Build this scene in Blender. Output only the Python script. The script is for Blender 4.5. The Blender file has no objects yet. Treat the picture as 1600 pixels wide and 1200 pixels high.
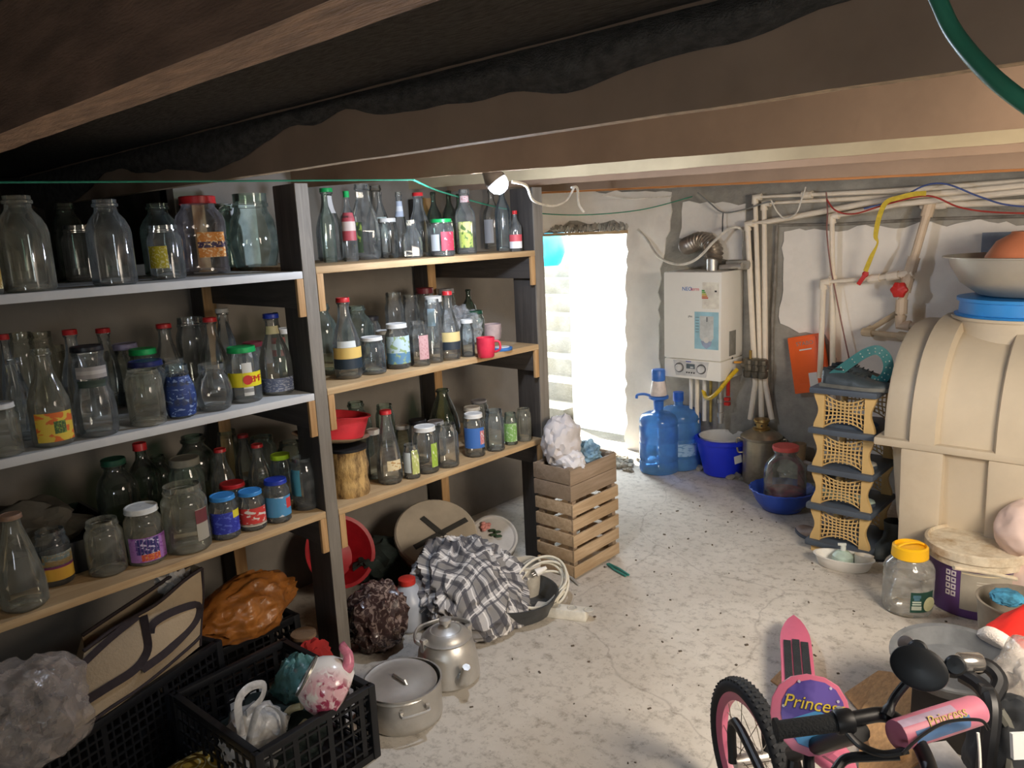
import bpy, bmesh, math, random
from mathutils import Vector, Matrix, noise
random.seed(7)
C = bpy.context.scene.collection
SC = bpy.context.scene
PI = math.pi

# ---------------------------------------------------------------- camera, world, sun, lamps, exposure
F_PX, CAM_H = 1200.0, 1.6
YAW, PITCH, ROLL = 0.746622, 0.195758, -0.045762
CAM = Vector((0, 0, CAM_H))
FW = Vector((-math.sin(YAW) * math.cos(PITCH), math.cos(YAW) * math.cos(PITCH), -math.sin(PITCH)))
_r = FW.cross(Vector((0, 0, 1))).normalized()
_u = _r.cross(FW)
RT = _r * math.cos(ROLL) + _u * math.sin(ROLL)
UP = _u * math.cos(ROLL) - _r * math.sin(ROLL)
cam_data = bpy.data.cameras.new('camera')
cam_data.sensor_fit = 'HORIZONTAL'
cam_data.sensor_width = 36
cam_data.lens = F_PX / 1600 * 36
cam_data.clip_start = 0.02
cam = bpy.data.objects.new('camera', cam_data)
C.objects.link(cam)
mw = Matrix((RT, UP, -FW)).transposed().to_4x4()
mw.translation = CAM
cam.matrix_world = mw
SC.camera = cam

SC.view_settings.view_transform = 'Standard'
SC.view_settings.look = 'None'
SC.view_settings.gamma = 1
SC.view_settings.use_curve_mapping = False
SC.view_settings.exposure = 0.25
SC.cycles.transparent_max_bounces = 40
SC.cycles.max_bounces = 10
SC.cycles.diffuse_bounces = 5
SC.cycles.glossy_bounces = 3
SC.cycles.transmission_bounces = 6
SC.cycles.sample_clamp_indirect = 4
SC.cycles.caustics_reflective = False
SC.cycles.caustics_refractive = False
SC.cycles.use_denoising = True

world = bpy.data.worlds.new('sky')
SC.world = world
world.use_nodes = True
wn = world.node_tree
wn.nodes['Background'].inputs[0].default_value = (0.80, 0.91, 1.0, 1)
wn.nodes['Background'].inputs[1].default_value = 18.0

def lamp(name, kind, loc, energy, col, **kw):
    d = bpy.data.lights.new(name, kind)
    d.energy = energy
    d.color = col
    for k, v in kw.items():
        setattr(d, k, v)
    o = bpy.data.objects.new(name, d)
    o.location = loc
    C.objects.link(o)
    return o

sun = lamp('sun', 'SUN', (0, 0, 6), 26.0, (1.0, 0.96, 0.88), angle=0.03)
sun.rotation_euler = Vector((0.50, -0.22, -0.84)).to_track_quat('-Z', 'Y').to_euler()
portal = lamp('doorway_portal', 'AREA', (-3.6, 4.66, 0.85), 1.0, (1, 1, 1), shape='RECTANGLE', size=1.0, size_y=1.6)
portal.data.cycles.is_portal = True
portal.rotation_euler = Vector((0, -1, 0)).to_track_quat('-Z', 'Z').to_euler()
portal2 = lamp('fill_window_portal', 'AREA', (0.85, -1.96, 1.15), 1.0, (1, 1, 1), shape='RECTANGLE', size=0.7, size_y=0.6)  # sky sampling through the added window behind the camera
portal2.data.cycles.is_portal = True
portal2.rotation_euler = Vector((0, 1, 0)).to_track_quat('-Z', 'Z').to_euler()
fill_spot = lamp('warm_fill_spot', 'SPOT', (0.75, 1.75, 1.74), 300.0, (1.0, 0.86, 0.70), shadow_soft_size=0.45, spot_size=2.5, spot_blend=0.9)  # unseen spot, added to light the floor, tank and back wall
fill_spot.rotation_euler = (Vector((-1.1, 3.5, 0.45)) - Vector((0.75, 1.75, 1.74))).to_track_quat('-Z', 'Y').to_euler()
BULB_POS = (-1.868, 1.985, 1.772)
bulb_light = lamp('white_bulb_light', 'POINT', (-1.86, 2.00, 1.69), 25.0, (0.72, 0.82, 1.0), shadow_soft_size=0.035)

# ---------------------------------------------------------------- pixel helpers (camera of the photograph, real planes)
def ray(x, y):
    return RT * ((x - 800) / F_PX) - UP * ((y - 600) / F_PX) + FW
def onz(x, y, z=0.0):
    d = ray(x, y); return CAM + d * ((z - CAM_H) / d.z)
def onx(x, y, X):
    d = ray(x, y); return CAM + d * (X / d.x)
def ony(x, y, Y):
    d = ray(x, y); return CAM + d * (Y / d.y)
def atd(x, y, dist):
    return CAM + ray(x, y) * dist
def depth(P):
    return (Vector(P) - CAM).dot(FW)
def proj(P):
    v = Vector(P) - CAM
    return 800 + F_PX * v.dot(RT) / v.dot(FW), 600 - F_PX * v.dot(UP) / v.dot(FW)
def height_to(P, ytop):
    lo, hi = 0.0, 2.0
    for _ in range(40):
        m = (lo + hi) / 2
        if proj((P[0], P[1], P[2] + m))[1] > ytop: lo = m
        else: hi = m
    return lo
def face_angle(P):
    return math.atan2(-P[1], -P[0])          # direction towards the camera, seen from above

# ---------------------------------------------------------------- materials
MATS = {}
def L(c):
    if isinstance(c, str):
        c = c.lstrip('#'); c = [int(c[i:i + 2], 16) / 255 for i in (0, 2, 4)]
        c = [v / 12.92 if v <= .04045 else ((v + .055) / 1.055) ** 2.4 for v in c]
    return (c[0], c[1], c[2], 1)
def newmat(name):
    m = bpy.data.materials.new(name); m.use_nodes = True
    nt = m.node_tree
    return m, nt, nt.nodes['Principled BSDF']
def nd(nt, t, **kw):
    n = nt.nodes.new(t)
    for k, v in kw.items():
        if k == 'ins':
            for a, b in v.items(): n.inputs[a].default_value = b
        else: setattr(n, k, v)
    return n
def mixc(nt, fac, a, b):
    n = nd(nt, 'ShaderNodeMix', data_type='RGBA')
    for s, v in ((0, fac), (6, a), (7, b)):
        if hasattr(v, 'is_linked') or hasattr(v, 'links'): nt.links.new(v, n.inputs[s])
        else: n.inputs[s].default_value = v
    return n.outputs[2]
def ramp(nt, src, p0, p1, c0=(0, 0, 0, 1), c1=(1, 1, 1, 1)):
    r = nd(nt, 'ShaderNodeValToRGB')
    r.color_ramp.elements[0].position = p0; r.color_ramp.elements[1].position = p1
    r.color_ramp.elements[0].color = c0; r.color_ramp.elements[1].color = c1
    nt.links.new(src, r.inputs[0]); return r.outputs[0]
def mat(name, col, rough=.6, metal=0.0, var=.18, scale=14, bump=0.0, bscale=60, stretch=(1, 1, 1), dirt=None, dirt_amt=.5, spec=.4, sheen=0, alpha=None):
    if name in MATS: return MATS[name]
    m, nt, b = newmat(name)
    c = L(col)
    tc = nd(nt, 'ShaderNodeTexCoord'); mp = nd(nt, 'ShaderNodeMapping', ins={'Scale': stretch})
    nt.links.new(tc.outputs['Object'], mp.inputs[0])
    nz = nd(nt, 'ShaderNodeTexNoise', ins={'Scale': scale, 'Detail': 5.0, 'Roughness': .6})
    nt.links.new(mp.outputs[0], nz.inputs[0])
    lo = tuple(v * (1 - var) for v in c[:3]) + (1,); hi = tuple(min(1, v * (1 + var)) for v in c[:3]) + (1,)
    out = ramp(nt, nz.outputs[0], .35, .65, lo, hi)
    if dirt:
        n2 = nd(nt, 'ShaderNodeTexNoise', ins={'Scale': scale * .35, 'Detail': 6.0, 'Roughness': .7})
        nt.links.new(mp.outputs[0], n2.inputs[0])
        out = mixc(nt, ramp(nt, n2.outputs[0], 1 - dirt_amt - .12, 1 - dirt_amt + .18), out, L(dirt))
    nt.links.new(out, b.inputs['Base Color'])
    b.inputs['Roughness'].default_value = rough
    b.inputs['Metallic'].default_value = metal
    b.inputs['Specular IOR Level'].default_value = spec
    if bump:
        n3 = nd(nt, 'ShaderNodeTexNoise', ins={'Scale': bscale, 'Detail': 4.0})
        nt.links.new(mp.outputs[0], n3.inputs[0])
        bp = nd(nt, 'ShaderNodeBump', ins={'Strength': bump, 'Distance': .01})
        nt.links.new(n3.outputs[0], bp.inputs['Height']); nt.links.new(bp.outputs[0], b.inputs['Normal'])
    MATS[name] = m
    return m
def wood(name, col, dark, along='y', rough=.7):
    if name in MATS: return MATS[name]
    m, nt, b = newmat(name)
    st = {'x': (1.5, 22, 22), 'y': (22, 1.5, 22), 'z': (22, 22, 1.5)}[along]
    tc = nd(nt, 'ShaderNodeTexCoord'); mp = nd(nt, 'ShaderNodeMapping', ins={'Scale': st})
    nt.links.new(tc.outputs['Object'], mp.inputs[0])
    nz = nd(nt, 'ShaderNodeTexNoise', ins={'Scale': 2.2, 'Detail': 6.0, 'Roughness': .65, 'Distortion': .6})
    nt.links.new(mp.outputs[0], nz.inputs[0])
    out = ramp(nt, nz.outputs[0], .3, .7, L(dark), L(col))
    n2 = nd(nt, 'ShaderNodeTexNoise', ins={'Scale': 3.0, 'Detail': 3.0}); nt.links.new(tc.outputs['Object'], n2.inputs[0])
    out = mixc(nt, ramp(nt, n2.outputs[0], .45, .8), out, L(dark))
    nt.links.new(out, b.inputs['Base Color']); b.inputs['Roughness'].default_value = rough
    bp = nd(nt, 'ShaderNodeBump', ins={'Strength': .25, 'Distance': .004})
    nt.links.new(nz.outputs[0], bp.inputs['Height']); nt.links.new(bp.outputs[0], b.inputs['Normal'])
    MATS[name] = m
    return m
def glass(name, tint, edge, grime=.05, gcol=(.55, .56, .5), rough=.04, even=False):
    """thin-walled glass: transparent in the middle, denser and more reflective at grazing view, a little grime"""
    if name in MATS: return MATS[name]
    m, nt, b = newmat(name); nt.nodes.remove(b)
    lw = nd(nt, 'ShaderNodeLayerWeight', ins={'Blend': .35})
    tr = nd(nt, 'ShaderNodeBsdfTransparent')
    nt.links.new(ramp(nt, lw.outputs['Facing'], .25, .95, L(tint), L(edge)), tr.inputs[0])
    gl = nd(nt, 'ShaderNodeBsdfGlossy', ins={'Roughness': rough, 'Color': (1, 1, 1, 1)})
    fr = nd(nt, 'ShaderNodeFresnel', ins={'IOR': 1.5})
    mx = nd(nt, 'ShaderNodeMixShader')
    nt.links.new(fr.outputs[0], mx.inputs[0]); nt.links.new(tr.outputs[0], mx.inputs[1]); nt.links.new(gl.outputs[0], mx.inputs[2])
    df = nd(nt, 'ShaderNodeBsdfDiffuse', ins={'Color': L(gcol)})
    tc = nd(nt, 'ShaderNodeTexCoord')
    nz = nd(nt, 'ShaderNodeTexNoise', ins={'Scale': 25.0, 'Detail': 5.0}); nt.links.new(tc.outputs['Object'], nz.inputs[0])
    m2 = nd(nt, 'ShaderNodeMixShader')
    nt.links.new(ramp(nt, nz.outputs[0], .3, .75, (grime * (.9 if even else .35),) * 3 + (1,), (grime * (1.1 if even else 2.2),) * 3 + (1,)), m2.inputs[0])
    nt.links.new(mx.outputs[0], m2.inputs[1]); nt.links.new(df.outputs[0], m2.inputs[2])
    nt.links.new(m2.outputs[0], nt.nodes['Material Output'].inputs[0])
    MATS[name] = m
    return m
def film(name, col, opac, rough=.25):
    """thin plastic film: transparent, diffuse and glossy"""
    if name in MATS: return MATS[name]
    m, nt, b = newmat(name)
    b.inputs['Base Color'].default_value = L(col); b.inputs['Roughness'].default_value = rough
    tc = nd(nt, 'ShaderNodeTexCoord')
    nz = nd(nt, 'ShaderNodeTexNoise', ins={'Scale': 18.0, 'Detail': 5.0, 'Distortion': 1.2}); nt.links.new(tc.outputs['Object'], nz.inputs[0])
    nt.links.new(ramp(nt, nz.outputs[0], .35, .7, (opac * .6,) * 3 + (1,), (min(1, opac * 1.5),) * 3 + (1,)), b.inputs['Alpha'])
    bp = nd(nt, 'ShaderNodeBump', ins={'Strength': .5, 'Distance': .01}); nt.links.new(nz.outputs[0], bp.inputs['Height']); nt.links.new(bp.outputs[0], b.inputs['Normal'])
    MATS[name] = m
    return m
def emit(name, col, s):
    if name in MATS: return MATS[name]
    m, nt, b = newmat(name)
    b.inputs['Base Color'].default_value = L(col); b.inputs['Emission Color'].default_value = L(col); b.inputs['Emission Strength'].default_value = s
    MATS[name] = m
    return m
def labelmat(base, band=None, blot=None, v0=.35, v1=.68, bscale=6, thr=.55):
    """printed paper label: base colour, a horizontal band, printed blots, on the label's UVs"""
    key = 'label_%s_%s_%s_%s_%s_%s' % (base, band, blot, v0, v1, bscale)
    if key in MATS: return MATS[key]
    m, nt, b = newmat(key)
    uv = nd(nt, 'ShaderNodeTexCoord'); sx = nd(nt, 'ShaderNodeSeparateXYZ'); nt.links.new(uv.outputs['UV'], sx.inputs[0])
    out = L(base)
    if band:
        a = nd(nt, 'ShaderNodeMath', operation='GREATER_THAN', ins={1: v0}); nt.links.new(sx.outputs[1], a.inputs[0])
        c = nd(nt, 'ShaderNodeMath', operation='LESS_THAN', ins={1: v1}); nt.links.new(sx.outputs[1], c.inputs[0])
        d = nd(nt, 'ShaderNodeMath', operation='MULTIPLY'); nt.links.new(a.outputs[0], d.inputs[0]); nt.links.new(c.outputs[0], d.inputs[1])
        out = mixc(nt, d.outputs[0], out, L(band))
    if blot:
        nz = nd(nt, 'ShaderNodeTexNoise', ins={'Scale': bscale, 'Detail': 2.0, 'Distortion': .7}); nt.links.new(uv.outputs['UV'], nz.inputs[0])
        out = mixc(nt, ramp(nt, nz.outputs[0], thr, thr + .04), out, L(blot))
    if isinstance(out, tuple): b.inputs['Base Color'].default_value = out
    else: nt.links.new(out, b.inputs['Base Color'])
    b.inputs['Roughness'].default_value = .55
    MATS[key] = m
    return m

# ---------------------------------------------------------------- mesh building
class MB:
    def __init__(s): s.v, s.f, s.mi, s.uv = [], [], [], {}
    def add(s, vs, fs, mi=0, X=None):
        o = len(s.v)
        s.v += [(X @ Vector(p)) if X is not None else Vector(p) for p in vs]
        s.f += [tuple(o + i for i in f) for f in fs]; s.mi += [mi] * len(fs)
        return s
    def box(s, c, d, rz=0, mi=0, X=None, top=None):
        """box centred at c with size d; top = scale of the upper face"""
        x, y, z = d[0] / 2, d[1] / 2, d[2] / 2; t = top or (1, 1)
        vs = [(-x, -y, -z), (x, -y, -z), (x, y, -z), (-x, y, -z), (-x * t[0], -y * t[1], z), (x * t[0], -y * t[1], z), (x * t[0], y * t[1], z), (-x * t[0], y * t[1], z)]
        T = Matrix.Translation(Vector(c)) @ Matrix.Rotation(rz, 4, 'Z')
        if X is not None: T = X @ T
        return s.add(vs, [(0, 3, 2, 1), (4, 5, 6, 7), (0, 1, 5, 4), (1, 2, 6, 5), (2, 3, 7, 6), (3, 0, 4, 7)], mi, T)
    def beam(s, a, b, w, h, mi=0, up=(0, 0, 1)):
        """square bar from a to b"""
        a, b = Vector(a), Vector(b); d = (b - a); l = d.length; d.normalize()
        u = Vector(up); sd = d.cross(u)
        if sd.length < 1e-4: sd = d.cross(Vector((1, 0, 0)))
        sd.normalize(); u = sd.cross(d)
        X = Matrix((sd, d, u)).transposed().to_4x4(); X.translation = (a + b) / 2
        return s.box((0, 0, 0), (w, l, h), mi=mi, X=X)
    def lathe(s, prof, n=24, mi=0, X=None, cap0=True, cap1=False, sx=1.0, wob=None):
        vs, fs = [], []
        for k, (r, z) in enumerate(prof):
            for i in range(n):
                a = 2 * PI * i / n; q = r * (wob(a, k) if wob else 1)
                vs.append((q * math.cos(a) * sx, q * math.sin(a), z))
        for k in range(len(prof) - 1):
            for i in range(n):
                j = (i + 1) % n; fs.append((k * n + i, k * n + j, (k + 1) * n + j, (k + 1) * n + i))
        if cap0: fs.append(tuple(range(n - 1, -1, -1)))
        if cap1: fs.append(tuple(range((len(prof) - 1) * n, len(prof) * n)))
        return s.add(vs, fs, mi, X)
    def tube(s, pts, r, n=8, mi=0, cap=True, flat=1.0):
        pts = [Vector(p) for p in pts]; m = len(pts)
        rr = r if isinstance(r, (list, tuple)) else [r] * m
        vs, fs = [], []; pu = None
        for k, p in enumerate(pts):
            d = (pts[min(k + 1, m - 1)] - pts[max(k - 1, 0)]).normalized()
            if pu is None: pu = Vector((0, 0, 1)) if abs(d.z) < .9 else Vector((1, 0, 0))
            sd = d.cross(pu).normalized(); pu = sd.cross(d).normalized()
            for i in range(n):
                a = 2 * PI * i / n; vs.append(p + sd * (math.cos(a) * rr[k]) + pu * (math.sin(a) * rr[k] * flat))
        for k in range(m - 1):
            for i in range(n):
                j = (i + 1) % n; fs.append((k * n + i, k * n + j, (k + 1) * n + j, (k + 1) * n + i))
        if cap: fs += [tuple(range(n - 1, -1, -1)), tuple(range((m - 1) * n, m * n))]
        return s.add(vs, fs, mi)
    def prism(s, poly, h, X=None, mi=0):
        """2-D polygon (x, y) raised by h along z"""
        n = len(poly)
        vs = [(x, y, 0) for x, y in poly] + [(x, y, h) for x, y in poly]
        fs = [tuple(range(n - 1, -1, -1)), tuple(range(n, 2 * n))] + [(i, (i + 1) % n, n + (i + 1) % n, n + i) for i in range(n)]
        return s.add(vs, fs, mi, X)
    def grid(s, fn, nu, nv, mi=0, uv=False, thick=0):
        o = len(s.v)
        for j in range(nv + 1):
            for i in range(nu + 1):
                s.v.append(Vector(fn(i / nu, j / nv)))
                if uv: s.uv[len(s.v) - 1] = (i / nu, j / nv)
        for j in range(nv):
            for i in range(nu):
                a = o + j * (nu + 1) + i; s.f.append((a, a + 1, a + nu + 2, a + nu + 1)); s.mi.append(mi)
        return s
    def ball(s, c, r, n=12, mi=0, X=None):
        r = r if isinstance(r, (tuple, list)) else (r, r, r); m = n // 2
        prof = [(max(1e-4, math.sin(PI * k / m)), -math.cos(PI * k / m)) for k in range(m + 1)]
        T = Matrix.Translation(Vector(c)) @ Matrix.Diagonal((r[0], r[1], r[2], 1))
        return s.lathe(prof, n, mi, (X @ T) if X is not None else T, cap0=False)
    def blob(s, fn, sub=4, mi=0):
        """icosphere whose unit vertices are mapped by fn"""
        bm = bmesh.new(); bmesh.ops.create_icosphere(bm, subdivisions=sub, radius=1)
        bm.verts.ensure_lookup_table()
        vs = [fn(v.co.copy()) for v in bm.verts]; fs = [tuple(v.index for v in f.verts) for f in bm.faces]; bm.free()
        return s.add(vs, fs, mi)
    def mesh(s, name, mats, smooth=35, bevel=0):
        me = bpy.data.meshes.new(name)
        me.from_pydata([tuple(v) for v in s.v], [], s.f)
        for m in (mats if isinstance(mats, (list, tuple)) else [mats]): me.materials.append(m)
        me.polygons.foreach_set('material_index', s.mi)
        if s.uv:
            ul = me.uv_layers.new()
            for lp in me.loops: ul.data[lp.index].uv = s.uv.get(lp.vertex_index, (0, 0))
        if bevel:
            bm = bmesh.new(); bm.from_mesh(me)
            es = [e for e in bm.edges if len(e.link_faces) == 2 and e.calc_face_angle(0) > .6]
            bmesh.ops.bevel(bm, geom=es, offset=bevel, segments=2, affect='EDGES', profile=.6)
            bm.to_mesh(me); bm.free()
        if smooth:
            me.shade_smooth(); me.set_sharp_from_angle(angle=math.radians(smooth))
        me.update()
        return me
    def build(s, name, mats, parent=None, smooth=35, bevel=0, loc=None):
        o = bpy.data.objects.new(name, s.mesh(name, mats, smooth, bevel)); C.objects.link(o)
        if parent is not None: o.parent = parent
        if loc is not None: o.location = loc
        return o
def thing(name, label, cat, loc=(0, 0, 0), rz=0, group=None):
    o = bpy.data.objects.new(name, None); C.objects.link(o)
    o.location = loc; o.rotation_euler = (0, 0, rz); o['label'] = label; o['category'] = cat
    o.empty_display_size = .05
    if group: o['group'] = group
    return o
def tag(o, label, cat, group=None, kind=None):
    o['label'] = label; o['category'] = cat
    if group: o['group'] = group
    if kind: o['kind'] = kind
    return o
def part(mb, name, mats, parent, **kw):
    """mesh given in world coordinates, made a child of a thing whose Empty stands at its base"""
    inv = parent.matrix_basis.inverted()
    if parent.parent is not None: inv = parent.matrix_basis.inverted() @ parent.parent.matrix_basis.inverted()
    mb.v = [inv @ v for v in mb.v]
    return mb.build(name, mats, parent, **kw)
def struct(o):
    o['kind'] = 'structure'; return o
def spline(pts, k=8):
    pts = [Vector(p) for p in pts]; out = []; n = len(pts)
    for i in range(n - 1):
        p0, p1, p2, p3 = pts[max(i - 1, 0)], pts[i], pts[i + 1], pts[min(i + 2, n - 1)]
        for j in range(k):
            t = j / k
            out.append(.5 * ((2 * p1) + (p2 - p0) * t + (2 * p0 - 5 * p1 + 4 * p2 - p3) * t * t + (3 * p1 - p0 - 3 * p2 + p3) * t ** 3))
    return out + [pts[-1]]
def text(body, size, X, m, name, parent, depth=.0006, shear=0, align='CENTER'):
    cu = bpy.data.curves.new(name, 'FONT'); cu.body = body; cu.size = size; cu.extrude = depth; cu.align_x = align; cu.align_y = 'CENTER'; cu.shear = shear
    to = bpy.data.objects.new(name, cu); C.objects.link(to)
    dg = bpy.context.evaluated_depsgraph_get(); me = bpy.data.meshes.new_from_object(to.evaluated_get(dg))
    bpy.data.objects.remove(to); bpy.data.curves.remove(cu)
    me.transform(X); me.materials.clear(); me.materials.append(m)
    o = bpy.data.objects.new(name, me); C.objects.link(o)
    if parent is not None: o.parent = parent
    return o
def N(p, s=1.0, o=0.0):
    return noise.noise(Vector((p[0] * s + o, p[1] * s + o * 1.7, p[2] * s - o)))
def crumple(c, r, amp=.2, freq=2.5, seed=0, flat=None, sub=4, ridge=.5, pinch=None):
    """crumpled bag or cloth: a ball with folds; flat = lowest z"""
    c = Vector(c)
    def fn(v):
        q = v.copy()
        d = N(v, freq, seed) * amp + (.2 - abs(N(v, freq * 1.6, seed + 9))) * amp * ridge * 1.9 + (.16 - abs(N(v, freq * 3.1, seed + 4))) * amp * ridge * .7
        q *= 1 + d
        if pinch:
            t = max(0, q.z); k = 1 - pinch * min(1, t) ** 1.5; q.x *= k; q.y *= k
        p = Vector((q.x * r[0], q.y * r[1], q.z * r[2])) + c
        if flat is not None and p.z < flat: p.z = flat + random.random() * .001
        return p
    return MB().blob(fn, sub)
# ---------------------------------------------------------------- common materials
M_conc = mat('raw_concrete', 'a19c91', .9, var=.2, scale=6, bump=.5, bscale=40, dirt='7f7a70', dirt_amt=.35)
M_plaster = mat('white_plaster', 'f1ebe1', .85, var=.05, scale=5, bump=.15, bscale=30, dirt='ddd4c6', dirt_amt=.35)
M_beige = mat('beige_plaster', '7d776f', .9, var=.08, scale=4, bump=.2, bscale=25, dirt='69635b', dirt_amt=.3)  # wall tone lowered to carry the shade of the shelves
M_white_paint = mat('white_laminate', 'c6c6c4', .5, var=.06, scale=8, dirt='9a958c', dirt_amt=.25)
M_pine = wood('pine_board', 'c9ad84', 'a3835a', 'y')
M_pine_x = wood('pine_board_across', 'c9ad84', 'a3835a', 'x')
M_pine_z = wood('pine_upright', 'c9a373', '9a7448', 'z')
M_dark_wood = wood('dark_painted_wood', '4a4540', '2e2a28', 'z')
M_dark_wood_x = wood('dark_painted_wood_across', '4a4540', '2e2a28', 'x')
M_grey_wood = wood('grey_weathered_wood', '8a8378', '6a6359', 'z')
M_joist = mat('brown_fibreboard', 'a1866f', .85, var=.12, scale=3, bump=.08, bscale=50, dirt='8a6f58', dirt_amt=.3)
M_joist_edge = mat('raw_sawn_edge', 'b59c7c', .9, var=.25, scale=40, bump=.5, bscale=120)
M_joist_light = mat('pale_board', 'b3a282', .8, var=.1, scale=4)
M_joist_orange = wood('orange_pine', 'e0995c', 'c27c40', 'x')
M_felt = mat('black_roofing_felt', '57514a', .95, var=.35, scale=30, bump=.9, bscale=160, stretch=(1, 4, 1))
M_black = mat('black_plastic', '16171a', .45, var=.1)
M_steel = mat('worn_aluminium', 'c9c6c0', .40, metal=.75, var=.08, scale=9, bump=.08, bscale=30, dirt='98938a', dirt_amt=.3)
M_pvc = mat('cream_pipe', 'f2e6d2', .45, var=.04, scale=20)
M_red = mat('red_plastic', 'c8322c', .4, var=.06)
M_white_pl = mat('white_plastic', 'e6e3dc', .4, var=.04)

# floor: one slab with fine relief, plus loose chips
def floor_mat():
    m, nt, b = newmat('screed_floor')
    tc = nd(nt, 'ShaderNodeTexCoord')
    n1 = nd(nt, 'ShaderNodeTexNoise', ins={'Scale': 1.3, 'Detail': 8.0, 'Roughness': .65}); nt.links.new(tc.outputs['Object'], n1.inputs[0])
    n2 = nd(nt, 'ShaderNodeTexNoise', ins={'Scale': 22.0, 'Detail': 8.0, 'Roughness': .75}); nt.links.new(tc.outputs['Object'], n2.inputs[0])
    n3 = nd(nt, 'ShaderNodeTexNoise', ins={'Scale': 70.0, 'Detail': 3.0}); nt.links.new(tc.outputs['Object'], n3.inputs[0])
    out = ramp(nt, n1.outputs[0], .35, .7, L('bbb2a5'), L('d8d1c6'))
    out = mixc(nt, ramp(nt, n2.outputs[0], .50, .66, (0, 0, 0, 1), (.6, .6, .6, 1)), out, L('746a5c'))
    out = mixc(nt, ramp(nt, n3.outputs[0], .66, .72, (0, 0, 0, 1), (.45, .45, .45, 1)), out, L('5a5248'))
    # hairline cracks
    nw = nd(nt, 'ShaderNodeTexNoise', ins={'Scale': 2.0, 'Detail': 4.0}); nt.links.new(tc.outputs['Object'], nw.inputs[0])
    ad = nd(nt, 'ShaderNodeVectorMath', operation='MULTIPLY_ADD'); ad.inputs[1].default_value = (.35, .35, .35)
    nt.links.new(nw.outputs['Color'], ad.inputs[0]); nt.links.new(tc.outputs['Object'], ad.inputs[2])
    vo = nd(nt, 'ShaderNodeTexVoronoi', feature='DISTANCE_TO_EDGE', ins={'Scale': .75}); nt.links.new(ad.outputs[0], vo.inputs[0])
    out = mixc(nt, ramp(nt, vo.outputs[0], .0015, .004, (.32, .32, .32, 1), (0, 0, 0, 1)), out, L('6a6054'))
    nt.links.new(out, b.inputs['Base Color']); b.inputs['Roughness'].default_value = .8
    bp = nd(nt, 'ShaderNodeBump', ins={'Strength': .35, 'Distance': .01}); nt.links.new(n2.outputs[0], bp.inputs['Height']); nt.links.new(bp.outputs[0], b.inputs['Normal'])
    return m
XR, YF, YB, XL, CEIL = 1.7, -1.9, 4.55, -3.05, 1.985
fl = struct(MB().box(((XR - 4.6) / 2, (YF + 4.66) / 2, -.06), (XR + 4.6, 4.66 - YF, .12)).build('floor', floor_mat()))
rnd = random.Random(3)
ch = MB()
for i in range(170):
    x, y = rnd.uniform(-2.2, -.3), rnd.uniform(1.4, 4.2); s = rnd.uniform(.002, .008)
    ch.box((x, y, s * .3), (s * rnd.uniform(.6, 2.5), s, s * .6), rz=rnd.uniform(0, 3))
o = ch.build('debris', mat('debris_chips', '5d5347', .9)); tag(o, 'small dark chips and crumbs scattered over the concrete floor', 'debris', kind='stuff')

# walls
DX0, DX1, DZ = -4.25, -3.045, 1.575
wb = MB()
wb.box(((DX1 + XR) / 2, YB + .06, 1.05), (XR - DX1, .12, 2.1)); wb.box(((-4.6 + DX0) / 2, YB + .06, 1.05), (DX0 + 4.6, .12, 2.1))
wb.box(((DX0 + DX1) / 2, YB + .06, (DZ + 2.1) / 2), (DX1 - DX0, .12, 2.1 - DZ))
wall_back = struct(wb.build('wall_back', M_conc))
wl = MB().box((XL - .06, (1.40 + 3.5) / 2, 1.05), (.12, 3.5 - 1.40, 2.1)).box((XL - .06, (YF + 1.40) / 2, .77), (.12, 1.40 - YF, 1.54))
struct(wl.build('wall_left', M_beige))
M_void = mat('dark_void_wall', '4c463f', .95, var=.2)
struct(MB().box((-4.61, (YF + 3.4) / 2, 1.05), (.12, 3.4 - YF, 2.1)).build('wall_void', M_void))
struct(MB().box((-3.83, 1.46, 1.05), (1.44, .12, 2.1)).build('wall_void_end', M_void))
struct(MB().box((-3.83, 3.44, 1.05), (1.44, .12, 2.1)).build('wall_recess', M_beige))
struct(MB().box((-4.61, 4.0, 1.05), (.12, 1.2, 2.1)).build('wall_far_left', M_plaster))
struct(MB().box((XR + .06, (YF + YB) / 2, 1.05), (.12, YB - YF, 2.1)).build('wall_right', M_plaster))
WX0, WX1, WZ0, WZ1 = .50, 1.20, .85, 1.45  # unseen window, put in so daylight reaches the joist faces
wf = MB()
wf.box(((-4.6 + WX0) / 2, YF - .06, 1.05), (WX0 + 4.6, .12, 2.1)).box(((WX1 + XR) / 2, YF - .06, 1.05), (XR - WX1, .12, 2.1))
wf.box(((WX0 + WX1) / 2, YF - .06, WZ0 / 2), (WX1 - WX0, .12, WZ0)).box(((WX0 + WX1) / 2, YF - .06, (WZ1 + 2.1) / 2), (WX1 - WX0, .12, 2.1 - WZ1))
struct(wf.build('wall_front', M_plaster))
w1 = MB()
for x in (WX0 + .02, WX1 - .02): w1.box((x, YF - .06, (WZ0 + WZ1) / 2), (.04, .08, WZ1 - WZ0))
for z in (WZ0 + .02, WZ1 - .02): w1.box(((WX0 + WX1) / 2, YF - .06, z), (WX1 - WX0, .08, .04))
struct(w1.build('fill_window', M_pine_x))
struct(MB().box(((XR - 4.6) / 2, (YF + 4.66) / 2, 2.10), (XR + 4.84, 4.66 - YF + .2, .1)).build('roof', M_conc))
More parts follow.
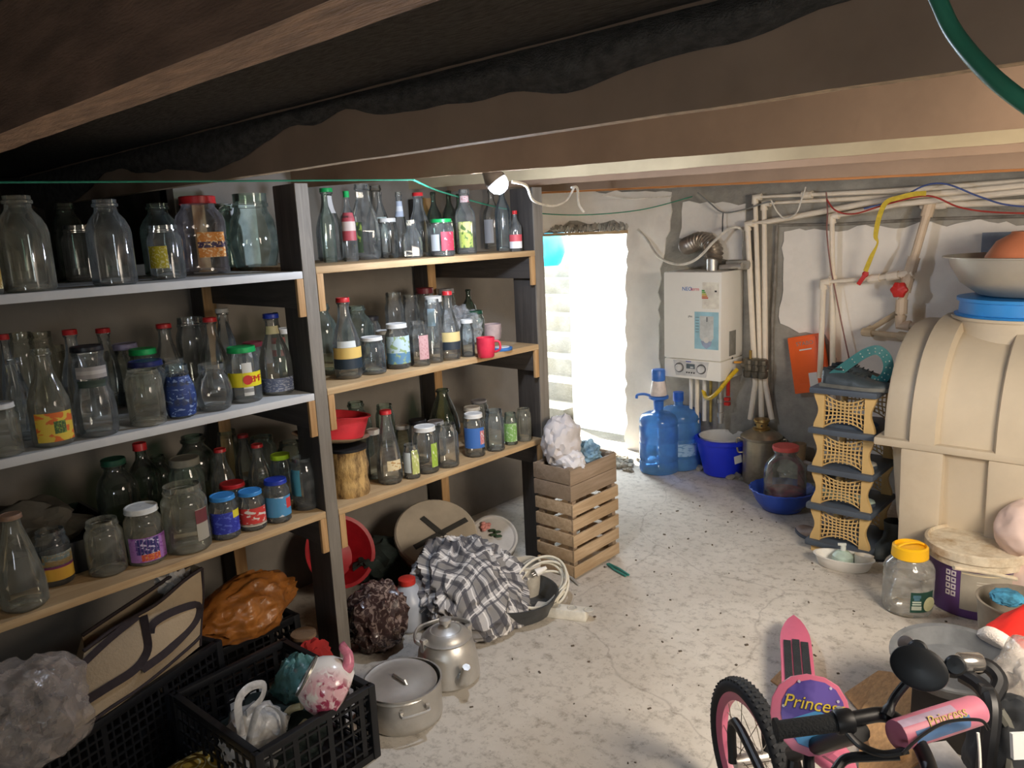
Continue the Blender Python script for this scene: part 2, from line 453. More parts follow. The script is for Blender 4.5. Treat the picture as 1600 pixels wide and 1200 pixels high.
# plaster skins on the back wall, irregular edges, 8 mm proud of the concrete
def skin(pts, name, m, jit=4, seed=0, t=.010, Y=YB, sub=3):
    r = random.Random(seed); px = []
    for i, (a, b) in enumerate(pts):
        c, d = pts[(i + 1) % len(pts)]; k = max(1, int(math.hypot(c - a, d - b) / 12)) if sub else 1
        for j in range(k):
            t_ = j / k; px.append((a + (c - a) * t_ + r.uniform(-jit, jit) * (j > 0), b + (d - b) * t_ + r.uniform(-jit, jit) * (j > 0)))
    P = [ony(x, y, Y) for x, y in px]
    X = Matrix.Translation((0, Y, 0)) @ Matrix.Rotation(PI / 2, 4, 'X')
    poly = [(p.x, p.z) for p in P]
    ar = sum(poly[i][0] * poly[(i + 1) % len(poly)][1] - poly[(i + 1) % len(poly)][0] * poly[i][1] for i in range(len(poly)))
    if ar < 0: poly.reverse()
    o = MB().prism(poly, t, X).build(name, m, wall_back, smooth=0)
    return o
skin([(848, 300), (1050, 300), (1048, 345), (1041, 372), (1032, 420), (1030, 560), (1028, 712), (979, 735), (981, 356), (960, 343), (920, 350), (890, 345), (848, 366)], 'plaster_skin', M_plaster, 3, 1)
skin([(1068, 316), (1166, 318), (1166, 348), (1160, 372), (1162, 408), (1130, 404), (1100, 392), (1085, 375), (1062, 372)], 'plaster_skin', M_plaster, 3, 2)
skin([(1226, 362), (1250, 357), (1310, 362), (1340, 353), (1400, 357), (1440, 346), (1480, 354), (1530, 342), (1600, 352), (1900, 350), (1900, 720), (1310, 720), (1308, 560), (1290, 522), (1250, 520), (1220, 505)], 'plaster_skin', M_plaster, 3, 3)
# ragged lintel edge over the doorway, plaster lumps
lb = MB(); r = random.Random(5)
for i in range(46):
    x = -3.72 + i * .0148; s = r.uniform(.012, .028)
    lb.blob(lambda v, x=x, s=s: Vector((x, YB - .008, DZ + r.uniform(.0, .05))) + v * s * r.uniform(.8, 1.2), 1)
o = lb.build('lintel_rubble', M_conc, wall_back)
tr = MB()
tr.box(((DX0 + DX1) / 2, YB + .03, DZ - .012), (DX1 - DX0, .10, .022)); tr.build('lintel_board', M_pine_x, wall_back)
# rubble at the foot of the door jamb and along the back wall
rb = MB(); r = random.Random(11)
for i in range(230):
    t = r.random()
    if t < .4:
        p = onz(*(lambda u: (925 + 62 * u, 708 + 22 * u + r.uniform(-10, 10)))(r.random())); h = .05
    else:
        p = Vector((r.uniform(-2.9, -1.45), YB - r.random() ** 2 * .22, 0)); h = .07
    s = r.uniform(.012, .04)
    rb.blob(lambda v, p=p, s=s, h=h: Vector((p.x, p.y, r.uniform(0, 1) * 0 + s * .4)) + Vector((v.x * s, v.y * s, v.z * s * .7)) * r.uniform(.75, 1.25), 1)
o = rb.build('rubble', mat('rubble_stone', '8f897c', .95, var=.3, scale=12, bump=.6)); tag(o, 'grey mortar rubble heaped along the foot of the back wall', 'rubble', kind='stuff')

# ceiling: felt deck and joists
def felt(u, v):
    x, y = -4.65 + u * 6.35, -1.9 + v * 6.5
    return (x, y, CEIL - .012 * abs(N((x * 1.3, y * 3, 0), 1.5, 3)) - .02 * max(0, math.sin((y - .5) / .8 * PI) if .5 < y < 1.3 else 0) * (1 + N((x * 3, y, 0), 1, 2)))
ceiling = struct(MB().grid(felt, 90, 60).build('ceiling', M_felt, smooth=60))
J = MB
def joist(y, t, z, mside, medge, zt=CEIL, slope=0.0, x0=-4.55, x1=1.7):
    """a board on edge: bottom at z where X = -1.5, lightly falling to the right"""
    b = MB(); n = 60
    vs, fs, mi = [], [], []
    for i in range(n + 1):
        x = x0 + (x1 - x0) * i / n; zz = z + slope * (x + 1.5) + .0025 * N((x * 9, y, 0), 1, 1)
        vs += [(x, y, zt), (x, y, zz), (x, y + t, zz + .001), (x, y + t, zt)]
    for i in range(n):
        a = i * 4
        for k, q in ((0, 0), (1, 1), (2, 0)):
            fs.append((a + k, a + k + 4, a + k + 5, a + k + 1)); mi.append(q)
    b.v = [Vector(v) for v in vs]; b.f = fs; b.mi = mi
    return b.build('joist', [mside, medge], ceiling, smooth=0)
M_near = mat('near_joist_board', '6a5140', .9, var=.3, scale=6, bump=.4, bscale=60, stretch=(1, 6, 6))
M_neare = mat('near_joist_edge', 'a58262', .9, var=.3, scale=10, bump=.6, bscale=50, stretch=(1, 5, 5))
joist(.425, .075, 1.80, M_near, M_neare)
joist(1.31, .042, 1.806, M_joist, M_joist_edge, slope=-.006)
joist(1.93, .016, 1.79, M_joist, M_joist_edge, slope=-.025)
joist(2.60, .03, 1.80, M_joist_light, M_joist_edge, slope=-.02, zt=1.99)
joist(2.86, .03, 1.79, M_joist, M_joist_edge, slope=-.02)
joist(3.55, .05, 1.775, M_joist, M_joist_orange, slope=-.03)
joist(3.85, .05, 1.775, M_joist_orange, M_joist_orange, slope=-.03)
joist(-.6, .05, 1.80, M_joist, M_joist_edge)
# sagging strip of felt tacked to the second joist, ragged lower edge
def sag(u, v):
    x = -4.5 + u * 4.7; d = .012 + .07 * v * (1.0 + .35 * math.sin(x * 4.3) + .3 * N((x * 6, 0, 0), 1, 5)) * (1.0 + .32 * max(0, -(x + 1.5)))
    return (x, 1.300 - .02 * math.sin(v * PI) - .004 * N((x * 25, v * 3, 0), 1, 2), CEIL - d)
MB().grid(sag, 120, 8).build('felt_edge', M_felt, ceiling, smooth=60)

# outside: sunlit white wall, steps, bank
struct(MB().box((-3.2, 5.6, .75), (1.94, .6, 1.85)).build('wall_outside', mat('white_outside_wall', 'f2efe8', .9, var=.04, scale=3, bump=.2)))
st = thing('stairs', 'rough concrete outdoor steps rising past the open doorway', 'stairs', (-5.3, 5.2, -.15))
M_step = mat('outdoor_concrete', '59544a', .9, var=.2, scale=6, bump=.4, dirt='4c4433', dirt_amt=.4)
for k in range(8):
    part(MB().box((-5.35, 5.2 + .29 * k + .6, -.15 + (.17 * (k + 1)) / 2), (2.3, 1.2, .17 * (k + 1))), 'step', M_step, st, bevel=.01)
struct(MB().box((-5, 6.9, -.18), (8, 4.48, .06)).build('ground_outside', M_step))
struct(MB().box((-6.2, 10.0, .43), (9, 4.6, 1.55)).build('bank_outside', mat('soil_bank', 'a58a66', .95, var=.3, scale=9, bump=.6)))
P = atd(856, 405, 8.6); bz = 1.207
bt = thing('water_barrel', 'bright cyan plastic barrel standing at the top of the outdoor steps', 'barrel', (P.x, P.y, bz))
hh = .50
part(MB().lathe([(.12, 0), (.15, .03), (.20, .14), (.21, .28), (.18, .40), (.10, .47), (.08, hh)], 24, X=Matrix.Translation((P.x, P.y, bz))), 'body', mat('cyan_plastic', '12c3e8', .4), bt)
part(MB().lathe([(.09, hh - .02), (.09, hh + .03)], 16, X=Matrix.Translation((P.x, P.y, bz)), cap1=True), 'cap', mat('cyan_plastic', '12c3e8'), bt)
# ---------------------------------------------------------------- shelving
XS, XW = -2.30, -3.03
sv = thing('shelving_unit', 'long wooden shelving unit with three tiers and two bays of jars along the left wall', 'shelving', (-2.6, 1.5, 0))
def sp(c, d, name, m, bevel=.003, rz=0): return part(MB().box(c, d, rz), name, m, sv, bevel=bevel)
# uprights: dark broad faces with a raw pine front edge
def post(y, x0, x1, w, name='post', edge=True, zt=1.79):
    p = sp(((x0 + x1) / 2, y, zt / 2), (x1 - x0, w, zt), name, M_dark_wood)
    if edge:
        mb = MB().box((x1 + .003, y, zt / 2), (.006, w, zt)); inv = Matrix.Translation(-sv.location)
        mb.v = [inv @ v for v in mb.v]; mb.build('raw_edge', M_grey_wood, p)
post(1.492, -2.44, XS - .006, .05); post(2.71, -2.44, XS - .006, .062); post(-.1, -2.44, XS - .006, .05)
for y in (1.43, 2.60, -.1):
    pr = sp((-2.975, y, .89), (.10, .05, 1.78), 'rear_post', M_dark_wood)
    mb = MB().box((-2.922, y, .89), (.006, .05, 1.78)); mb.v = [Matrix.Translation(-sv.location) @ v for v in mb.v]; mb.build('raw_edge', M_pine_z, pr)
SHELF = {'L1': 1.50, 'L2': 1.076, 'L3': .64, 'R1': 1.512, 'R2': 1.083, 'R3': .632}
for k, z in SHELF.items():
    y0, y1 = (-.1, 1.465) if k[0] == 'L' else (1.519, 2.68)
    m = M_white_paint if k in ('L1', 'L2') else M_pine
    sp(((XS + XW) / 2, (y0 + y1) / 2, z - .0125), (XS - XW, y1 - y0, .025), 'shelf_board', m, .002)
    for y in ((1.452,) if k[0] == 'L' else (1.533, 2.664)):
        b = sp((-2.66, y, z - .075), (.70, .022, .10), 'bracket', M_dark_wood_x)
        mb = MB().box((XS - .006, y, z - .09), (.014, .026, .13)); mb.v = [Matrix.Translation(-sv.location) @ v for v in mb.v]
        mb.build('raw_end', M_pine_z, b, bevel=.002)

# ---------------------------------------------------------------- glassware
G_clear = glass('clear_glass', (.955, .97, .965), (.50, .58, .55), .05, (.72, .76, .76))
G_green = glass('green_glass', (.84, .92, .87), (.30, .45, .38), .05, (.6, .7, .64))
G_dusty = glass('dusty_glass', (.91, .92, .86), (.47, .49, .40), .10, (.64, .62, .52))
G_blue = glass('pale_blue_glass', (.86, .93, .95), (.38, .50, .55), .05, (.7, .76, .8))
G_dark = glass('dark_green_glass', (.44, .58, .50), (.09, .15, .12), .04)
G_amber = glass('brown_glass', (.5, .32, .18), (.14, .07, .03), .05)
G_pet = glass('clear_pet', (.95, .94, .96), (.62, .61, .65), .06, (.8, .78, .82))
GL = dict(c=G_clear, g=G_green, d=G_dusty, b=G_blue, k=G_dark, a=G_amber, p=G_pet)
LIDC = dict(white='d8d8d4', red='b3262a', green='179a50', blue='23389c', lblue='3a86c8', navy='20285c', black='1c1c20', dull='7a786c', lime='a9cf2e', rust='8a6248',
            maroon='6d2730', teal='2a6a66', dgreen='1d4a38', grey='8c8c92', purple='8a86a8', gold='b58a3c')
PROF = {
 'jar': [(.90, 0), (1, .035), (1, .72), (.96, .78), (.82, .85), (.80, .88), (.85, .89), (.85, .915), (.80, .925), (.80, 1), (.76, 1), (.76, .93)],
 'jar3': [(.88, 0), (1, .03), (1, .60), (.95, .68), (.78, .77), (.56, .84), (.50, .87), (.50, .91), (.58, .92), (.58, .95), (.52, .96), (.52, 1), (.47, 1), (.47, .93)],
 'carafe': [(.86, 0), (1, .04), (1, .40), (.94, .48), (.72, .62), (.50, .73), (.41, .82), (.39, .92), (.47, .935), (.47, .96), (.43, .97), (.43, 1), (.38, 1), (.38, .95)],
 'belly': [(.70, 0), (.84, .04), (1, .30), (1, .44), (.88, .66), (.70, .76), (.66, .82), (.72, .83), (.72, .87), (.68, .88), (.68, 1), (.63, 1), (.63, .9)],
 'tall': [(.86, 0), (.95, .02), (1, .5), (.96, .85), (.84, .9), (.80, .92), (.84, .93), (.84, .96), (.8, .97), (.8, 1), (.75, 1), (.75, .95)],
 'wine': [(.92, 0), (1, .02), (1, .56), (.92, .64), (.6, .73), (.36, .80), (.31, .86), (.31, .95), (.38, .955), (.38, .985), (.32, 1), (.26, 1), (.26, .96)],
 'cone': [(.84, 0), (1, .04), (1, .22), (.94, .36), (.72, .60), (.50, .78), (.38, .88), (.36, .94), (.44, .95), (.44, .97), (.40, .98), (.40, 1), (.35, 1), (.35, .95)],
 'square': [(.92, 0), (1, .03), (1, .58), (.9, .66), (.62, .73), (.5, .78), (.46, .84), (.46, .93), (.52, .94), (.52, .97), (.47, 1), (.42, 1), (.42, .95)],
 'shoulder': [(.84, 0), (.98, .05), (1, .30), (.92, .46), (.78, .55), (.76, .60), (.80, .62), (.80, .80), (.70, .84), (.70, .90), (.75, .91), (.75, .94), (.7, .95), (.7, 1), (.65, 1), (.65, .93)],
 'pet': [(.94, 0), (1, .03), (.96, .12), (1, .15), (.96, .20), (1, .23), (.96, .28), (1, .31), (.96, .36), (1, .39), (.96, .44), (1, .47), (.96, .52), (1, .56), (1, .68), (.92, .76), (.72, .84), (.66, .87), (.66, .98), (.62, 1)],
 'facet': [(.84, 0), (.98, .04), (1, .40), (.86, .58), (.64, .70), (.52, .78), (.48, .84), (.48, .92), (.54, .93), (.54, .96), (.5, .97), (.5, 1), (.45, 1), (.45, .94)],
}
def prof_r(kind, z):
    p = PROF[kind]
    for (r0, z0), (r1, z1) in zip(p, p[1:]):
        if z0 <= z <= z1 and z1 > z0: return r0 + (r1 - r0) * (z - z0) / (z1 - z0)
    return p[-1][0]
LIDR = dict(jar=.86, jar3=.58, carafe=.48, belly=.74, tall=.86, wine=.39, cone=.46, square=.53, shoulder=.77, pet=.72, facet=.55)
LIDH = dict(jar=.10, jar3=.07, carafe=.055, belly=.10, tall=.05, wine=.09, cone=.05, square=.07, shoulder=.06, pet=.10, facet=.055)
PLACED = []
def label_patch(kind, r, h, z0, z1, half, a0, m, root, name='paper_label', n=14):
    mb = MB()
    def fn(u, v):
        z = z0 + (z1 - z0) * v; a = a0 + half * (2 * u - 1); q = prof_r(kind, z) * r + .0012
        return (q * math.cos(a), q * math.sin(a), z * h)
    return mb.grid(fn, n, 4, uv=True).build(name, m, root)
def jar(kind, bx, by, ytop, w, shelf, label, g='c', lid=None, lab=None, X=None, group=None, liquid=None, cat=None, hmin=.05):
    zs = SHELF[shelf]
    if by is not None:
        p = onz(bx, by, zs); r = w / 2 * depth(p) / F_PX
        dv = Vector((p.x, p.y, 0)).normalized(); p = p + dv * r * .9
    else:
        p = onx(bx, ytop, X); r = w / 2 * depth(p) / F_PX; p = Vector((p.x, p.y, zs))
    p.x = max(min(p.x, XS - .015 - r * .85), XW + r)
    for it in range(60):
        hit = None
        for q, qr, qs in PLACED:
            if qs == shelf and math.hypot(p.x - q.x, p.y - q.y) < r + qr + .001: hit = (q, qr); break
        if not hit: break
        if it % 3 == 2 or p.x < -2.9: r *= .965
        if p.x - .012 > XW + r:
            dv = Vector((p.x, p.y, 0)).normalized(); s = .012 / abs(dv.x); p = p + dv * s
    PLACED.append((p.copy(), r, shelf))
    lh = LIDH[kind] if lid else 0
    h = max(hmin, height_to(p, ytop) / (1 + lh * .15))
    if cat is None: cat = 'bottle' if kind in ('carafe', 'wine', 'cone', 'square', 'facet') else 'jar'
    nm = {'carafe': 'juice_bottle', 'wine': 'glass_bottle', 'cone': 'milk_bottle', 'square': 'square_bottle', 'facet': 'juice_bottle', 'pet': 'plastic_jar', 'jar3': 'large_jar'}.get(kind, 'glass_jar')
    root = thing(nm, label, cat, p, 0, group)
    n = 8 if kind == 'facet' else (4 if kind == 'square' else 24)
    sc = [(q * r, z * h) for q, z in PROF[kind]]
    mb = MB()
    if kind == 'square':
        X4 = Matrix.Rotation(PI / 4 + face_angle(p), 4, 'Z')
        vs = []
        n = 24
        def wob(a, k):
            z = PROF[kind][k][1]
            if z > .7: return 1
            return .92 / max(abs(math.cos(a)), abs(math.sin(a))) if max(abs(math.cos(a)), abs(math.sin(a))) > .8 else 1.1
        mb.lathe(sc, 24, X=Matrix.Rotation(face_angle(p), 4, 'Z'), wob=wob)
    else: mb.lathe(sc, n)
    mb.add([], [])
    # thick glass base
    mb.lathe([(.80 * r, .012), (.5 * r, .018), (.001, .022)], 20, cap0=False)
    gb = mb.build('glass_body', GL[g], root, smooth=40)
    if lid:
        lr, rim = LIDR[kind] * r, max(.012, lh * h)
        z1 = h + .002; z0 = z1 - rim
        lm = MB().lathe([(lr * .985, z0), (lr * 1.03, z0 + .001), (lr * 1.03, z0 + .003), (lr, z0 + .004), (lr, z1 - .002), (lr * .96, z1), (lr * .86, z1), (lr * .84, z1 - .0012), (.001, z1 - .001)], 26, cap0=False,
                        wob=lambda a, k: 1 + (.012 * math.sin(a * 13) if 0 < k < 4 else 0))
        lm.build('lid', mat('lid_' + lid, LIDC[lid], .38, metal=.0, var=.1, scale=30, dirt='8a7a68' if lid in ('rust',) else None), root)
    if liquid:
        lq, col = liquid
        MB().lathe([(prof_r(kind, z) * r * .93, z * h) for z in [.02] + [lq * t / 6 for t in range(1, 7)]], 20, cap1=True).build('contents', mat('contents_' + col, col, .7, var=.35, scale=40), root)
    if lab:
        for i, (z0, z1, half, off, m) in enumerate(lab):
            label_patch(kind, r, h, z0, z1, half, face_angle(p) + off, m, root)
    return root, p, r, h
LM = labelmat
W = 'e8e6df'
gL1, gL2, gL3 = 'glassware on the upper left shelf', 'glassware on the middle left shelf', 'glassware on the lower left shelf'
gR1, gR2, gR3 = 'glassware on the upper right shelf', 'glassware on the middle right shelf', 'glassware on the lower right shelf'
bk = {}
def J1(*a, **k): return jar(*a, **k)
# ---- upper left shelf (front to back)
S = 'L1'
J1('jar', 0, 463, 372, 44, S, 'small jar with torn yellow label at the far left end of the top shelf', 'd', lab=[(.1, .55, .7, .5, LM('a8862c', blot='d9cfa0'))], group=gL1)
J1('jar3', 58, 457, 306, 76, S, 'leftmost large empty three litre jar on the top shelf, neck bare', 'd', group=gL1)
J1('jar', 136, 440, 352, 56, S, 'empty lidless litre jar standing between two large jars on the top shelf', 'c', group=gL1)
J1('jar3', 206, 447, 312, 68, S, 'large bare three litre jar beside the small yellow-labelled jar on the top shelf', 'c', group=gL1)
J1('jar', 265, 437, 352, 52, S, 'lidless jar with small yellow price label beside the red-capped plastic jar', 'c', lab=[(.22, .62, .62, -.55, LM('c9b92a', blot='e8e2a0', bscale=9))], group=gL1)
J1('pet', 322, 429, 306, 76, S, 'ribbed clear plastic jar with wide red cap and orange label on the top shelf', 'p', lid='red', lab=[(.22, .54, .62, .45, LM('d98c3c', '3a2a50', 'f0d0a0', .38, .62, 9))], group=gL1)
jg, jp, jr, jh = J1('belly', 402, 422, 303, 76, S, 'greenish glass jug with side handle at the right end of the top left shelf', 'g', group=gL1, cat='jug')
ph = face_angle(jp) - 1.45
q = lambda rr, z: (rr * math.cos(ph), rr * math.sin(ph), z * jh)
MB().tube(spline([q(jr * .74, .84), q(jr * 1.15, .80), q(jr * 1.32, .62), q(jr * 1.2, .42), q(jr * .97, .36)], 6), .011, 8).build('handle', G_green, jg)
for i, (x, yt, w, g) in enumerate(((20, 325, 60, 'k'), (100, 318, 66, 'k'), (165, 322, 64, 'k'), (245, 318, 60, 'g'), (345, 322, 66, 'k'))):
    J1('jar3', x, None, yt, w, S, 'dark green three litre jar at back of the top left shelf, ' + ('first', 'second', 'third', 'fourth', 'last')[i] + ' from the left', g, X=-2.86, group='dark jars at the back of the top left shelf')
cs = thing('paper_card', 'stiff white card propped up behind the green glass jug on the top shelf', 'card', Vector((-2.97, onx(372, 330, -2.97).y, 1.50)))
part(MB().box(cs.location + Vector((0, 0, .13)), (.012, .16, .26), .1), 'card', mat('white_card', 'b9bcc0', .8), cs)
# ---- middle left shelf
S = 'L2'
J1('jar', 24, 722, 630, 52, S, 'jar under a plain white lid at the left end of the middle left shelf front', 'd', lid='white', group=gL2)
J1('carafe', 97, 703, 545, 62, S, 'lidless juice bottle with orange fruit printed on its yellow label', 'd', lab=[(.06, .36, .95, .15, LM('d8b93c', None, 'd96a24', bscale=3.2, thr=.5)), (.14, .27, .28, .35, LM('3c5a2c', None, '7c9a3c'))], group=gL2)
J1('shoulder', 162, 686, 540, 62, S, 'waisted bottle with grey paper collar and black lid beside the orange juice bottle', 'c', lid='black', lab=[(.66, .79, 1.0, .1, LM('9a9490', 'b8b2ac')), (.56, .64, .9, .0, LM('2c3c30'))], group=gL2)
J1('tall', 234, 667, 578, 56, S, 'ribbed straight jar without lid beside the blue jar in netting', 'd', group=gL2)
J1('belly', 286, 655, 570, 48, S, 'dark blue rounded jar dressed in pale netting on the middle left shelf', 'b', lab=[(.05, .8, PI, 0, LM('1c3878', None, '8aa0c8', bscale=14, thr=.6))], group=gL2)
J1('belly', 338, 644, 568, 56, S, 'round-bellied lidless jar right beside the yellow-banded green-lidded jar', 'c', group=gL2)
ryl, yp, yr, yh = J1('jar', 386, 630, 541, 50, S, 'jar with bright green lid and yellow red-lettered label', 'c', lid='green', lab=[(.30, .56, 1.25, .1, LM('e0d21c')), (.14, .74, .30, .22, LM('cfcfc8', '8a8a88', None, .1, .22))], group=gL2)
a0 = face_angle(yp)
def onjar(root, r, h, a, z):
    return Matrix.Translation((r * math.cos(a), r * math.sin(a), z * h)) @ Matrix.Rotation(a + PI / 2, 4, 'Z') @ Matrix.Rotation(PI / 2, 4, 'X')
label_patch('jar', yr * 1.008, yh, .30, .56, .62, a0 + .55, LM('e0d21c'), ryl, 'label_front')
MB().lathe([(.016, 0), (.016, .0015)], 14, X=onjar(ryl, yr + .002, yh, a0 + .20, .43), cap1=True).build('label_berry', M_red, ryl)
for i, chh in enumerate('BMF'):
    text(chh, .030, onjar(ryl, yr + .0025, yh, a0 + .52 + .27 * i, .43), M_red, 'lettering', ryl)
J1('carafe', 436, 618, 490, 50, S, 'embossed bottle with blue cap and paper neck label beside the dividing post', 'c', lid='blue', lab=[(.76, .86, 1.0, 0, LM('b9b28a')), (.05, .22, 1.2, 0, LM('5a6480', None, 'a8aeb8', bscale=12))], group=gL2)
J1('jar', 226, None, 563, 58, S, 'jar with navy blue lid just behind the ribbed lidless jar', 'c', lid='navy', X=-2.52, group=gL2)
J1('carafe', 5, None, 522, 30, S, 'red-capped bottle cut by the left picture edge on the middle left shelf', 'c', lid='red', X=-2.62, group=gL2)
J1('facet', 18, None, 560, 40, S, 'faceted lidless bottle behind the white-lidded jar on the middle left shelf', 'c', X=-2.50, group=gL2)
J1('carafe', 108, None, 515, 44, S, 'bottle with dark red lid standing behind the orange juice bottle', 'c', lid='red', X=-2.62, group=gL2)
J1('facet', 160, None, 513, 38, S, 'thin-necked bottle with bright red cap above the black-lidded waisted bottle', 'c', lid='red', X=-2.72, group=gL2)
J1('jar', 194, None, 536, 46, S, 'jar with dusty lilac lid behind the navy-lidded jar', 'c', lid='purple', X=-2.70, group=gL2)
J1('jar', 222, None, 544, 46, S, 'jar with green lid peeking over the navy-lidded jar', 'g', lid='green', X=-2.64, group=gL2)
J1('carafe', 255, None, 506, 50, S, 'wide-necked bottle with red lid above the blue netted jar', 'c', lid='red', X=-2.62, group=gL2)
J1('jar', 296, None, 496, 48, S, 'tall lidless jar with dull rim between two red-lidded bottles', 'c', X=-2.70, group=gL2)
J1('carafe', 327, None, 496, 44, S, 'bottle with faded red lid right of the tall dull-rimmed jar', 'c', lid='red', X=-2.60, group=gL2)
J1('facet', 346, None, 482, 36, S, 'tallest bottle with white cap in the back row of the middle left shelf', 'c', lid='white', X=-2.80, group=gL2)
J1('jar', 394, None, 534, 36, S, 'small jar with maroon lid half hidden behind the green-lidded jar', 'c', lid='maroon', X=-2.62, group=gL2)
J1('jar', 446, None, 512, 34, S, 'white-lidded jar nearest the post in the back row of the middle left shelf', 'g', lid='white', X=-2.62, group=gL2)
J1('wine', 430, None, 488, 22, S, 'dark bottle with red label behind the blue-capped embossed bottle', 'k', lab=[(.3, .6, 1.2, 0, LM('a83434', W))], X=-2.78, group=gL2)
for i, (x, yt) in enumerate(((30, 520), (62, 519), (85, 540), (130, 545), (180, 548))):
    J1('jar', x, None, yt, 40, S, 'lidless dusty jar in the dim back row of the middle left shelf, ' + ('first', 'second', 'third', 'fourth', 'last')[i] + ' from left', 'd', X=-2.84, group='dusty jars at the back of the middle left shelf')
J1('jar', 268, None, 560, 42, S, 'plain lidless jar behind the blue jar in netting', 'c', X=-2.56, group=gL2)
# ---- lower left shelf
S = 'L3'
J1('cone', 54, 967, 803, 68, S, 'grimy greenish milk bottle with rusty crown cap at the front of the low shelf', 'd', lid='rust', group=gL3)
J1('jar', 0, 956, 830, 36, S, 'jar with white label cut by the left picture edge on the low shelf', 'd', lab=[(.1, .7, .9, .3, LM('a8a69c', '8a8a86'))], group=gL3)
J1('jar', 92, 916, 828, 50, S, 'lidless jar with blue and yellow label behind the milk bottle', 'c', lab=[(.12, .62, 1.0, .3, LM('d9a83c', '7c2c5c', None, .45, .56)), (.38, .62, 1.0, .3, LM('7ab0c8', None, 'd8e4e4'))], group=gL3)
J1('jar', 172, 901, 812, 56, S, 'lidless jar with cling film over its rim on the low shelf', 'd', group=gL3)
J1('jar', 237, 893, 790, 60, S, 'jar with white rusty lid and purple fruit label', 'd', lid='white', lab=[(.08, .52, 1.15, .2, LM('a070b0', None, '8a4a98')), (.22, .50, .62, .1, LM('2a2668', None, 'c8c0d8', bscale=5)), (.10, .22, .5, .2, LM('c84a30', None, 'e0a050'))], group=gL3)
J1('jar', 304, 872, 757, 70, S, 'large lidless jar with faded red and white label near the blue-lidded trio', 'd', lab=[(.18, .66, .34, .75, LM('a09a8c', '6a3034', None, .55, .98))], group=gL3)
J1('jar', 355, 844, 773, 44, S, 'small jar with pale blue lid and dark blue label', 'c', lid='lblue', lab=[(.16, .66, 1.2, .1, LM('24309c', None, '5060c0')), (.5, .68, .35, .95, LM('d8cc30'))], group=gL3)
J1('jar', 397, 830, 766, 42, S, 'small jar with blue and green lid and red strawberry label', 'c', lid='lblue', lab=[(.16, .62, 1.2, .1, LM('c23430', None, 'd8d0c8', bscale=4)), (.14, .2, 1.2, .1, LM('d8d0c0'))], group=gL3)
J1('jar', 437, 818, 748, 40, S, 'small jar with royal blue lid and pale blue label', 'c', lid='blue', lab=[(.16, .64, 1.2, .1, LM('4a8cb8', None, 'd8e0e8', bscale=3, thr=.62)), (.34, .58, .3, 1.0, LM('c83c3c'))], group=gL3)
J1('jar', 480, 798, 714, 40, S, 'lidless jar with light blue label against the dividing post on the low shelf', 'b', lab=[(.3, .8, .5, -.8, LM('4a90a8'))], group=gL3)
J1('jar', 362, None, 754, 44, S, 'jar with white-printed red lid behind the small dark blue labelled jar', 'c', lid='red', X=-2.50, group=gL3)
J1('jar', 437, None, 709, 34, S, 'jar with lime green lid standing behind the royal blue lid', 'b', lid='lime', X=-2.55, group=gL3)
J1('carafe', 401, None, 694, 40, S, 'bottle with red cap right behind the strawberry-labelled jar', 'c', lid='red', X=-2.58, group=gL3)
J1('carafe', 343, None, 701, 38, S, 'bottle with dark red cap above the white-printed red lid', 'c', lid='red', X=-2.66, group=gL3)
J1('carafe', 379, None, 679, 34, S, 'bottle with small red cap farthest back on the low shelf, between two red-capped bottles', 'c', lid='red', X=-2.82, group=gL3)
J1('jar3', 300, None, 681, 68, S, 'big green three litre jar with wide ringed mouth on the low shelf', 'k', X=-2.72, group=gL3)
J1('jar', 287, None, 714, 52, S, 'jar with off-white lid in front of the big green jar', 'g', lid='dull', X=-2.56, group=gL3)
J1('jar', 408, None, 682, 42, S, 'lidless jar with dark rim behind the red-capped bottles on the low shelf', 'g', X=-2.86, group=gL3)
J1('jar', 353, None, 672, 34, S, 'narrow lidless jar at the very back of the low shelf, under the middle shelf', 'g', X=-2.90, group=gL3)
J1('wine', 217, None, 691, 52, S, 'dark green bottle with tall red stopper on the low left shelf', 'k', lid='red', X=-2.74, group=gL3)
J1('jar3', 176, None, 716, 62, S, 'dark green three litre jar behind the jar with cling film', 'k', lid='dgreen', X=-2.66, group=gL3)
J1('jar3', 245, None, 712, 58, S, 'dark green three litre jar behind the jar with the purple fruit label', 'k', X=-2.58, group=gL3)
J1('jar', 452, None, 690, 40, S, 'lidless jar in the dark behind the lime green lid', 'g', X=-2.80, group=gL3)
# tray with rags, dark, at the left end of the low shelf
P = Vector((-2.68, .62, .64))
t = thing('shallow_tray', 'black shallow plastic tray of rags at the back left of the low shelf', 'tray', P)
mb = MB().box(P + Vector((0, 0, .008)), (.40, .46, .016))
for sx in (-1, 1): mb.box(P + Vector((sx * .2, 0, .05)), (.012, .46, .10))
for sy in (-1, 1): mb.box(P + Vector((0, sy * .23, .05)), (.40, .012, .10))
part(mb, 'tray', M_black, t, bevel=.003)
o = crumple(P + Vector((0, -.02, .11)), (.16, .18, .09), .3, 2.2, 3).build('rag', mat('grey_rag', '5c5850', .95, var=.3, scale=12)); tag(o, 'dull grey rag bundled in the black tray on the low shelf', 'rag')
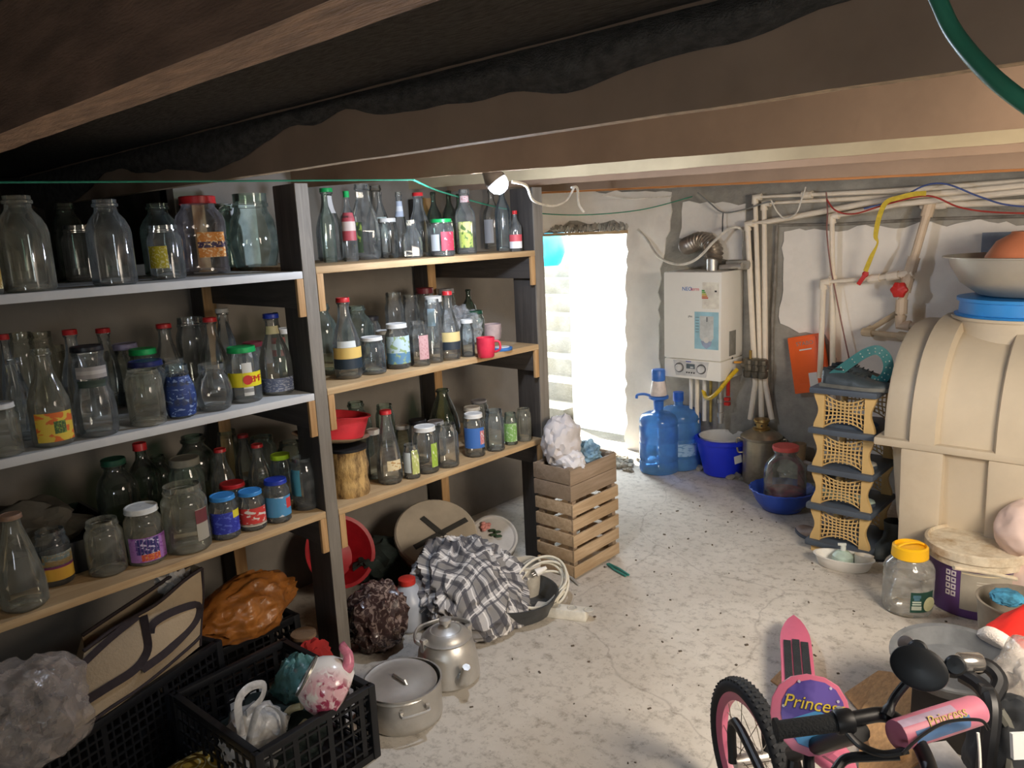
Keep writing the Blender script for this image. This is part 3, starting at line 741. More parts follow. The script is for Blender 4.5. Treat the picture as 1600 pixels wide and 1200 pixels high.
# ---- upper right shelf
S = 'R1'
J1('carafe', 489, 403, 290, 36, S, 'tall bottle with white label next to the dividing post on the upper right shelf', 'c', lab=[(.06, .36, .9, .1, LM('c8cacc', None, 'b0b4b8'))], group=gR1)
J1('jar', 472, None, 340, 26, S, 'jar with red and white label squeezed against the dividing post', 'c', lab=[(.2, .8, 1, 0, LM('b83030', W))], X=-2.46, group=gR1)
J1('carafe', 519, 408, 294, 42, S, 'round-bodied bottle with green cap and paper neck label', 'c', lid='green', lab=[(.66, .90, .5, .6, LM('c4c4c4'))], group=gR1)
J1('facet', 574, 406, 288, 46, S, 'biggest faceted bottle with dark green label on the upper right shelf', 'c', lab=[(.10, .50, .55, -.75, LM('3a4a34', None, '8aa048', bscale=3))], group=gR1)
J1('jar', 609, 404, 341, 33, S, 'straight jar with white lid on the upper right shelf', 'c', lid='white', group=gR1)
J1('facet', 646, 403, 344, 31, S, 'short faceted bottle with orange-stained rim, no cap', 'c', group=gR1)
J1('jar', 692, 401, 342, 39, S, 'jar with green lid and red barcode label on the upper right shelf', 'c', lid='green', lab=[(.16, .66, .6, .55, LM('d2384c', None, 'e8d0d4', bscale=5, thr=.64)), (.16, .6, .4, -.6, LM('c0c8cc'))], group=gR1)
J1('square', 730, 397, 296, 34, S, 'square bottle with yellow-green fruit label and matching neck label', 'c', lab=[(.10, .50, .72, -.1, LM('b9c860', 'd8d488', '5c7a3c', .6, .98, 4)), (.80, .9, .9, 0, LM('c8b4b4', None, 'a85050'))], group=gR1)
J1('wine', 761, 389, 297, 28, S, 'slim bottle with narrow white label left of the bluish bottle', 'c', lab=[(.10, .5, .6, -.5, LM('bcc2cc'))], group=gR1)
J1('wine', 788, 392, 288, 25, S, 'tall plain bluish bottle near the right end of the upper shelf', 'b', group=gR1)
J1('wine', 807, 393, 329, 20, S, 'smallest bottle with red cap and white-red label by the right end post', 'c', lid='red', lab=[(.08, .42, 1.2, 0, LM('c05058', 'd8d8d8', None, 0, .5))], group=gR1)
J1('carafe', 652, None, 301, 36, S, 'red-capped bottle behind the short faceted bottle', 'c', lid='red', X=-2.52, group=gR1)
J1('carafe', 622, None, 300, 24, S, 'bottle with blue-white neck label behind the white-lidded straight jar', 'c', lab=[(.62, .86, 1.1, 0, LM('aab4c4', 'd0d4d8'))], X=-2.60, group=gR1)
J1('wine', 540, None, 298, 24, S, 'bottle with green cap and red label behind the biggest faceted bottle', 'c', lid='green', lab=[(.3, .7, 1, 0, LM('a04048', 'c0b0a8'))], X=-2.58, group=gR1)
J1('wine', 592, None, 300, 24, S, 'bottle with pale printed label just right of the biggest faceted bottle', 'c', lab=[(.3, .62, 1, 0, LM('a8b4b0', None, '889490', bscale=10))], X=-2.64, group=gR1)
J1('wine', 507, None, 300, 22, S, 'dark-necked bottle between the two leftmost bottles of the upper right shelf', 'g', X=-2.62, group=gR1)
for i, (x, yt) in enumerate(((676, 300), (700, 298), (716, 303))):
    J1('wine', x, None, yt, 24, S, ('leftmost', 'middle', 'rightmost')[i] + ' of three dark wine bottles behind the green-lidded jar on the upper right shelf', 'k', X=-2.74, group='dark bottles at the back of the upper right shelf')
# ---- middle right shelf
S = 'R2'
J1('carafe', 546, 593, 465, 44, S, 'red-capped bottle with yellow and black label on the middle right shelf', 'c', lid='red', lab=[(.13, .40, 1.3, .1, LM('1c2c38', 'd8b868', None, .48, .99)), (.40, .48, .7, 0, LM('d0d6d4'))], group=gR2)
J1('jar', 585, 588, 526, 40, S, 'squat jar with white lid beside the yellow and black labelled bottle', 'b', lid='white', group=gR2)
J1('jar', 624, 577, 505, 38, S, 'white-lidded jar with blue mountain landscape label', 'c', lid='white', lab=[(.12, .74, 1.2, .1, LM('b8d0d8', '5c88a8', '90a878', .0, .4, 5)), ], group=gR2)
J1('jar', 658, 574, 502, 31, S, 'lidless jar with pale pink label right of the mountain-label jar', 'c', lab=[(.16, .70, .55, .5, LM('c8a0a0', None, 'b07c80', bscale=12))], group=gR2)
J1('tall', 684, 570, 468, 27, S, 'tall straight vase-like jar without lid on the middle right shelf', 'c', group=gR2)
J1('carafe', 709, 565, 455, 33, S, 'red-capped bottle with cream and dark label near the red mug', 'c', lid='red', lab=[(.16, .42, 1.3, .1, LM('28323c', 'd8c488', None, .45, .99))], group=gR2)
J1('jar', 732, 558, 499, 22, S, 'narrow white-lidded jar left of the red mug', 'b', lid='white', group=gR2)
J1('jar', 741, None, 485, 30, S, 'jar with dark green lid behind the narrow white-lidded jar', 'g', lid='dgreen', X=-2.60, group=gR2)
J1('wine', 731, None, 452, 24, S, 'dark bottle rising behind the dark-green-lidded jar', 'k', X=-2.84, group=gR2)
J1('jar', 614, None, 457, 30, S, 'tall lidless jar with dull rim in the back row of the middle right shelf', 'c', X=-2.72, group=gR2)
J1('jar', 640, None, 461, 28, S, 'lidless jar right of the tall dull-rimmed jar at the back', 'c', X=-2.70, group=gR2)
J1('jar', 676, None, 462, 32, S, 'white-lidded tall jar with blue sticker behind the vase-like jar', 'b', lid='white', lab=[(.5, .8, .4, -.3, LM('9ac0d8'))], X=-2.56, group=gR2)
J1('jar', 663, None, 449, 32, S, 'jar with dark red lid at the back of the middle right shelf', 'c', lid='maroon', X=-2.82, group=gR2)
J1('jar', 696, None, 450, 30, S, 'jar with pale grey lid at the back, left of the dark bottle', 'c', lid='grey', X=-2.86, group=gR2)
J1('jar3', 500, None, 475, 48, S, 'large greenish jar half hidden by the dividing post on the middle right shelf', 'g', X=-2.58, group=gR2)
J1('jar3', 556, None, 478, 50, S, 'large jar with narrow neck behind the yellow and black labelled bottle', 'g', X=-2.66, group=gR2)
J1('jar', 578, None, 494, 34, S, 'jar with black lid behind the squat white-lidded jar', 'c', lid='black', X=-2.62, group=gR2)
J1('jar', 600, None, 516, 32, S, 'jar with scuffed white lid between the squat jar and the mountain-label jar', 'c', lid='white', X=-2.50, group=gR2)
# mug, cup, lid and bag at the right end
def cup(name, label, bx, by, ytop, w, z, m, X=None, handle=True, cat='mug'):
    P = onz(bx, by, z) if X is None else Vector(onx(bx, ytop, X)[:2] + (z,)) if False else (onz(bx, by, z) if X is None else Vector((onx(bx, ytop, X).x, onx(bx, ytop, X).y, z)))
    r = w / 2 * depth(P) / F_PX; P = P + Vector((P.x, P.y, 0)).normalized() * r * .9 if X is None else P
    h = height_to(P, ytop)
    t = thing(name, label, cat, P)
    MB().lathe([(r * .82, 0), (r * .9, .004), (r, h * .5), (r, h), (r * .94, h), (r * .9, h * .5), (r * .8, .008), (.001, .008)], 24).build('cup_body', m, t)
    if handle:
        a = face_angle(P) + 1.4
        q = lambda d, zz: (d * math.cos(a), d * math.sin(a), zz)
        MB().tube(spline([q(r * .97, h * .8), q(r * 1.5, h * .75), q(r * 1.55, h * .4), q(r * .97, h * .25)], 5), .005, 8).build('handle', m, t)
    PLACED.append((P.copy(), r, 'R2'))
    return t
cup('red_mug', 'bright red straight mug on the middle right shelf near the end post', 760, 560, 527, 29, SHELF['R2'], mat('red_glaze', 'd2324a', .35))
cup('pale_cup', 'pale pinkish plastic cup standing behind the red mug', 769, None, 506, 28, SHELF['R2'], mat('pale_pink_plastic', 'c9b4b4', .5), X=-2.62, handle=False, cat='cup')
P = onz(790, 549, SHELF['R2'])
t = thing('flat_tin', 'flat blue and white tin lying beside the red mug', 'lid', P + Vector((-.04, .02, 0)))
MB().lathe([(.045, 0), (.047, .003), (.047, .012), (.043, .014), (.001, .012)], 24).build('rim', mat('blue_tin', '3c70b0', .4), t)
MB().lathe([(.034, .0135), (.034, .0155), (.001, .0155)], 20).build('disc', M_white_pl, t)
o = crumple((-2.66, 2.52, SHELF['R2'] + .085), (.12, .09, .10), .3, 2.6, 21, flat=SHELF['R2'] + .002).build('plastic_bag', film('clear_film_bag', 'cfd4da', .35)); tag(o, 'crumpled clear plastic bag stuffed behind the flat tin by the end post', 'bag')
# ---- lower right shelf
S = 'R3'
J1('cone', 611, 758, 641, 40, S, 'milk bottle with red cap and small cookie label beside the log drum', 'c', lid='red', lab=[(.20, .34, .62, .45, LM('d8c8a0', None, 'b08850', bscale=4))], group=gR3)
J1('jar', 645, 749, 694, 26, S, 'small lidless jar with lime-yellow label between milk bottle and white-lidded jar', 'c', lab=[(.15, .85, .5, .55, LM('b8c070', None, 'dcdcb0', bscale=4)), (.2, .8, .5, -.6, LM('c4cccc'))], group=gR3)
J1('jar', 668, 741, 665, 39, S, 'white-lidded jar with tall bright green label strip', 'c', lid='white', lab=[(.14, .66, .32, .75, LM('9ab844', None, 'e0e4c8', bscale=5, thr=.6))], group=gR3)
J1('jar', 702, 732, 662, 36, S, 'bare lidless jar right of the green-strip jar on the lower right shelf', 'c', group=gR3)
J1('jar', 743, 715, 645, 33, S, 'white-lidded jar with blue label and red motif', 'c', lid='white', lab=[(.22, .70, 1.1, .0, LM('3c6cb4')), (.30, .62, .28, .85, LM('c87878', None, 'e0d8d8', bscale=4))], group=gR3)
J1('jar', 775, 706, 640, 30, S, 'plain lidless bluish jar right of the blue-labelled jar', 'b', group=gR3)
J1('jar', 799, 696, 645, 22, S, 'slim jar with green label second from the right end post', 'g', lab=[(.12, .7, 1.0, 0, LM('7caa5c', None, 'b0c8a0'))], group=gR3)
J1('tall', 821, 691, 638, 24, S, 'frosted textured jar rightmost on the lower right shelf', 'd', group=gR3)
J1('jar', 737, None, 635, 30, S, 'white-lidded jar directly behind the blue-labelled jar', 'c', lid='white', X=-2.50, group=gR3)
J1('jar', 748, None, 625, 28, S, 'tall jar with greyish lid at the back of the lower right shelf', 'b', lid='grey', X=-2.78, group=gR3)
J1('jar', 652, None, 655, 32, S, 'jar with dark flat lid behind the white-lidded green-strip jar', 'c', lid='black', X=-2.50, group=gR3)
J1('jar', 680, None, 657, 30, S, 'jar with grey flat lid behind the bare lidless jar', 'c', lid='grey', X=-2.52, group=gR3)
J1('cone', 691, None, 608, 50, S, 'large dark conical bottle at the back of the lower right shelf', 'k', X=-2.74, group=gR3)
J1('jar', 628, None, 664, 26, S, 'jar with small white lid directly right of the milk bottle neck', 'g', lid='white', X=-2.52, group=gR3)
J1('jar', 582, None, 670, 24, S, 'jar with white and blue lid between log drum and milk bottle', 'b', lid='white', X=-2.48, group=gR3)
J1('jar3', 555, None, 628, 46, S, 'large green glass jar behind the red basin', 'g', X=-2.80, group=gR3)
J1('jar', 600, None, 632, 30, S, 'dark-rimmed lidless jar between the green jar and the milk bottle', 'g', X=-2.84, group=gR3)
# log drum, plate and red basin
P = onz(549, 779, SHELF['R3']); r_ = 32 * depth(P) / F_PX; P = P + Vector((P.x, P.y, 0)).normalized() * r_ * .9
P.y = max(P.y, 1.519 + .02 + r_)
hd = height_to(P, 700)
t = thing('bark_drum', 'hollow log covered in rough tan bark on the lower right shelf', 'log', P)
def bark(v, k): return 1 + .05 * N((math.cos(v) * 3, math.sin(v) * 3, k * .6), 1.4, 4)
mb = MB().lathe([(r_ * (.94 + .04 * math.sin(k * 1.3)), hd * k / 10) for k in range(11)], 40, wob=bark)
m, nt, b = newmat('birch_bark'); tc = nd(nt, 'ShaderNodeTexCoord'); mp = nd(nt, 'ShaderNodeMapping', ins={'Scale': (26, 26, 9)}); nt.links.new(tc.outputs['Object'], mp.inputs[0])
nz = nd(nt, 'ShaderNodeTexNoise', ins={'Scale': 1.0, 'Detail': 6.0, 'Roughness': .7}); nt.links.new(mp.outputs[0], nz.inputs[0])
nt.links.new(ramp(nt, nz.outputs[0], .38, .6, L('5a4228'), L('c8a468')), b.inputs['Base Color']); b.inputs['Roughness'].default_value = .9
bp = nd(nt, 'ShaderNodeBump', ins={'Strength': .8, 'Distance': .01}); nt.links.new(nz.outputs[0], bp.inputs['Height']); nt.links.new(bp.outputs[0], b.inputs['Normal'])
mb.build('bark_body', m, t)
MB().lathe([(r_ * .99, hd - .002), (r_ * .99, hd + .008), (.001, hd + .008)], 32).build('dark_rim', M_black, t)
zt = P.z + hd + .012
PLACED.append((P.copy(), r_, 'R3'))
B = Vector((-2.51, P.y - .005, zt))
t = thing('enamel_plate', 'tan rimmed plate lying tilted on the bark log under the red basin', 'plate', B)
TX = Matrix.Translation(B) @ Matrix.Rotation(-.16, 4, (1, 0, 0))
part(MB().lathe([(.07, .005), (.10, .008), (.148, .028), (.150, .031), (.10, .014), (.001, .010)], 36, X=TX), 'plate', mat('tan_enamel', 'b0987c', .4), t)
t = thing('red_basin', 'round red plastic basin tipped on the tan plate behind the dividing post', 'basin', B + Vector((0, 0, .02)))
TX = Matrix.Translation(B + Vector((0, .015, .020))) @ Matrix.Rotation(-.16, 4, (1, 0, 0))
part(MB().lathe([(.112, 0), (.117, .004), (.132, .082), (.140, .084), (.141, .088), (.128, .088), (.112, .010), (.001, .008)], 40, X=TX), 'basin', mat('red_basin_plastic', 'c03038', .4), t)
# ---------------------------------------------------------------- floor under the right bay
def circ(c, nrm, r, n=32, sx=1.0):
    nrm = Vector(nrm).normalized(); a = nrm.cross(Vector((0, 0, 1))).normalized(); b = a.cross(nrm).normalized()
    return [Vector(c) + a * (r * sx * math.cos(2 * PI * i / n)) + b * (r * math.sin(2 * PI * i / n)) for i in range(n)]
def axis_mat(c, nrm, up=(0, 0, 1)):
    z = Vector(nrm).normalized(); x = Vector(up).cross(z)
    if x.length < 1e-3: x = Vector((1, 0, 0))
    x.normalize(); y = z.cross(x); X = Matrix((x, y, z)).transposed().to_4x4(); X.translation = Vector(c); return X
# frame drum: big shallow round drum tipped against the wall
dc = onx(682, 832, -2.62)
nrm = Vector((.50, -.26, .82)).normalized()
t = thing('frame_drum', 'large shallow drum with cream skin and black taped cross, tipped under the lower right shelf', 'drum', (dc.x, dc.y, 0))
R_ = .195; X = axis_mat(dc, nrm)
M_drum = mat('drum_shell', '6a5848', .8, var=.25, scale=20)
part(MB().lathe([(R_ * .98, -.11), (R_, -.10), (R_, -.012), (R_ * .985, -.004)], 40, X=X), 'shell', M_drum, t)
sk = MB().lathe([(R_ * 1.012, -.035), (R_ * 1.015, -.006), (R_ * .97, .002), (R_ * .6, -.002), (.001, -.004)], 40, X=X, cap0=False, wob=lambda a, k: 1 + (.012 * math.sin(a * 17 + k) if k == 0 else 0))
part(sk, 'drum_skin', mat('cream_skin', 'b0a594', .7, var=.1, scale=7, bump=.2, bscale=10), t)
for ang, ln in ((.35, .30), (-1.0, .25)):
    d = Vector((math.cos(ang), math.sin(ang), 0)) * ln / 2
    part(MB().beam(X @ (-d + Vector((.02, -.01, .003))), X @ (d + Vector((.02, -.01, .003))), .026, .004, up=nrm), 'tape_strip', mat('black_tape', '3a3a38', .6), t)
# white tin with rose wrapped in film
tc_ = onx(772, 838, -2.50); n2 = Vector((.55, -.35, .75)).normalized(); X = axis_mat(tc_, n2)
t = thing('cake_tin', 'round white tin with pink rose and green leaves beside the drum', 'tin', (tc_.x, tc_.y, 0))
part(MB().lathe([(.09, -.09), (.108, -.085), (.112, -.02), (.118, -.015), (.118, 0), (.108, .004), (.100, -.004), (.001, -.006)], 32, X=X), 'tin_body', mat('white_tin', 'b9b6b2', .45, var=.08, dirt='5c5450', dirt_amt=.3), t)
part(MB().lathe([(.1185, -.06), (.1185, -.03)], 32, X=X, cap0=False), 'dark_band', mat('tin_band', '5a504c', .6, var=.5, scale=30), t)
rs = MB()
for i in range(9):
    a = i * 2.4; rr = .004 + .0022 * i
    rs.ball(X @ Vector((-.035 + rr * math.cos(a), .055 + rr * math.sin(a), .012)), (.013, .013, .009), 8)
part(rs, 'rose', mat('pink_petals', 'd8948c', .7), t)
lf = MB()
for i in range(8): lf.ball(X @ Vector((-.01 + .012 * (i % 4), .03 - .012 * (i // 2), .008)), (.016, .011, .005), 8)
part(lf, 'leaves', mat('green_leaves', '3c5238', .7), t)
# red basin lying behind, dark green bag, crate with tin
P = onx(530, 902, -2.84); P.z = 0
t = thing('red_washbasin', 'dark red plastic washbasin propped on its side behind the middle post', 'basin', P)
X = axis_mat(P + Vector((0, 0, .20)), (.85, -.1, .5))
part(MB().lathe([(.10, -.08), (.11, -.07), (.155, .04), (.166, .044), (.166, .050), (.150, .046), (.10, -.065), (.001, -.088)], 36, X=X), 'basin', mat('deep_red_plastic', 'a01c26', .45), t)
o = crumple((-2.80, 2.08, .09), (.15, .16, .11), .25, 2, 8, flat=.002).build('dark_bag', mat('dark_green_cloth', '28322f', .9, var=.3)); tag(o, 'dark green cloth bag slumped by the wall below the drum', 'bag')
# plaid cloth bundle on a dark pan
def plaid():
    m, nt, b = newmat('plaid_cloth'); tc = nd(nt, 'ShaderNodeTexCoord'); out = None
    mp = nd(nt, 'ShaderNodeMapping', ins={'Scale': (1, 1, 1)}); nt.links.new(tc.outputs['UV'], mp.inputs[0])
    sx = nd(nt, 'ShaderNodeSeparateXYZ'); nt.links.new(mp.outputs[0], sx.inputs[0])
    def stripes(o, f, w, ph=0):
        a = nd(nt, 'ShaderNodeMath', operation='MULTIPLY_ADD', ins={1: f, 2: ph}); nt.links.new(o, a.inputs[0])
        fr = nd(nt, 'ShaderNodeMath', operation='FRACT'); nt.links.new(a.outputs[0], fr.inputs[0])
        c = nd(nt, 'ShaderNodeMath', operation='LESS_THAN', ins={1: w}); nt.links.new(fr.outputs[0], c.inputs[0]); return c.outputs[0]
    col = L('85827f')
    for o_, f, w, ph, c_, k in ((0, 7, .5, 0, 'cbc8c6', .55), (1, 7, .5, 0, 'cbc8c6', .55), (0, 7, .22, .1, '3c3c44', .75), (1, 7, .22, .15, '3c3c44', .75), (0, 7, .06, .75, 'e6e3e0', .8), (1, 7, .06, .75, 'e6e3e0', .8), (1, 7, .09, .6, '4a4a52', .8), (0, 7, .09, .6, '4a4a52', .8)):
        fac = nd(nt, 'ShaderNodeMath', operation='MULTIPLY', ins={1: k}); nt.links.new(stripes(sx.outputs[o_], f, w, ph), fac.inputs[0])
        col = mixc(nt, fac.outputs[0], col, L(c_))
    nt.links.new(col, b.inputs['Base Color']); b.inputs['Roughness'].default_value = .95
    return m
M_plaid = plaid()
pc = onz(752, 955, .04); pc = Vector((-2.17, 2.12, 0))
t = thing('frying_pan', 'dark grey pan under the plaid cloth bundle on the floor', 'pan', pc + Vector((.07, .10, 0)))
part(MB().lathe([(.14, 0), (.16, .01), (.19, .085), (.194, .088), (.187, .088), (.155, .014), (.001, .010)], 36, X=Matrix.Translation(t.location)), 'pan', mat('dark_pan', '56585a', .5, metal=.5), t)
def cloth(u, v):
    a = 2 * PI * u; ph = PI * (v * .93 + .015)
    d = Vector((math.sin(ph) * math.cos(a), math.sin(ph) * math.sin(a), math.cos(ph)))
    f_ = abs(N((d.x * 2.2 + d.y * 1.1, d.z * 2.6 - d.y * 2.2, d.x), 1.5, 8))
    k = 1 + .20 * N(d, 1.5, 5) + .30 * (.2 - f_) + .16 * (.2 - abs(N(d, 3.8, 2))) + .05 * (.2 - abs(N(d, 8, 1)))
    return Vector((-2.22 + d.x * .20 * k - .16 * d.z, 2.10 + d.y * .24 * k + .03 * d.z, max(.014 + .01 * N(d, 3), .125 + d.z * .155 * k)))
mb = MB().grid(cloth, 110, 70, uv=True)
for i in list(mb.uv):
    u, v = mb.uv[i]; p = mb.v[i]; q_ = Vector((p.x + 2.22, p.y - 2.10, p.z - .16))
    # the cloth lies over the heap: its weave runs on as it folds
    th = math.atan2(math.hypot(q_.y, q_.x + .1 * q_.z), q_.z + .06); az = math.atan2(q_.y, q_.x)
    mb.uv[i] = (th * math.cos(az) * .26 + .2 * q_.x + .06 * N(q_, 9, 3) + .2 * q_.z, th * math.sin(az) * .26 + .2 * q_.y + .06 * N(q_, 9, 6))
o = mb.build('plaid_cloth', M_plaid, smooth=60); tag(o, 'grey and white plaid cloth bundle heaped over a dark pan', 'cloth')
t = thing('paper_sheet', 'stiff white paper edge sticking out under the plaid cloth near the kettle', 'paper', onz(757, 1030, 0))
part(MB().prism([(0, 0), (.05, .13), (.0, .20), (-.06, .10)], .003, Matrix.Translation(onz(757, 1033, 0)) @ Matrix.Rotation(-.35, 4, 'X')), 'paper', mat('white_card2', 'cfccc6', .8), t)
# leaf-pattern bag and canister
P = onz(598, 1035, 0) + Vector((-.11, .07, 0))
m, nt, b = newmat('dried_leaf_bag'); tc = nd(nt, 'ShaderNodeTexCoord')
vo = nd(nt, 'ShaderNodeTexVoronoi', ins={'Scale': 34.0}); nt.links.new(tc.outputs['Object'], vo.inputs[0])
nz = nd(nt, 'ShaderNodeTexNoise', ins={'Scale': 30.0, 'Detail': 5.0, 'Distortion': 2.0}); nt.links.new(tc.outputs['Object'], nz.inputs[0])
nt.links.new(mixc(nt, ramp(nt, nz.outputs[0], .5, .62), L('3c2c2a'), L('8a7870')), b.inputs['Base Color']); b.inputs['Roughness'].default_value = .25
M_leafbag = m
o = crumple(P + Vector((0, 0, .125)), (.12, .125, .145), .16, 3.2, 12, flat=.002, ridge=.9).build('clear_leaf_bag', M_leafbag); tag(o, 'shiny clear bag packed with dark brown dried leaves beside the red-capped canister', 'bag')
P = onz(640, 1000, 0) + Vector((-.09, .08, 0))
hC = height_to(P, 903)
t = thing('canister', 'translucent white plastic canister with red screw cap', 'canister', P)
rr = .078
part(MB().lathe([(rr * .9, 0), (rr, .01), (rr, hC * .52), (rr * .93, hC * .6), (rr * .48, hC * .86), (rr * .36, hC * .89), (rr * .36, hC * .93)], 24, X=Matrix.Translation(P)), 'bottle_body', mat('translucent_plastic', 'a8adb6', .35, var=.06), t)
part(MB().lathe([(rr * .46, hC * .89), (rr * .46, hC * .99), (rr * .42, hC), (.001, hC)], 20, X=Matrix.Translation(P), wob=lambda a, k: 1 + .02 * math.sin(a * 20)), 'cap', mat('cap_red', 'c0352c', .4), t)
# kettle
P = onz(703, 1082, 0); P = P + Vector((P.x, P.y, 0)).normalized() * .10
s = depth(P) / F_PX; rk = 49 * s; hk = height_to(P, 996)
t = thing('kettle', 'big worn aluminium kettle with domed lid standing next to the large pot', 'kettle', P)
T = Matrix.Translation(P)
part(MB().lathe([(rk * .86, 0), (rk * .97, .012), (rk * 1.0, hk * .10), (rk * .97, hk * .45), (rk * .90, hk * .75), (rk * .80, hk * .95), (rk * .74, hk), (rk * .72, hk * .99), (rk * .7, hk * .9)], 40, X=T), 'body', M_steel, t)
lz = hk
part(MB().lathe([(rk * .78, lz), (rk * .80, lz + .006), (rk * .70, lz + .014), (rk * .68, lz + .020), (rk * .50, lz + .034), (rk * .46, lz + .033), (rk * .20, lz + .046), (.001, lz + .048)], 40, X=T), 'kettle_lid', M_steel, t)
part(MB().lathe([(rk * .10, lz + .046), (rk * .10, lz + .055), (rk * .19, lz + .060), (rk * .19, lz + .074), (.001, lz + .078)], 18, X=T), 'lid_knob', M_steel, t)
fa = face_angle(P) + .42
dirv = Vector((math.cos(fa), math.sin(fa), 0))
q = lambda d, z: P + dirv * d + Vector((0, 0, z))
part(MB().tube(spline([q(rk * .9, hk * .30), q(rk * 1.12, hk * .34), q(rk * 1.22, hk * .55), q(rk * 1.34, hk * .74)], 6), [.030, .029, .028, .027, .026, .025, .023, .022, .021, .020, .019, .018, .017, .016, .016, .015, .015, .014, .014], 12), 'spout', M_steel, t)
hd_ = Vector((-dirv.y, dirv.x, 0))
for sgn in (-1, 1):
    part(MB().box(P + hd_ * sgn * rk * .78 + Vector((0, 0, hk * .98)), (.02, .02, .05)), 'handle_lug', M_steel, t, bevel=.003)
hp = [P + hd_ * rk * .80 + Vector((0, 0, hk * 1.0)), P + hd_ * rk * .95 - dirv * rk * .25 + Vector((0, 0, hk * 1.08)), P + hd_ * rk * .5 - dirv * rk * .92 + Vector((0, 0, hk * 1.06)), P - hd_ * rk * .5 - dirv * rk * .92 + Vector((0, 0, hk * 1.06)), P - hd_ * rk * .95 - dirv * rk * .25 + Vector((0, 0, hk * 1.08)), P - hd_ * rk * .80 + Vector((0, 0, hk * 1.0))]
part(MB().tube(spline(hp, 8), .006, 8, flat=1.6), 'bail_handle', M_steel, t)
# stock pot with lid slid in
P = onz(635, 1150, 0); s = depth(P) / F_PX; rp = 63 * s; P = P + Vector((P.x, P.y, 0)).normalized() * rp * .92; hp_ = .215
hp_ = height_to(P, 1062)
t = thing('stock_pot', 'large dull aluminium stock pot with sunken flat lid, nearest pan on the floor', 'pot', P)
T = Matrix.Translation(P)
part(MB().lathe([(rp * .94, 0), (rp * .985, .008), (rp, .02), (rp, hp_ - .004), (rp * 1.035, hp_), (rp * 1.035, hp_ + .004), (rp * .985, hp_ + .004), (rp * .97, .012), (.001, .012)], 48, X=T), 'pot_body', M_steel, t)
TL = T @ Matrix.Translation((.004, -.012, hp_ - .006)) @ Matrix.Rotation(.09, 4, (.6, .8, 0))
part(MB().lathe([(rp * .93, .0), (rp * .955, .006), (rp * .93, .010), (rp * .80, .006), (rp * .5, .012), (.001, .013)], 44, X=TL), 'pot_lid', M_steel, t)
part(MB().tube([TL @ Vector(p) for p in ((-.035, .0, .012), (-.028, 0, .024), (.028, 0, .024), (.035, 0, .012))], .0055, 8), 'lid_handle', M_steel, t)
fa = face_angle(P) + .25
for a in (fa, fa + PI):
    d = Vector((math.cos(a), math.sin(a), 0)); e = Vector((-d.y, d.x, 0)); c = P + d * rp + Vector((0, 0, hp_ * .72))
    part(MB().tube(spline([c - e * .045, c - e * .04 + d * .02 - Vector((0, 0, .004)), c + e * .04 + d * .02 - Vector((0, 0, .004)), c + e * .045], 5), .005, 8), 'side_handle', M_steel, t)
    for sg in (-1, 1): part(MB().box(c + e * .045 * sg + d * .003, (.012, .012, .02), a), 'handle_bracket', M_steel, t)
# cable coil, bin, power strip, stick, clip
cc = onz(850, 948, 0) + Vector((-.02, 0, .0))
pts = []
for k in range(6):
    n_ = 22; rr = .118 - .006 * (k % 3); ti = (.62 if k < 5 else .35) + .05 * math.sin(k * 2.1)
    for i in range(n_):
        a = 2 * PI * i / n_ + k * .15
        pts.append(cc + Vector((rr * math.cos(a) * .75 + .02 * math.sin(k * 1.7), rr * math.sin(a) * 1.25, .012 + .012 * k * .6 + max(0, .11 + .10 * math.sin(a - .9)) * ti)))
o = MB().tube(spline(pts, 2), .0055, 7).build('extension_cable', mat('white_cable', 'd9d4c4', .5, var=.05)); tag(o, 'coil of white extension cable heaped beside the wooden crate', 'cable')
P = onz(842, 950, 0) + Vector((-.12, .06, 0))
t = thing('white_tub', 'ribbed white plastic tub standing behind the cable coil', 'tub', P)
part(MB().lathe([(.055, 0), (.058, .004), (.066, .15), (.070, .152), (.070, .158), (.060, .158), (.052, .01), (.001, .01)], 40, X=Matrix.Translation(P), wob=lambda a, k: 1 + (.02 * math.sin(a * 20) if 0 < k < 3 else 0)), 'tub', mat('ivory_plastic', 'c9c3b6', .5), t)
A, B_ = onz(838, 958, .0), onz(918, 968, .0)
d = (B_ - A); d.z = 0; ln = d.length; ang = math.atan2(d.y, d.x); c0 = (A + B_) / 2
t = thing('power_strip', 'white three socket power strip on the floor by the cable coil', 'power strip', (c0.x, c0.y, 0))
part(MB().box((c0.x, c0.y, .022), (ln, .055, .044), ang), 'housing', mat('strip_white', 'dcd8cc', .45), t, bevel=.006)
for k in range(3):
    pc_ = c0 + d * ((k + .8) / 3.2 - .35) + Vector((0, 0, .0445))
    part(MB().lathe([(.021, 0), (.021, .002), (.017, .002), (.016, -.001), (.001, -.001)], 20, X=Matrix.Translation((pc_.x, pc_.y, .0445))), 'socket', mat('socket_white', 'c8c4b8', .5), t)
plug = onz(845, 912, .09)
t = thing('plug', 'white mains plug resting on the cable coil', 'plug', (plug.x, plug.y, .10))
part(MB().lathe([(.008, -.03), (.012, -.01), (.017, .0), (.018, .022), (.001, .022)], 16, X=axis_mat((plug.x, plug.y, .15), (-.3, -.6, -.2))), 'plug_body', M_white_pl, t)
for sg in (-1, 1): part(MB().tube([axis_mat((plug.x, plug.y, .15), (-.3, -.6, -.2)) @ Vector((sg * .008, 0, z)) for z in (.02, .038)], .0025, 6), 'pin', M_steel, t)
A, B_ = onz(874, 884, .03), onz(905, 914, .006)
o = MB().beam(A, B_, .012, .004).build('metal_strip', mat('bare_aluminium', 'cfd2d4', .3, metal=.6)); tag(o, 'thin silvery metal strip leaning at the corner of the wooden crate', 'strip')
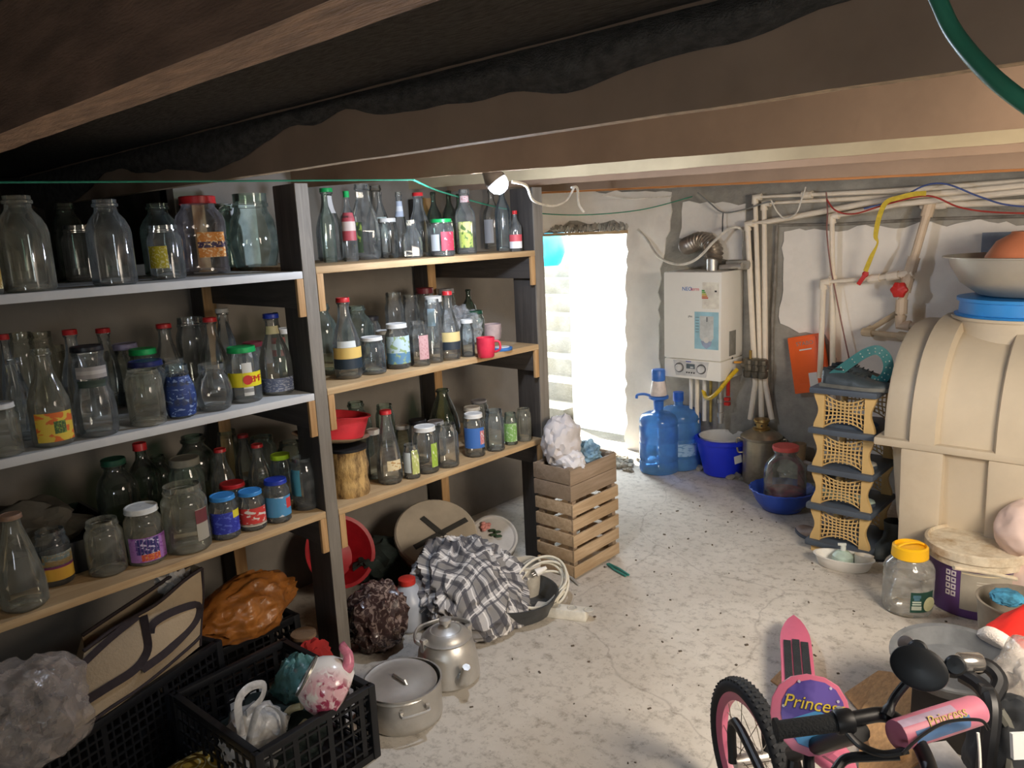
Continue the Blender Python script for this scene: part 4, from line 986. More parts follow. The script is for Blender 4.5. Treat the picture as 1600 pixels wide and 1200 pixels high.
t = thing('green_clip', 'small teal plastic clip lying on the floor by the wooden crate', 'clip', onz(966, 890, 0))
p0, p1 = onz(950, 881, .008), onz(980, 899, .008)
sd = (p1 - p0).cross(Vector((0, 0, 1))).normalized()
for sg in (-1, 1): part(MB().tube([p0 + sd * .004 * sg, (p0 + p1) / 2 + sd * .012 * sg, p1 + sd * .008 * sg], .0055, 8), 'jaw', mat('teal_plastic', '2f7a70', .4), t)
# wooden crates by the end post
def slat_crate(name, label, x0, x1, y0, y1, z0, z1, nsl, m, posts, gap):
    t = thing(name, label, 'crate', ((x0 + x1) / 2, (y0 + y1) / 2, z0))
    h = (z1 - z0) / nsl; r = random.Random(int(z0 * 100) + 4)
    for k in range(nsl):
        zc = z0 + h * (k + .5); hh = h * gap
        for yy in (y0, y1): part(MB().box(((x0 + x1) / 2, yy, zc + r.uniform(-.003, .003)), (x1 - x0, .010, hh)), 'slat', m, t, bevel=.0015)
        for xx in (x0, x1): part(MB().box((xx, (y0 + y1) / 2, zc + r.uniform(-.003, .003)), (.010, y1 - y0 + .01, hh)), 'slat', m, t, bevel=.0015)
    for xx in (x0 + .02, x1 - .02):
        for yy in (y0 + .02, y1 - .02): part(MB().box((xx, yy, (z0 + z1) / 2), (.026, .026, z1 - z0)), 'corner_post', posts, t)
    part(MB().box(((x0 + x1) / 2, (y0 + y1) / 2, z0 + .012), (x1 - x0, y1 - y0, .010)), 'base_board', m, t)
    return t
M_cr = wood('crate_wood', 'cbb293', 'a08665', 'y'); M_cr2 = wood('crate_wood_grey', 'ab9784', '86745f', 'y')
slat_crate('slatted_crate', 'pale wooden slatted crate on the floor, lower of the two by the end post', -2.285, -2.07, 2.605, 2.955, .004, .378, 5, M_cr, M_cr2, .74)
slat_crate('bag_crate', 'greyish wooden crate of bags stacked on the slatted crate', -2.285, -2.075, 2.60, 2.95, .384, .535, 2, M_cr2, M_cr2, .95)
for i, (c, r_, a, lab, m) in enumerate((((-2.20, 2.70, .62), (.085, .10, .13), .16, 'tall greyish white plastic bag standing in the upper crate', mat('white_bag', 'c9c4c4', .6, var=.06)), ((-2.16, 2.69, .535), (.09, .07, .07), .2, 'low white plastic bag hanging over the front corner of the upper crate', mat('white_bag2', 'd6d4d6', .55, var=.06)), ((-2.18, 2.85, .535), (.08, .07, .06), .3, 'bluish printed plastic bag at the back of the upper crate', mat('blue_print_bag', '7f9fb4', .5, var=.45, scale=18)))):
    o = crumple(c, r_, a, 2.4, 30 + i * 7, ridge=.8).build('plastic_bag', m); tag(o, lab, 'bag', 'bags in the upper crate')
# ---------------------------------------------------------------- left floor: crates, bags, teapot
def grid_crate(name, label, cx, cy, rz, lx, ly, h, nx, ny, nz):
    """black plastic crate with lattice sides; every bar of the lattice is one joined part per side"""
    t = thing(name, label, 'crate', (cx, cy, 0), rz)
    def side(a, b, n):
        mb = MB(); a, b = Vector(a), Vector(b); d = (b - a).normalized()
        for i in range(n + 1):
            p = a + (b - a) * i / n; thick = .018 if i % (n // 3 if n >= 6 else n) == 0 else .0065
            mb.beam(p + Vector((0, 0, .005)), p + Vector((0, 0, h - .02)), thick, .007, up=(d.y, -d.x, 0))
        for k in range(1, nz):
            z = h * k / nz; mb.beam(a + Vector((0, 0, z)), b + Vector((0, 0, z)), .0065, .007)
        o = mb.build('lattice_side', M_black, t, smooth=0); o['kind'] = 'stuff'; return o
    X, Y = lx / 2, ly / 2
    side((X, -Y, 0), (X, Y, 0), ny); side((-X, -Y, 0), (-X, Y, 0), ny); side((-X, -Y, 0), (X, -Y, 0), nx); side((-X, Y, 0), (X, Y, 0), nx)
    for a, b in (((X, -Y), (X, Y)), ((-X, -Y), (-X, Y)), ((-X, -Y), (X, -Y)), ((-X, Y), (X, Y))):
        MB().beam((a[0], a[1], h - .012), (b[0], b[1], h - .012), .022, .024).build('rim_bar', M_black, t, bevel=.004); MB().beam((a[0], a[1], .012), (b[0], b[1], .012), .016, .024).build('bottom_bar', M_black, t)
    for sx in (-1, 1):
        for sy in (-1, 1): MB().box((sx * X, sy * Y, h / 2), (.026, .026, h)).build('corner_post', M_black, t, bevel=.004)
    MB().box((0, 0, .010), (lx, ly, .012)).build('floor_panel', M_black, t)
    return t
A1, B1 = Vector((-2.375, 1.045, 0)), Vector((-2.165, .415, 0))
d1 = (A1 - B1).normalized(); ang1 = math.atan2(-d1.x, d1.y); n1 = Vector((-d1.y, d1.x, 0))
c1 = (A1 + B1) / 2 + n1 * .19
grid_crate('black_crate', 'black lattice plastic crate holding the canvas tote at the left front', c1.x, c1.y, ang1, .38, .66, .295, 12, 24, 10)
grid_crate('black_crate', 'black lattice plastic crate holding teapot and carrier bags beside the big pot', -2.035, 1.045, .04, .46, .39, .25, 12, 10, 6)
grid_crate('black_crate', 'black lattice plastic crate under the orange bag, behind the two front crates', -2.66, 1.24, .02, .36, .32, .205, 9, 9, 7)
# canvas tote
tb = thing('canvas_tote', 'beige canvas tote bag with dark brown straps slumped in the left black crate', 'bag', (c1.x, c1.y, .1))
def q4(u, v, a, b, c, d): return (a * (1 - u) + b * u) * (1 - v) + (c * (1 - u) + d * u) * v
fBL, fBR, fTL, fTR = onx(108, 1170, -2.20), onx(312, 1012, -2.385), onx(135, 1015, -2.34), onx(317, 890, -2.40)
bTL, bTR = fTL + Vector((-.10, .02, .0)), fTR + Vector((-.075, .0, .006)); bBL, bBR = fBL + Vector((-.16, 0, -.06)), fBR + Vector((-.14, 0, -.08))
M_canvas = mat('beige_canvas', 'a8957a', .9, var=.10, scale=5, bump=.3, bscale=120)
def wob(p, s): return p + Vector((N(p, 7, s), N(p, 6, s + 3), N(p, 6, s + 5))) * .012
fr = lambda u, v: wob(q4(u, v, fBL, fBR, fTL, fTR) + Vector((.05, -.02, 0)) * math.sin(PI * min(1, v * 1.05)) * math.sin(PI * u) ** .6, 1)
bk_ = lambda u, v: wob(q4(u, v, bBL, bBR, bTL, bTR) - Vector((.03, 0, 0)) * math.sin(PI * v) * math.sin(PI * u), 2)
part(MB().grid(fr, 24, 20), 'front_panel', M_canvas, tb, smooth=60)
part(MB().grid(bk_, 20, 16), 'back_panel', M_canvas, tb, smooth=60)
part(MB().grid(lambda u, v: fr(1, v) * (1 - u) + bk_(1, v) * u, 4, 16), 'side_panel', M_canvas, tb, smooth=60)
part(MB().grid(lambda u, v: bk_(0, v) * (1 - u) + fr(0, v) * u, 4, 16), 'side_panel', M_canvas, tb, smooth=60)
M_trim = mat('brown_webbing', '2f2628', .85, var=.2, scale=60)
off = Vector((.006, -.004, .003))
part(MB().tube([fr(i / 30, 1) + off for i in range(31)], .006, 6), 'top_binding', M_trim, tb)
part(MB().tube([bk_(i / 30, 1) for i in range(31)], .006, 6), 'top_binding', M_trim, tb)
part(MB().tube([fr(1, i / 20) + off * .5 for i in range(21)], .0045, 6), 'edge_binding', M_trim, tb)
part(MB().tube([fr(i / 30, .14) + off for i in range(31)], .0055, 6), 'lower_binding', M_trim, tb)
def strap(uv, w=.012):
    P = spline([fr(u, v) + Vector((.010, -.008, .002)) for u, v in uv], 5); mb = MB()
    n = len(P); ns = Vector((.75, -.55, .3)).normalized()
    vs, fs = [], []
    for i, p in enumerate(P):
        dd = (P[min(i + 1, n - 1)] - P[max(i - 1, 0)]).normalized(); sd = dd.cross(ns).normalized() * w
        vs += [p - sd, p + sd, p + sd + ns * .003, p - sd + ns * .003]
    for i in range(n - 1):
        for k in range(4): a = i * 4 + k; b2 = i * 4 + (k + 1) % 4; fs.append((a, b2, b2 + 4, a + 4))
    mb.add(vs, fs); part(mb, 'strap', M_trim, tb)
strap([(.02, .42), (.22, .44), (.44, .46), (.54, .55), (.52, .75), (.47, .95)])
strap([(.50, .40), (.72, .38), (.93, .45), (.95, .62), (.75, .78), (.58, .80), (.56, .70)])
strap([(.03, .86), (.22, .92), (.42, .985)], .010)
o = crumple(fTR + Vector((-.10, -.06, -.05)), (.05, .06, .05), .35, 3, 41).build('tissue_paper', mat('white_tissue', 'b8b4b0', .9)); tag(o, 'crumpled white tissue paper inside the mouth of the canvas tote', 'paper')
# clear plastic bag over the left crate
o = crumple(onx(52, 1110, -2.02) + Vector((-.02, -.02, -.01)), (.13, .15, .135), .24, 1.5, 51, ridge=.55, sub=5).build('clear_bag', film('clear_poly_bag', 'b9aea6', .42, .14), smooth=24); tag(o, 'large crumpled clear plastic bag at the lower left picture corner', 'bag')
# orange carrier bag on rear crate
P = onx(400, 965, -2.50)
def og(v):
    k = 1 + .14 * N(v, 1.6, 61) + .30 * (.2 - abs(N(v, 2.3, 3))) + .12 * (.2 - abs(N(v, 5, 3)))
    q_ = v * k; w = 1.0 - .35 * max(0, -q_.y) - .25 * max(0, q_.y - .5)
    return Vector((-2.52 + q_.x * .13 * w, 1.20 + q_.y * .22, max(.215 + .05 * max(0, -q_.y) ** 2, .285 + q_.z * .115 * w + .03 * q_.y)))
o = MB().blob(og, 5).build('orange_bag', film('orange_poly_bag', 'a8692f', .95, .3), smooth=60); tag(o, 'bulging orange-brown plastic carrier bag lying on the rear black crate', 'bag')
# can by the post
P = onz(508, 985, .06)
t = thing('tin_can', 'small tin can with a pale lid in the dark beside the middle post', 'can', (-2.36, 1.36, 0))
part(MB().lathe([(.045, 0), (.047, .004), (.047, .17), (.045, .174)], 24, X=Matrix.Translation(t.location), cap1=True), 'can_body', mat('dark_tin', '4a4846', .4, metal=.4), t)
part(MB().lathe([(.045, .174), (.047, .176), (.046, .188), (.001, .190)], 24, X=Matrix.Translation(t.location)), 'can_lid', mat('copper_lid', 'a08468', .4, metal=.5), t)
o = crumple((-2.27, 1.33, .10), (.05, .08, .098), .25, 3, 66, flat=.003).build('red_cloth', mat('red_cloth', '9c2420', .9)); tag(o, 'bright red cloth poking up between the rear crate and the bagged leaves', 'cloth')
# patterned cushion
m, nt, b = newmat('paisley_cloth'); tc = nd(nt, 'ShaderNodeTexCoord')
vo = nd(nt, 'ShaderNodeTexVoronoi', ins={'Scale': 11.0}); nt.links.new(tc.outputs['Object'], vo.inputs[0])
wv = nd(nt, 'ShaderNodeMath', operation='SINE'); ml = nd(nt, 'ShaderNodeMath', operation='MULTIPLY', ins={1: 46.0}); nt.links.new(vo.outputs['Distance'], ml.inputs[0]); nt.links.new(ml.outputs[0], wv.inputs[0])
nt.links.new(mixc(nt, ramp(nt, wv.outputs[0], .62, .72), mixc(nt, ramp(nt, vo.outputs['Color'], .4, .5), L('6a4a2c'), L('a88428')), L('d8c890')), b.inputs['Base Color']); b.inputs['Roughness'].default_value = .9
o = MB().blob(lambda v: Vector((-2.09 + v.x * .09 - v.y * .02, .745 + (abs(v.y) ** .5 * (1 if v.y > 0 else -1)) * .155, max(.003, .055 + v.z * .055))), 4).build('patterned_cushion', m, smooth=60); tag(o, 'flat cushion in gold and brown paisley cloth on the floor before the left crate', 'cushion')
# carrier bags in the second crate
P = onx(395, 1125, -1.98)
t = thing('white_carrier_bag', 'white plastic carrier bag with two loop handles in the teapot crate', 'bag', (P.x, P.y, .02))
M_wb = film('white_carrier', 'c9c7c4', .9, .3)
part(crumple((P.x, P.y, P.z - .06), (.085, .10, .10), .2, 2.4, 71, ridge=.9), 'bag_body', M_wb, t, smooth=60)
def loop(pts, w=.012):
    mb = MB().tube(spline(pts, 6), w, 8, flat=.3); part(mb, 'bag_handle', M_wb, t)
pp = lambda x, y, X_: onx(x, y, X_)
loop([pp(378, 1150, -1.93), pp(372, 1100, -1.95), pp(388, 1075, -1.97), pp(412, 1070, -1.98), pp(408, 1092, -1.97), pp(385, 1115, -1.95)], .012)
loop([pp(388, 1160, -1.88), pp(402, 1110, -1.89), pp(420, 1102, -1.90), pp(440, 1118, -1.90), pp(444, 1150, -1.89)], .012)
o = crumple(onx(468, 1058, -2.06) + Vector((0, 0, -.02)), (.085, .09, .10), .22, 2.4, 81, ridge=.8, pinch=.45).build('teal_bag', film('teal_poly_bag', '5f908e', .92, .3), smooth=60); tag(o, 'teal green plastic bag bunched behind the rose-painted teapot', 'bag')
o = crumple((-2.05, 1.05, .10), (.19, .15, .09), .2, 2, 83, flat=.02).build('dark_bag', mat('dark_green_cloth', '28322f')); tag(o, 'dark green stuffed bag filling the bottom of the teapot crate', 'bag')
t = thing('small_bottle', 'small clear bottle inside the white carrier bag loops', 'bottle', onx(415, 1140, -1.95) + Vector((0, 0, -.05)))
part(MB().lathe([(.022, 0), (.024, .005), (.024, .05), (.010, .075), (.009, .095)], 16, X=Matrix.Translation(t.location), cap1=True), 'glass_body', G_clear, t)
# enamel teapot with roses, lying tipped
P = onx(512, 1072, -1.87)
t = thing('enamel_teapot', 'white enamel teapot painted with pink roses, tipped on its side in the crate', 'teapot', (P.x, P.y, P.z - .08))
ax = (RT * -.80 + UP * .45 - FW * .12).normalized()     # mouth direction: up and to the left of the camera
X = axis_mat(P, ax)
rb_ = .088
m, nt, b = newmat('rose_enamel'); tc = nd(nt, 'ShaderNodeTexCoord')
def rnode(sc, thr, loc):
    mp = nd(nt, 'ShaderNodeMapping', ins={'Location': loc}); nt.links.new(tc.outputs['Object'], mp.inputs[0])
    nz = nd(nt, 'ShaderNodeTexNoise', ins={'Scale': sc, 'Detail': 2.0, 'Distortion': 1.5}); nt.links.new(mp.outputs[0], nz.inputs[0]); return ramp(nt, nz.outputs[0], thr, thr + .1)
patch = nd(nt, 'ShaderNodeVectorMath', operation='DISTANCE'); nt.links.new(tc.outputs['Object'], patch.inputs[0])
pctr = (P - FW * .07 - UP * .012 + RT * .014) - t.location; patch.inputs[1].default_value = pctr
pm = ramp(nt, patch.outputs['Value'], .060, .095, (1, 1, 1, 1), (0, 0, 0, 1))
rose = mixc(nt, rnode(26, .48, (0, 0, 0)), L('e2b4bc'), L('a03c58')); rose = mixc(nt, rnode(40, .6, (.3, 0, 0)), rose, L('efe2e0'))
f_ = nd(nt, 'ShaderNodeMath', operation='MULTIPLY'); nt.links.new(pm, f_.inputs[0]); nt.links.new(rnode(15, .36, (.7, .2, 0)), f_.inputs[1])
nt.links.new(mixc(nt, f_.outputs[0], L('e9e4de'), rose), b.inputs['Base Color']); b.inputs['Roughness'].default_value = .18
part(MB().lathe([(rb_ * .55, -.058), (rb_ * .80, -.052), (rb_ * .97, -.025), (rb_, .0), (rb_ * .95, .028), (rb_ * .80, .055), (rb_ * .70, .066), (rb_ * .70, .072), (rb_ * .66, .072), (rb_ * .66, .06), (rb_ * .88, .01), (rb_ * .6, -.045), (.001, -.05)], 40, X=X), 'pot_body', m, t)
part(MB().lathe([(rb_ * .71, .068), (rb_ * .72, .074), (rb_ * .64, .075)], 36, X=X, cap0=False), 'mouth_rim', mat('rim_metal', '8a8880', .35, metal=.7), t)
def at2(x, y, k=0): return atd(x, y, depth(P) + k)
part(MB().tube(spline([at2(505, 1062, 0.0), at2(540, 1046, -.01), at2(544, 1024, 0), at2(536, 1012, .005), at2(541, 1006, .01)], 6), [.034, .033, .032, .030, .027, .024, .020, .019, .018, .017, .016, .016, .015, .015, .014, .014, .014, .013, .013, .013, .013, .012, .012, .012, .012], 14), 'spout', mat('pink_enamel', 'c9788c', .25, var=.3, scale=40), t)
part(MB().tube(spline([at2(472, 1103, .01), at2(455, 1108, .02), at2(448, 1120, .03), at2(462, 1140, .02), at2(478, 1128, .0)], 6), .011, 10), 'pot_handle', mat('cream_enamel', 'd8cfa8', .3), t)
# ---------------------------------------------------------------- back wall: boiler, flue, pipes
def box2(x0, x1, y0, y1, z0, z1): return ((x0 + x1) / 2, (y0 + y1) / 2, (z0 + z1) / 2), (x1 - x0, y1 - y0, z1 - z0)
BX0, BX1, BY, BZ0, BZ1 = -2.590, -2.192, 4.25, .637, 1.308
bo = thing('wall_boiler', 'white wall-hung gas boiler with two dials, hung on the back wall', 'boiler', ((BX0 + BX1) / 2, 4.4, BZ0))
M_bw = mat('boiler_white', 'faf7ee', .35, var=.01)
def bp_(c, d, name, m, bevel=0, **k): return part(MB().box(c, d, **k), name, m, bo, bevel=bevel)
bp_(*box2(BX0, BX1, BY, 4.545, BZ0 + .125, BZ1), 'casing', M_bw, .012)
bp_(*box2(BX0, BX1, BY + .004, 4.545, BZ0, BZ0 + .122), 'lower_panel', M_bw, .010)
XF = lambda px, pz, d=.001: Matrix.Translation((px, BY - d, pz)) @ Matrix.Rotation(PI / 2, 4, 'X')
fx = lambda px: BX0 + (px - 1037) / (1127 - 1037) * (BX1 - BX0)
xc = fx(1082)
part(MB().prism([(-.125, .052), (.125, .052), (.105, -.045), (-.105, -.045)], .006, XF(xc - .005, BZ0 + .064, -.004)), 'control_panel', mat('pale_grey_panel', 'd6d5d2', .4), bo, bevel=.002)
for dx in (-.080, .075):
    X = XF(xc - .005 + dx, BZ0 + .07, .002)
    part(MB().lathe([(.031, 0), (.031, .004), (.026, .004), (.026, .001)], 28, X=X), 'dial_ring', mat('dial_grey', '6a6a6c', .4), bo)
    part(MB().lathe([(.024, 0), (.023, .014), (.020, .016), (.001, .016)], 24, X=X), 'dial', mat('dial_white', 'dad9d6', .35), bo)
part(MB().box((xc - .005, BY - .003, BZ0 + .083), (.058, .004, .030)), 'display', mat('lcd_grey', '5f6a70', .2), bo)
part(MB().box((xc + .005, BY - .0055, BZ0 + .077), (.022, .001, .010)), 'display_digits', mat('lcd_pale', 'cfd6d6', .3), bo)
for k in range(4): part(MB().lathe([(.0045, 0), (.0045, .003)], 10, X=XF(xc - .032 + .017 * k, BZ0 + .042, .002), cap1=True), 'button', M_black, bo)
part(MB().box((xc - .02, BY - .003, BZ0 + .112), (.036, .002, .006)), 'panel_badge', mat('badge_blue', '5a64a8', .4), bo)
bp_(*box2(fx(1099), fx(1126) - .010, BY - .0018, BY - .0003, 1.085, 1.245), 'energy_sheet', mat('sheet_cream', 'f2e9da', .5))
for k, (c_, w_) in enumerate((('4fa858', .018), ('8cc060', .024), ('d8cc58', .030), ('e09850', .036), ('d8684c', .042))):
    part(MB().box((fx(1105) - .03 + w_ / 2, BY - .0026, 1.195 - .011 * k), (w_, .001, .0085)), 'energy_bar', mat('bar_' + c_, c_, .5), bo)
part(MB().box((fx(1119), BY - .0026, 1.192), (.014, .001, .010)), 'energy_mark', M_black, bo)
# blue poster with cutaway drawing
px0, px1, pz0, pz1 = fx(1087), fx(1123) + .002, .835, 1.065
part(MB().box(((px0 + px1) / 2, BY - .0012, (pz0 + pz1) / 2), (px1 - px0, .0018, pz1 - pz0)), 'blue_poster', mat('poster_blue', 'a9d4e0', .45, var=.15, scale=6), bo)
pcx = (px0 + px1) / 2
part(MB().prism([(-.045, .085), (.048, .085), (.048, -.05), (.02, -.085), (-.015, -.085), (-.045, -.05)], .001, XF(pcx, .955, .002)), 'poster_drawing', mat('poster_grey', 'd4d6d2', .5, var=.12, scale=30), bo)
part(MB().prism([(-.038, 0), (.038, 0), (.028, -.028), (0, -.048), (-.026, -.028)], .0012, XF(pcx, .885, .0022)), 'poster_hopper', mat('poster_lilac', 'a8b4cc', .5), bo)
part(MB().lathe([(.018, 0), (.018, .0016)], 16, X=XF(pcx, .892, .0028), cap1=True), 'poster_disc', M_white_pl, bo)
part(MB().box((pcx + .004, BY - .0036, 1.020), (.006, .001, .030)), 'poster_flame', mat('poster_dark', '5a5c60', .5), bo)
for k in range(6): part(MB().box((px0 + .018, BY - .0025, 1.03 - .018 * k), (.022, .001, .004)), 'poster_line', mat('poster_dark2', '7c8a90', .5), bo)
text('NEO', .033, XF(fx(1075), 1.203, .0005), mat('ink_blue', '3f7cc0', .5), 'lettering', bo).location = (0, 0, 0)
text('term', .031, XF(fx(1087), 1.203, .0005), mat('ink_red', 'd85a60', .5), 'lettering', bo)
text('plus', .018, XF(fx(1080), 1.035, .0005), mat('ink_grey', '6a6a66', .5), 'lettering', bo)
for o_ in bo.children:
    if o_.name.startswith('lettering'): o_.data.transform(Matrix.Translation(-bo.location))
part(MB().box((BX1 + .001, 4.40, .86), (.003, .085, .155)), 'side_vent', mat('vent_grey', '8d8b84', .6), bo, bevel=.001)
part(MB().lathe([(.007, 0), (.007, .003)], 12, X=Matrix.Translation((BX1, 4.40, .765)) @ Matrix.Rotation(PI / 2, 4, 'Y'), cap1=True), 'side_screw', M_black, bo)
for i, (x, l_, r_, m) in enumerate(((1062, .24, .011, M_white_pl), (1072, .40, .014, M_pvc), (1084, .30, .013, M_white_pl), (1094, .30, .010, mat('brass_pipe', 'b09a5a', .4, metal=.6)), (1110, .30, .016, M_steel))):
    part(MB().tube([(fx(x), 4.40, BZ0 + .01), (fx(x), 4.40, BZ0 - l_)], r_, 10), 'stub_pipe', m, bo)
part(MB().lathe([(.022, 0), (.022, .03), (.016, .034), (.016, .09), (.021, .094), (.021, .12)], 12, X=Matrix.Translation((fx(1110), 4.40, BZ0 - .26))), 'pipe_union', M_steel, bo)
part(MB().tube([(fx(1119), 4.42, BZ0), (fx(1119), 4.42, BZ0 - .12)], .012, 10), 'drain_tap', M_red, bo)
for z in (-.14, -.17): part(MB().box((fx(1119), 4.41, BZ0 + z), (.034, .03, .022)), 'drain_valve', M_red, bo, bevel=.004)
# corrugated flue
FZ = BZ1
fl_ = thing('flue_duct', 'corrugated metal flue duct bending from the boiler top into the wall', 'flue', (fx(1098), 4.38, FZ))
part(MB().tube([(fx(1098), 4.38, FZ - .002), (fx(1098), 4.38, FZ + .075)], .035, 20), 'flue_collar', M_steel, fl_)
pp = spline([(fx(1098), 4.38, FZ + .06), (fx(1098), 4.40, FZ + .115), (fx(1088), 4.42, FZ + .165), (fx(1072), 4.44, FZ + .185), (fx(1052), 4.47, FZ + .16), (fx(1040), 4.52, FZ + .15)], 16)
part(MB().tube(pp, [.050 + .0075 * math.sin(i * 1.55) for i in range(len(pp))], 22), 'corrugated_pipe', mat('flue_foil', 'b8ada0', .35, metal=.75, var=.1), fl_)
part(MB().box((fx(1130), 4.46, FZ + .03), (.16, .08, .06)), 'mortar_patch', M_conc, fl_, bevel=.02)
part(MB().tube([(fx(1112), 4.36, FZ + .02), (fx(1142), 4.36, FZ + .03)], .015, 10), 'steel_stub', M_steel, fl_)
part(MB().lathe([(.02, 0), (.02, .02)], 14, X=Matrix.Translation((fx(1140), 4.36, FZ + .03)) @ Matrix.Rotation(PI / 2, 4, 'Y'), cap1=True), 'stub_nut', M_steel, fl_)
# yellow gas hose and gas valve cluster
yh_ = MB().tube(spline([ony(1099, 610, 4.40), ony(1104, 622, 4.36), ony(1118, 616, 4.30), ony(1138, 592, 4.33), ony(1152, 577, 4.38)], 8), .013, 10).build('gas_hose', mat('yellow_hose', 'd8b424', .4, var=.15, scale=60)); tag(yh_, 'yellow gas hose curving from under the boiler to the pipe clamp', 'hose')
P = ony(1184, 574, 4.44)
t = thing('pipe_manifold', 'tarnished metal manifold clamped across the vertical pipes right of the boiler', 'manifold', P)
for dx in (-.045, 0, .045): part(MB().lathe([(.026, -.06), (.033, -.05), (.033, -.02), (.027, -.015), (.027, .02), (.034, .025), (.034, .05), (.024, .06)], 10, X=Matrix.Translation(P + Vector((dx, -.03, 0))), cap1=True), 'fitting', mat('tarnished_metal', '8f887a', .45, metal=.7, dirt='5a5448', bump=.3), t)
part(MB().tube([P + Vector((-.09, -.03, .015)), P + Vector((.08, -.03, .015))], .020, 10), 'cross_pipe', mat('tarnished_metal', '8f887a'), t)
part(MB().box(P + Vector((-.11, -.04, .03)), (.05, .018, .012), .4), 'tap_lever', mat('orange_brass', 'd8962c', .4), t, bevel=.003)
part(MB().tube([P + Vector((-.03, -.04, .04)), P + Vector((-.03, -.04, .11))], .009, 8), 'valve_spindle', mat('old_brass', 'a88a4a', .4, metal=.6), t)
# plastic pipes
def pipe(label, pts, r, Y, fit=(), group='cream plastic pipes on the back wall', bend=True, m=None):
    P = [ony(p[0], p[1], p[2] if len(p) > 2 else Y) for p in pts]
    t = thing('water_pipe', label, 'pipe', P[-1], 0, group)
    part(MB().tube(P, r, 10), 'pipe', m or M_pvc, t)
    for i in range(1, len(P) - 1):
        a, b2 = (P[i - 1] - P[i]).normalized(), (P[i + 1] - P[i]).normalized()
        if a.dot(b2) > -.93:
            part(MB().tube([P[i] + a * r * 2.4, P[i] + a * r * 2.2, P[i], P[i] + b2 * r * 2.2, P[i] + b2 * r * 2.4], [r * 1.3, r * 1.36, r * 1.42, r * 1.36, r * 1.3], 10), 'elbow', m or M_pvc, t)
    for k in fit:
        i = int(k); f = k - i; c = P[i] * (1 - f) + P[i + 1] * f; d = (P[i + 1] - P[i]).normalized()
        part(MB().tube([c - d * r * 1.8, c + d * r * 1.8], r * 1.4, 10), 'coupling', m or M_pvc, t)
    return t, P
YW = 4.50
pipe('topmost cream pipe along the wall, dropping as the middle of the trio', [(1760, 268, 4.47), (1600, 284, 4.47), (1399, 298, 4.47), (1180, 308, 4.47), (1189, 600, 4.47), (1190, 655, 4.47)], .0165, 4.47, (2.6,))
pipe('cream pipe second along the top of the wall, dropping as the rightmost of the trio', [(1760, 284, 4.51), (1600, 298, 4.51), (1399, 307, 4.51), (1194, 318, 4.46), (1196, 600, 4.46), (1206, 655, 4.46)], .0165, 4.5)
pipe('cream pipe slanting up along the wall from the elbow nearest the boiler', [(1760, 272, 4.40), (1600, 290, 4.40), (1405, 308, 4.42), (1202, 346, 4.44), (1168, 350, 4.45), (1180, 600, 4.45), (1172, 655, 4.45)], .0165, 4.44)
pipe('cream pipe dropping behind the orange case down to the shoe rack', [(1760, 284, 4.38), (1600, 299, 4.38), (1405, 319, 4.41), (1300, 338, 4.44), (1301, 450, 4.46), (1301, 640, 4.48)], .0165, 4.44, (3.9,))
pipe('short cream pipe along the wall at the upper right above the tank', [(1760, 313, 4.46), (1600, 316, 4.46), (1466, 320, 4.46), (1440, 322, 4.50)], .0165, 4.46)
tp, PP = pipe('tan pipe slanting down towards the tank with red valves', [(1452, 322, 4.44), (1424, 418, 4.40), (1409, 472, 4.38), (1407, 508, 4.37), (1440, 510, 4.36)], .021, 4.4, (.05, .95, 1.5, 2.2), m=mat('tan_pipe', 'd9c3a8', .5, var=.06))
X = axis_mat(ony(1405, 453, 4.32), (-.1, -1, .1))
part(MB().lathe([(.036, -.012), (.040, -.008), (.040, .008), (.034, .014), (.001, .016)], 24, X=X, wob=lambda a, k: 1 + (.10 * math.cos(a * 6) if k < 3 else 0)), 'round_valve_handle', M_red, tp)
part(MB().tube([ony(1405, 453, 4.32), ony(1411, 458, 4.38)], .014, 10), 'valve_stem', M_pvc, tp)
tq, PQ = pipe('cream branch pipe with red lever valve, bending down behind the shoe', [(1420, 427, 4.40), (1375, 434, 4.41), (1287, 441, 4.43), (1281, 590, 4.46)], .0165, 4.42, (.05, .55, 1.1))
c = ony(1353, 434, 4.38)
part(MB().beam(c + Vector((.012, -.02, .035)), c + Vector((-.03, -.025, -.035)), .012, .022), 'valve_lever', M_red, tq, bevel=.003)
part(MB().ball(c + Vector((0, -.012, .02)), .018, 10), 'valve_cap', M_red, tq)
pipe('tan bent pipe loop sticking out of the wall beside the tank', [(1410, 484, 4.52), (1353, 519, 4.42), (1420, 526, 4.34)], .0165, 4.4, (1.05, 1.9), m=mat('tan_pipe2', 'cdb898', .5, var=.08))
pipe('thin old grey iron pipe in the chase right of the cream trio', [(1214, 352, 4.53), (1211, 430, 4.53), (1207, 500, 4.53), (1206, 640, 4.53)], .010, 4.53, (1.2,), m=mat('old_iron', '9a948a', .7, metal=.2, bump=.4, dirt='6a645a'))
pipe('thin horizontal grey pipe set in the rough band above the white plaster', [(1216, 352, 4.54), (1320, 350, 4.54), (1460, 342, 4.54), (1600, 338, 4.54), (1760, 334, 4.54)], .009, 4.54, m=mat('old_iron', '9a948a'))
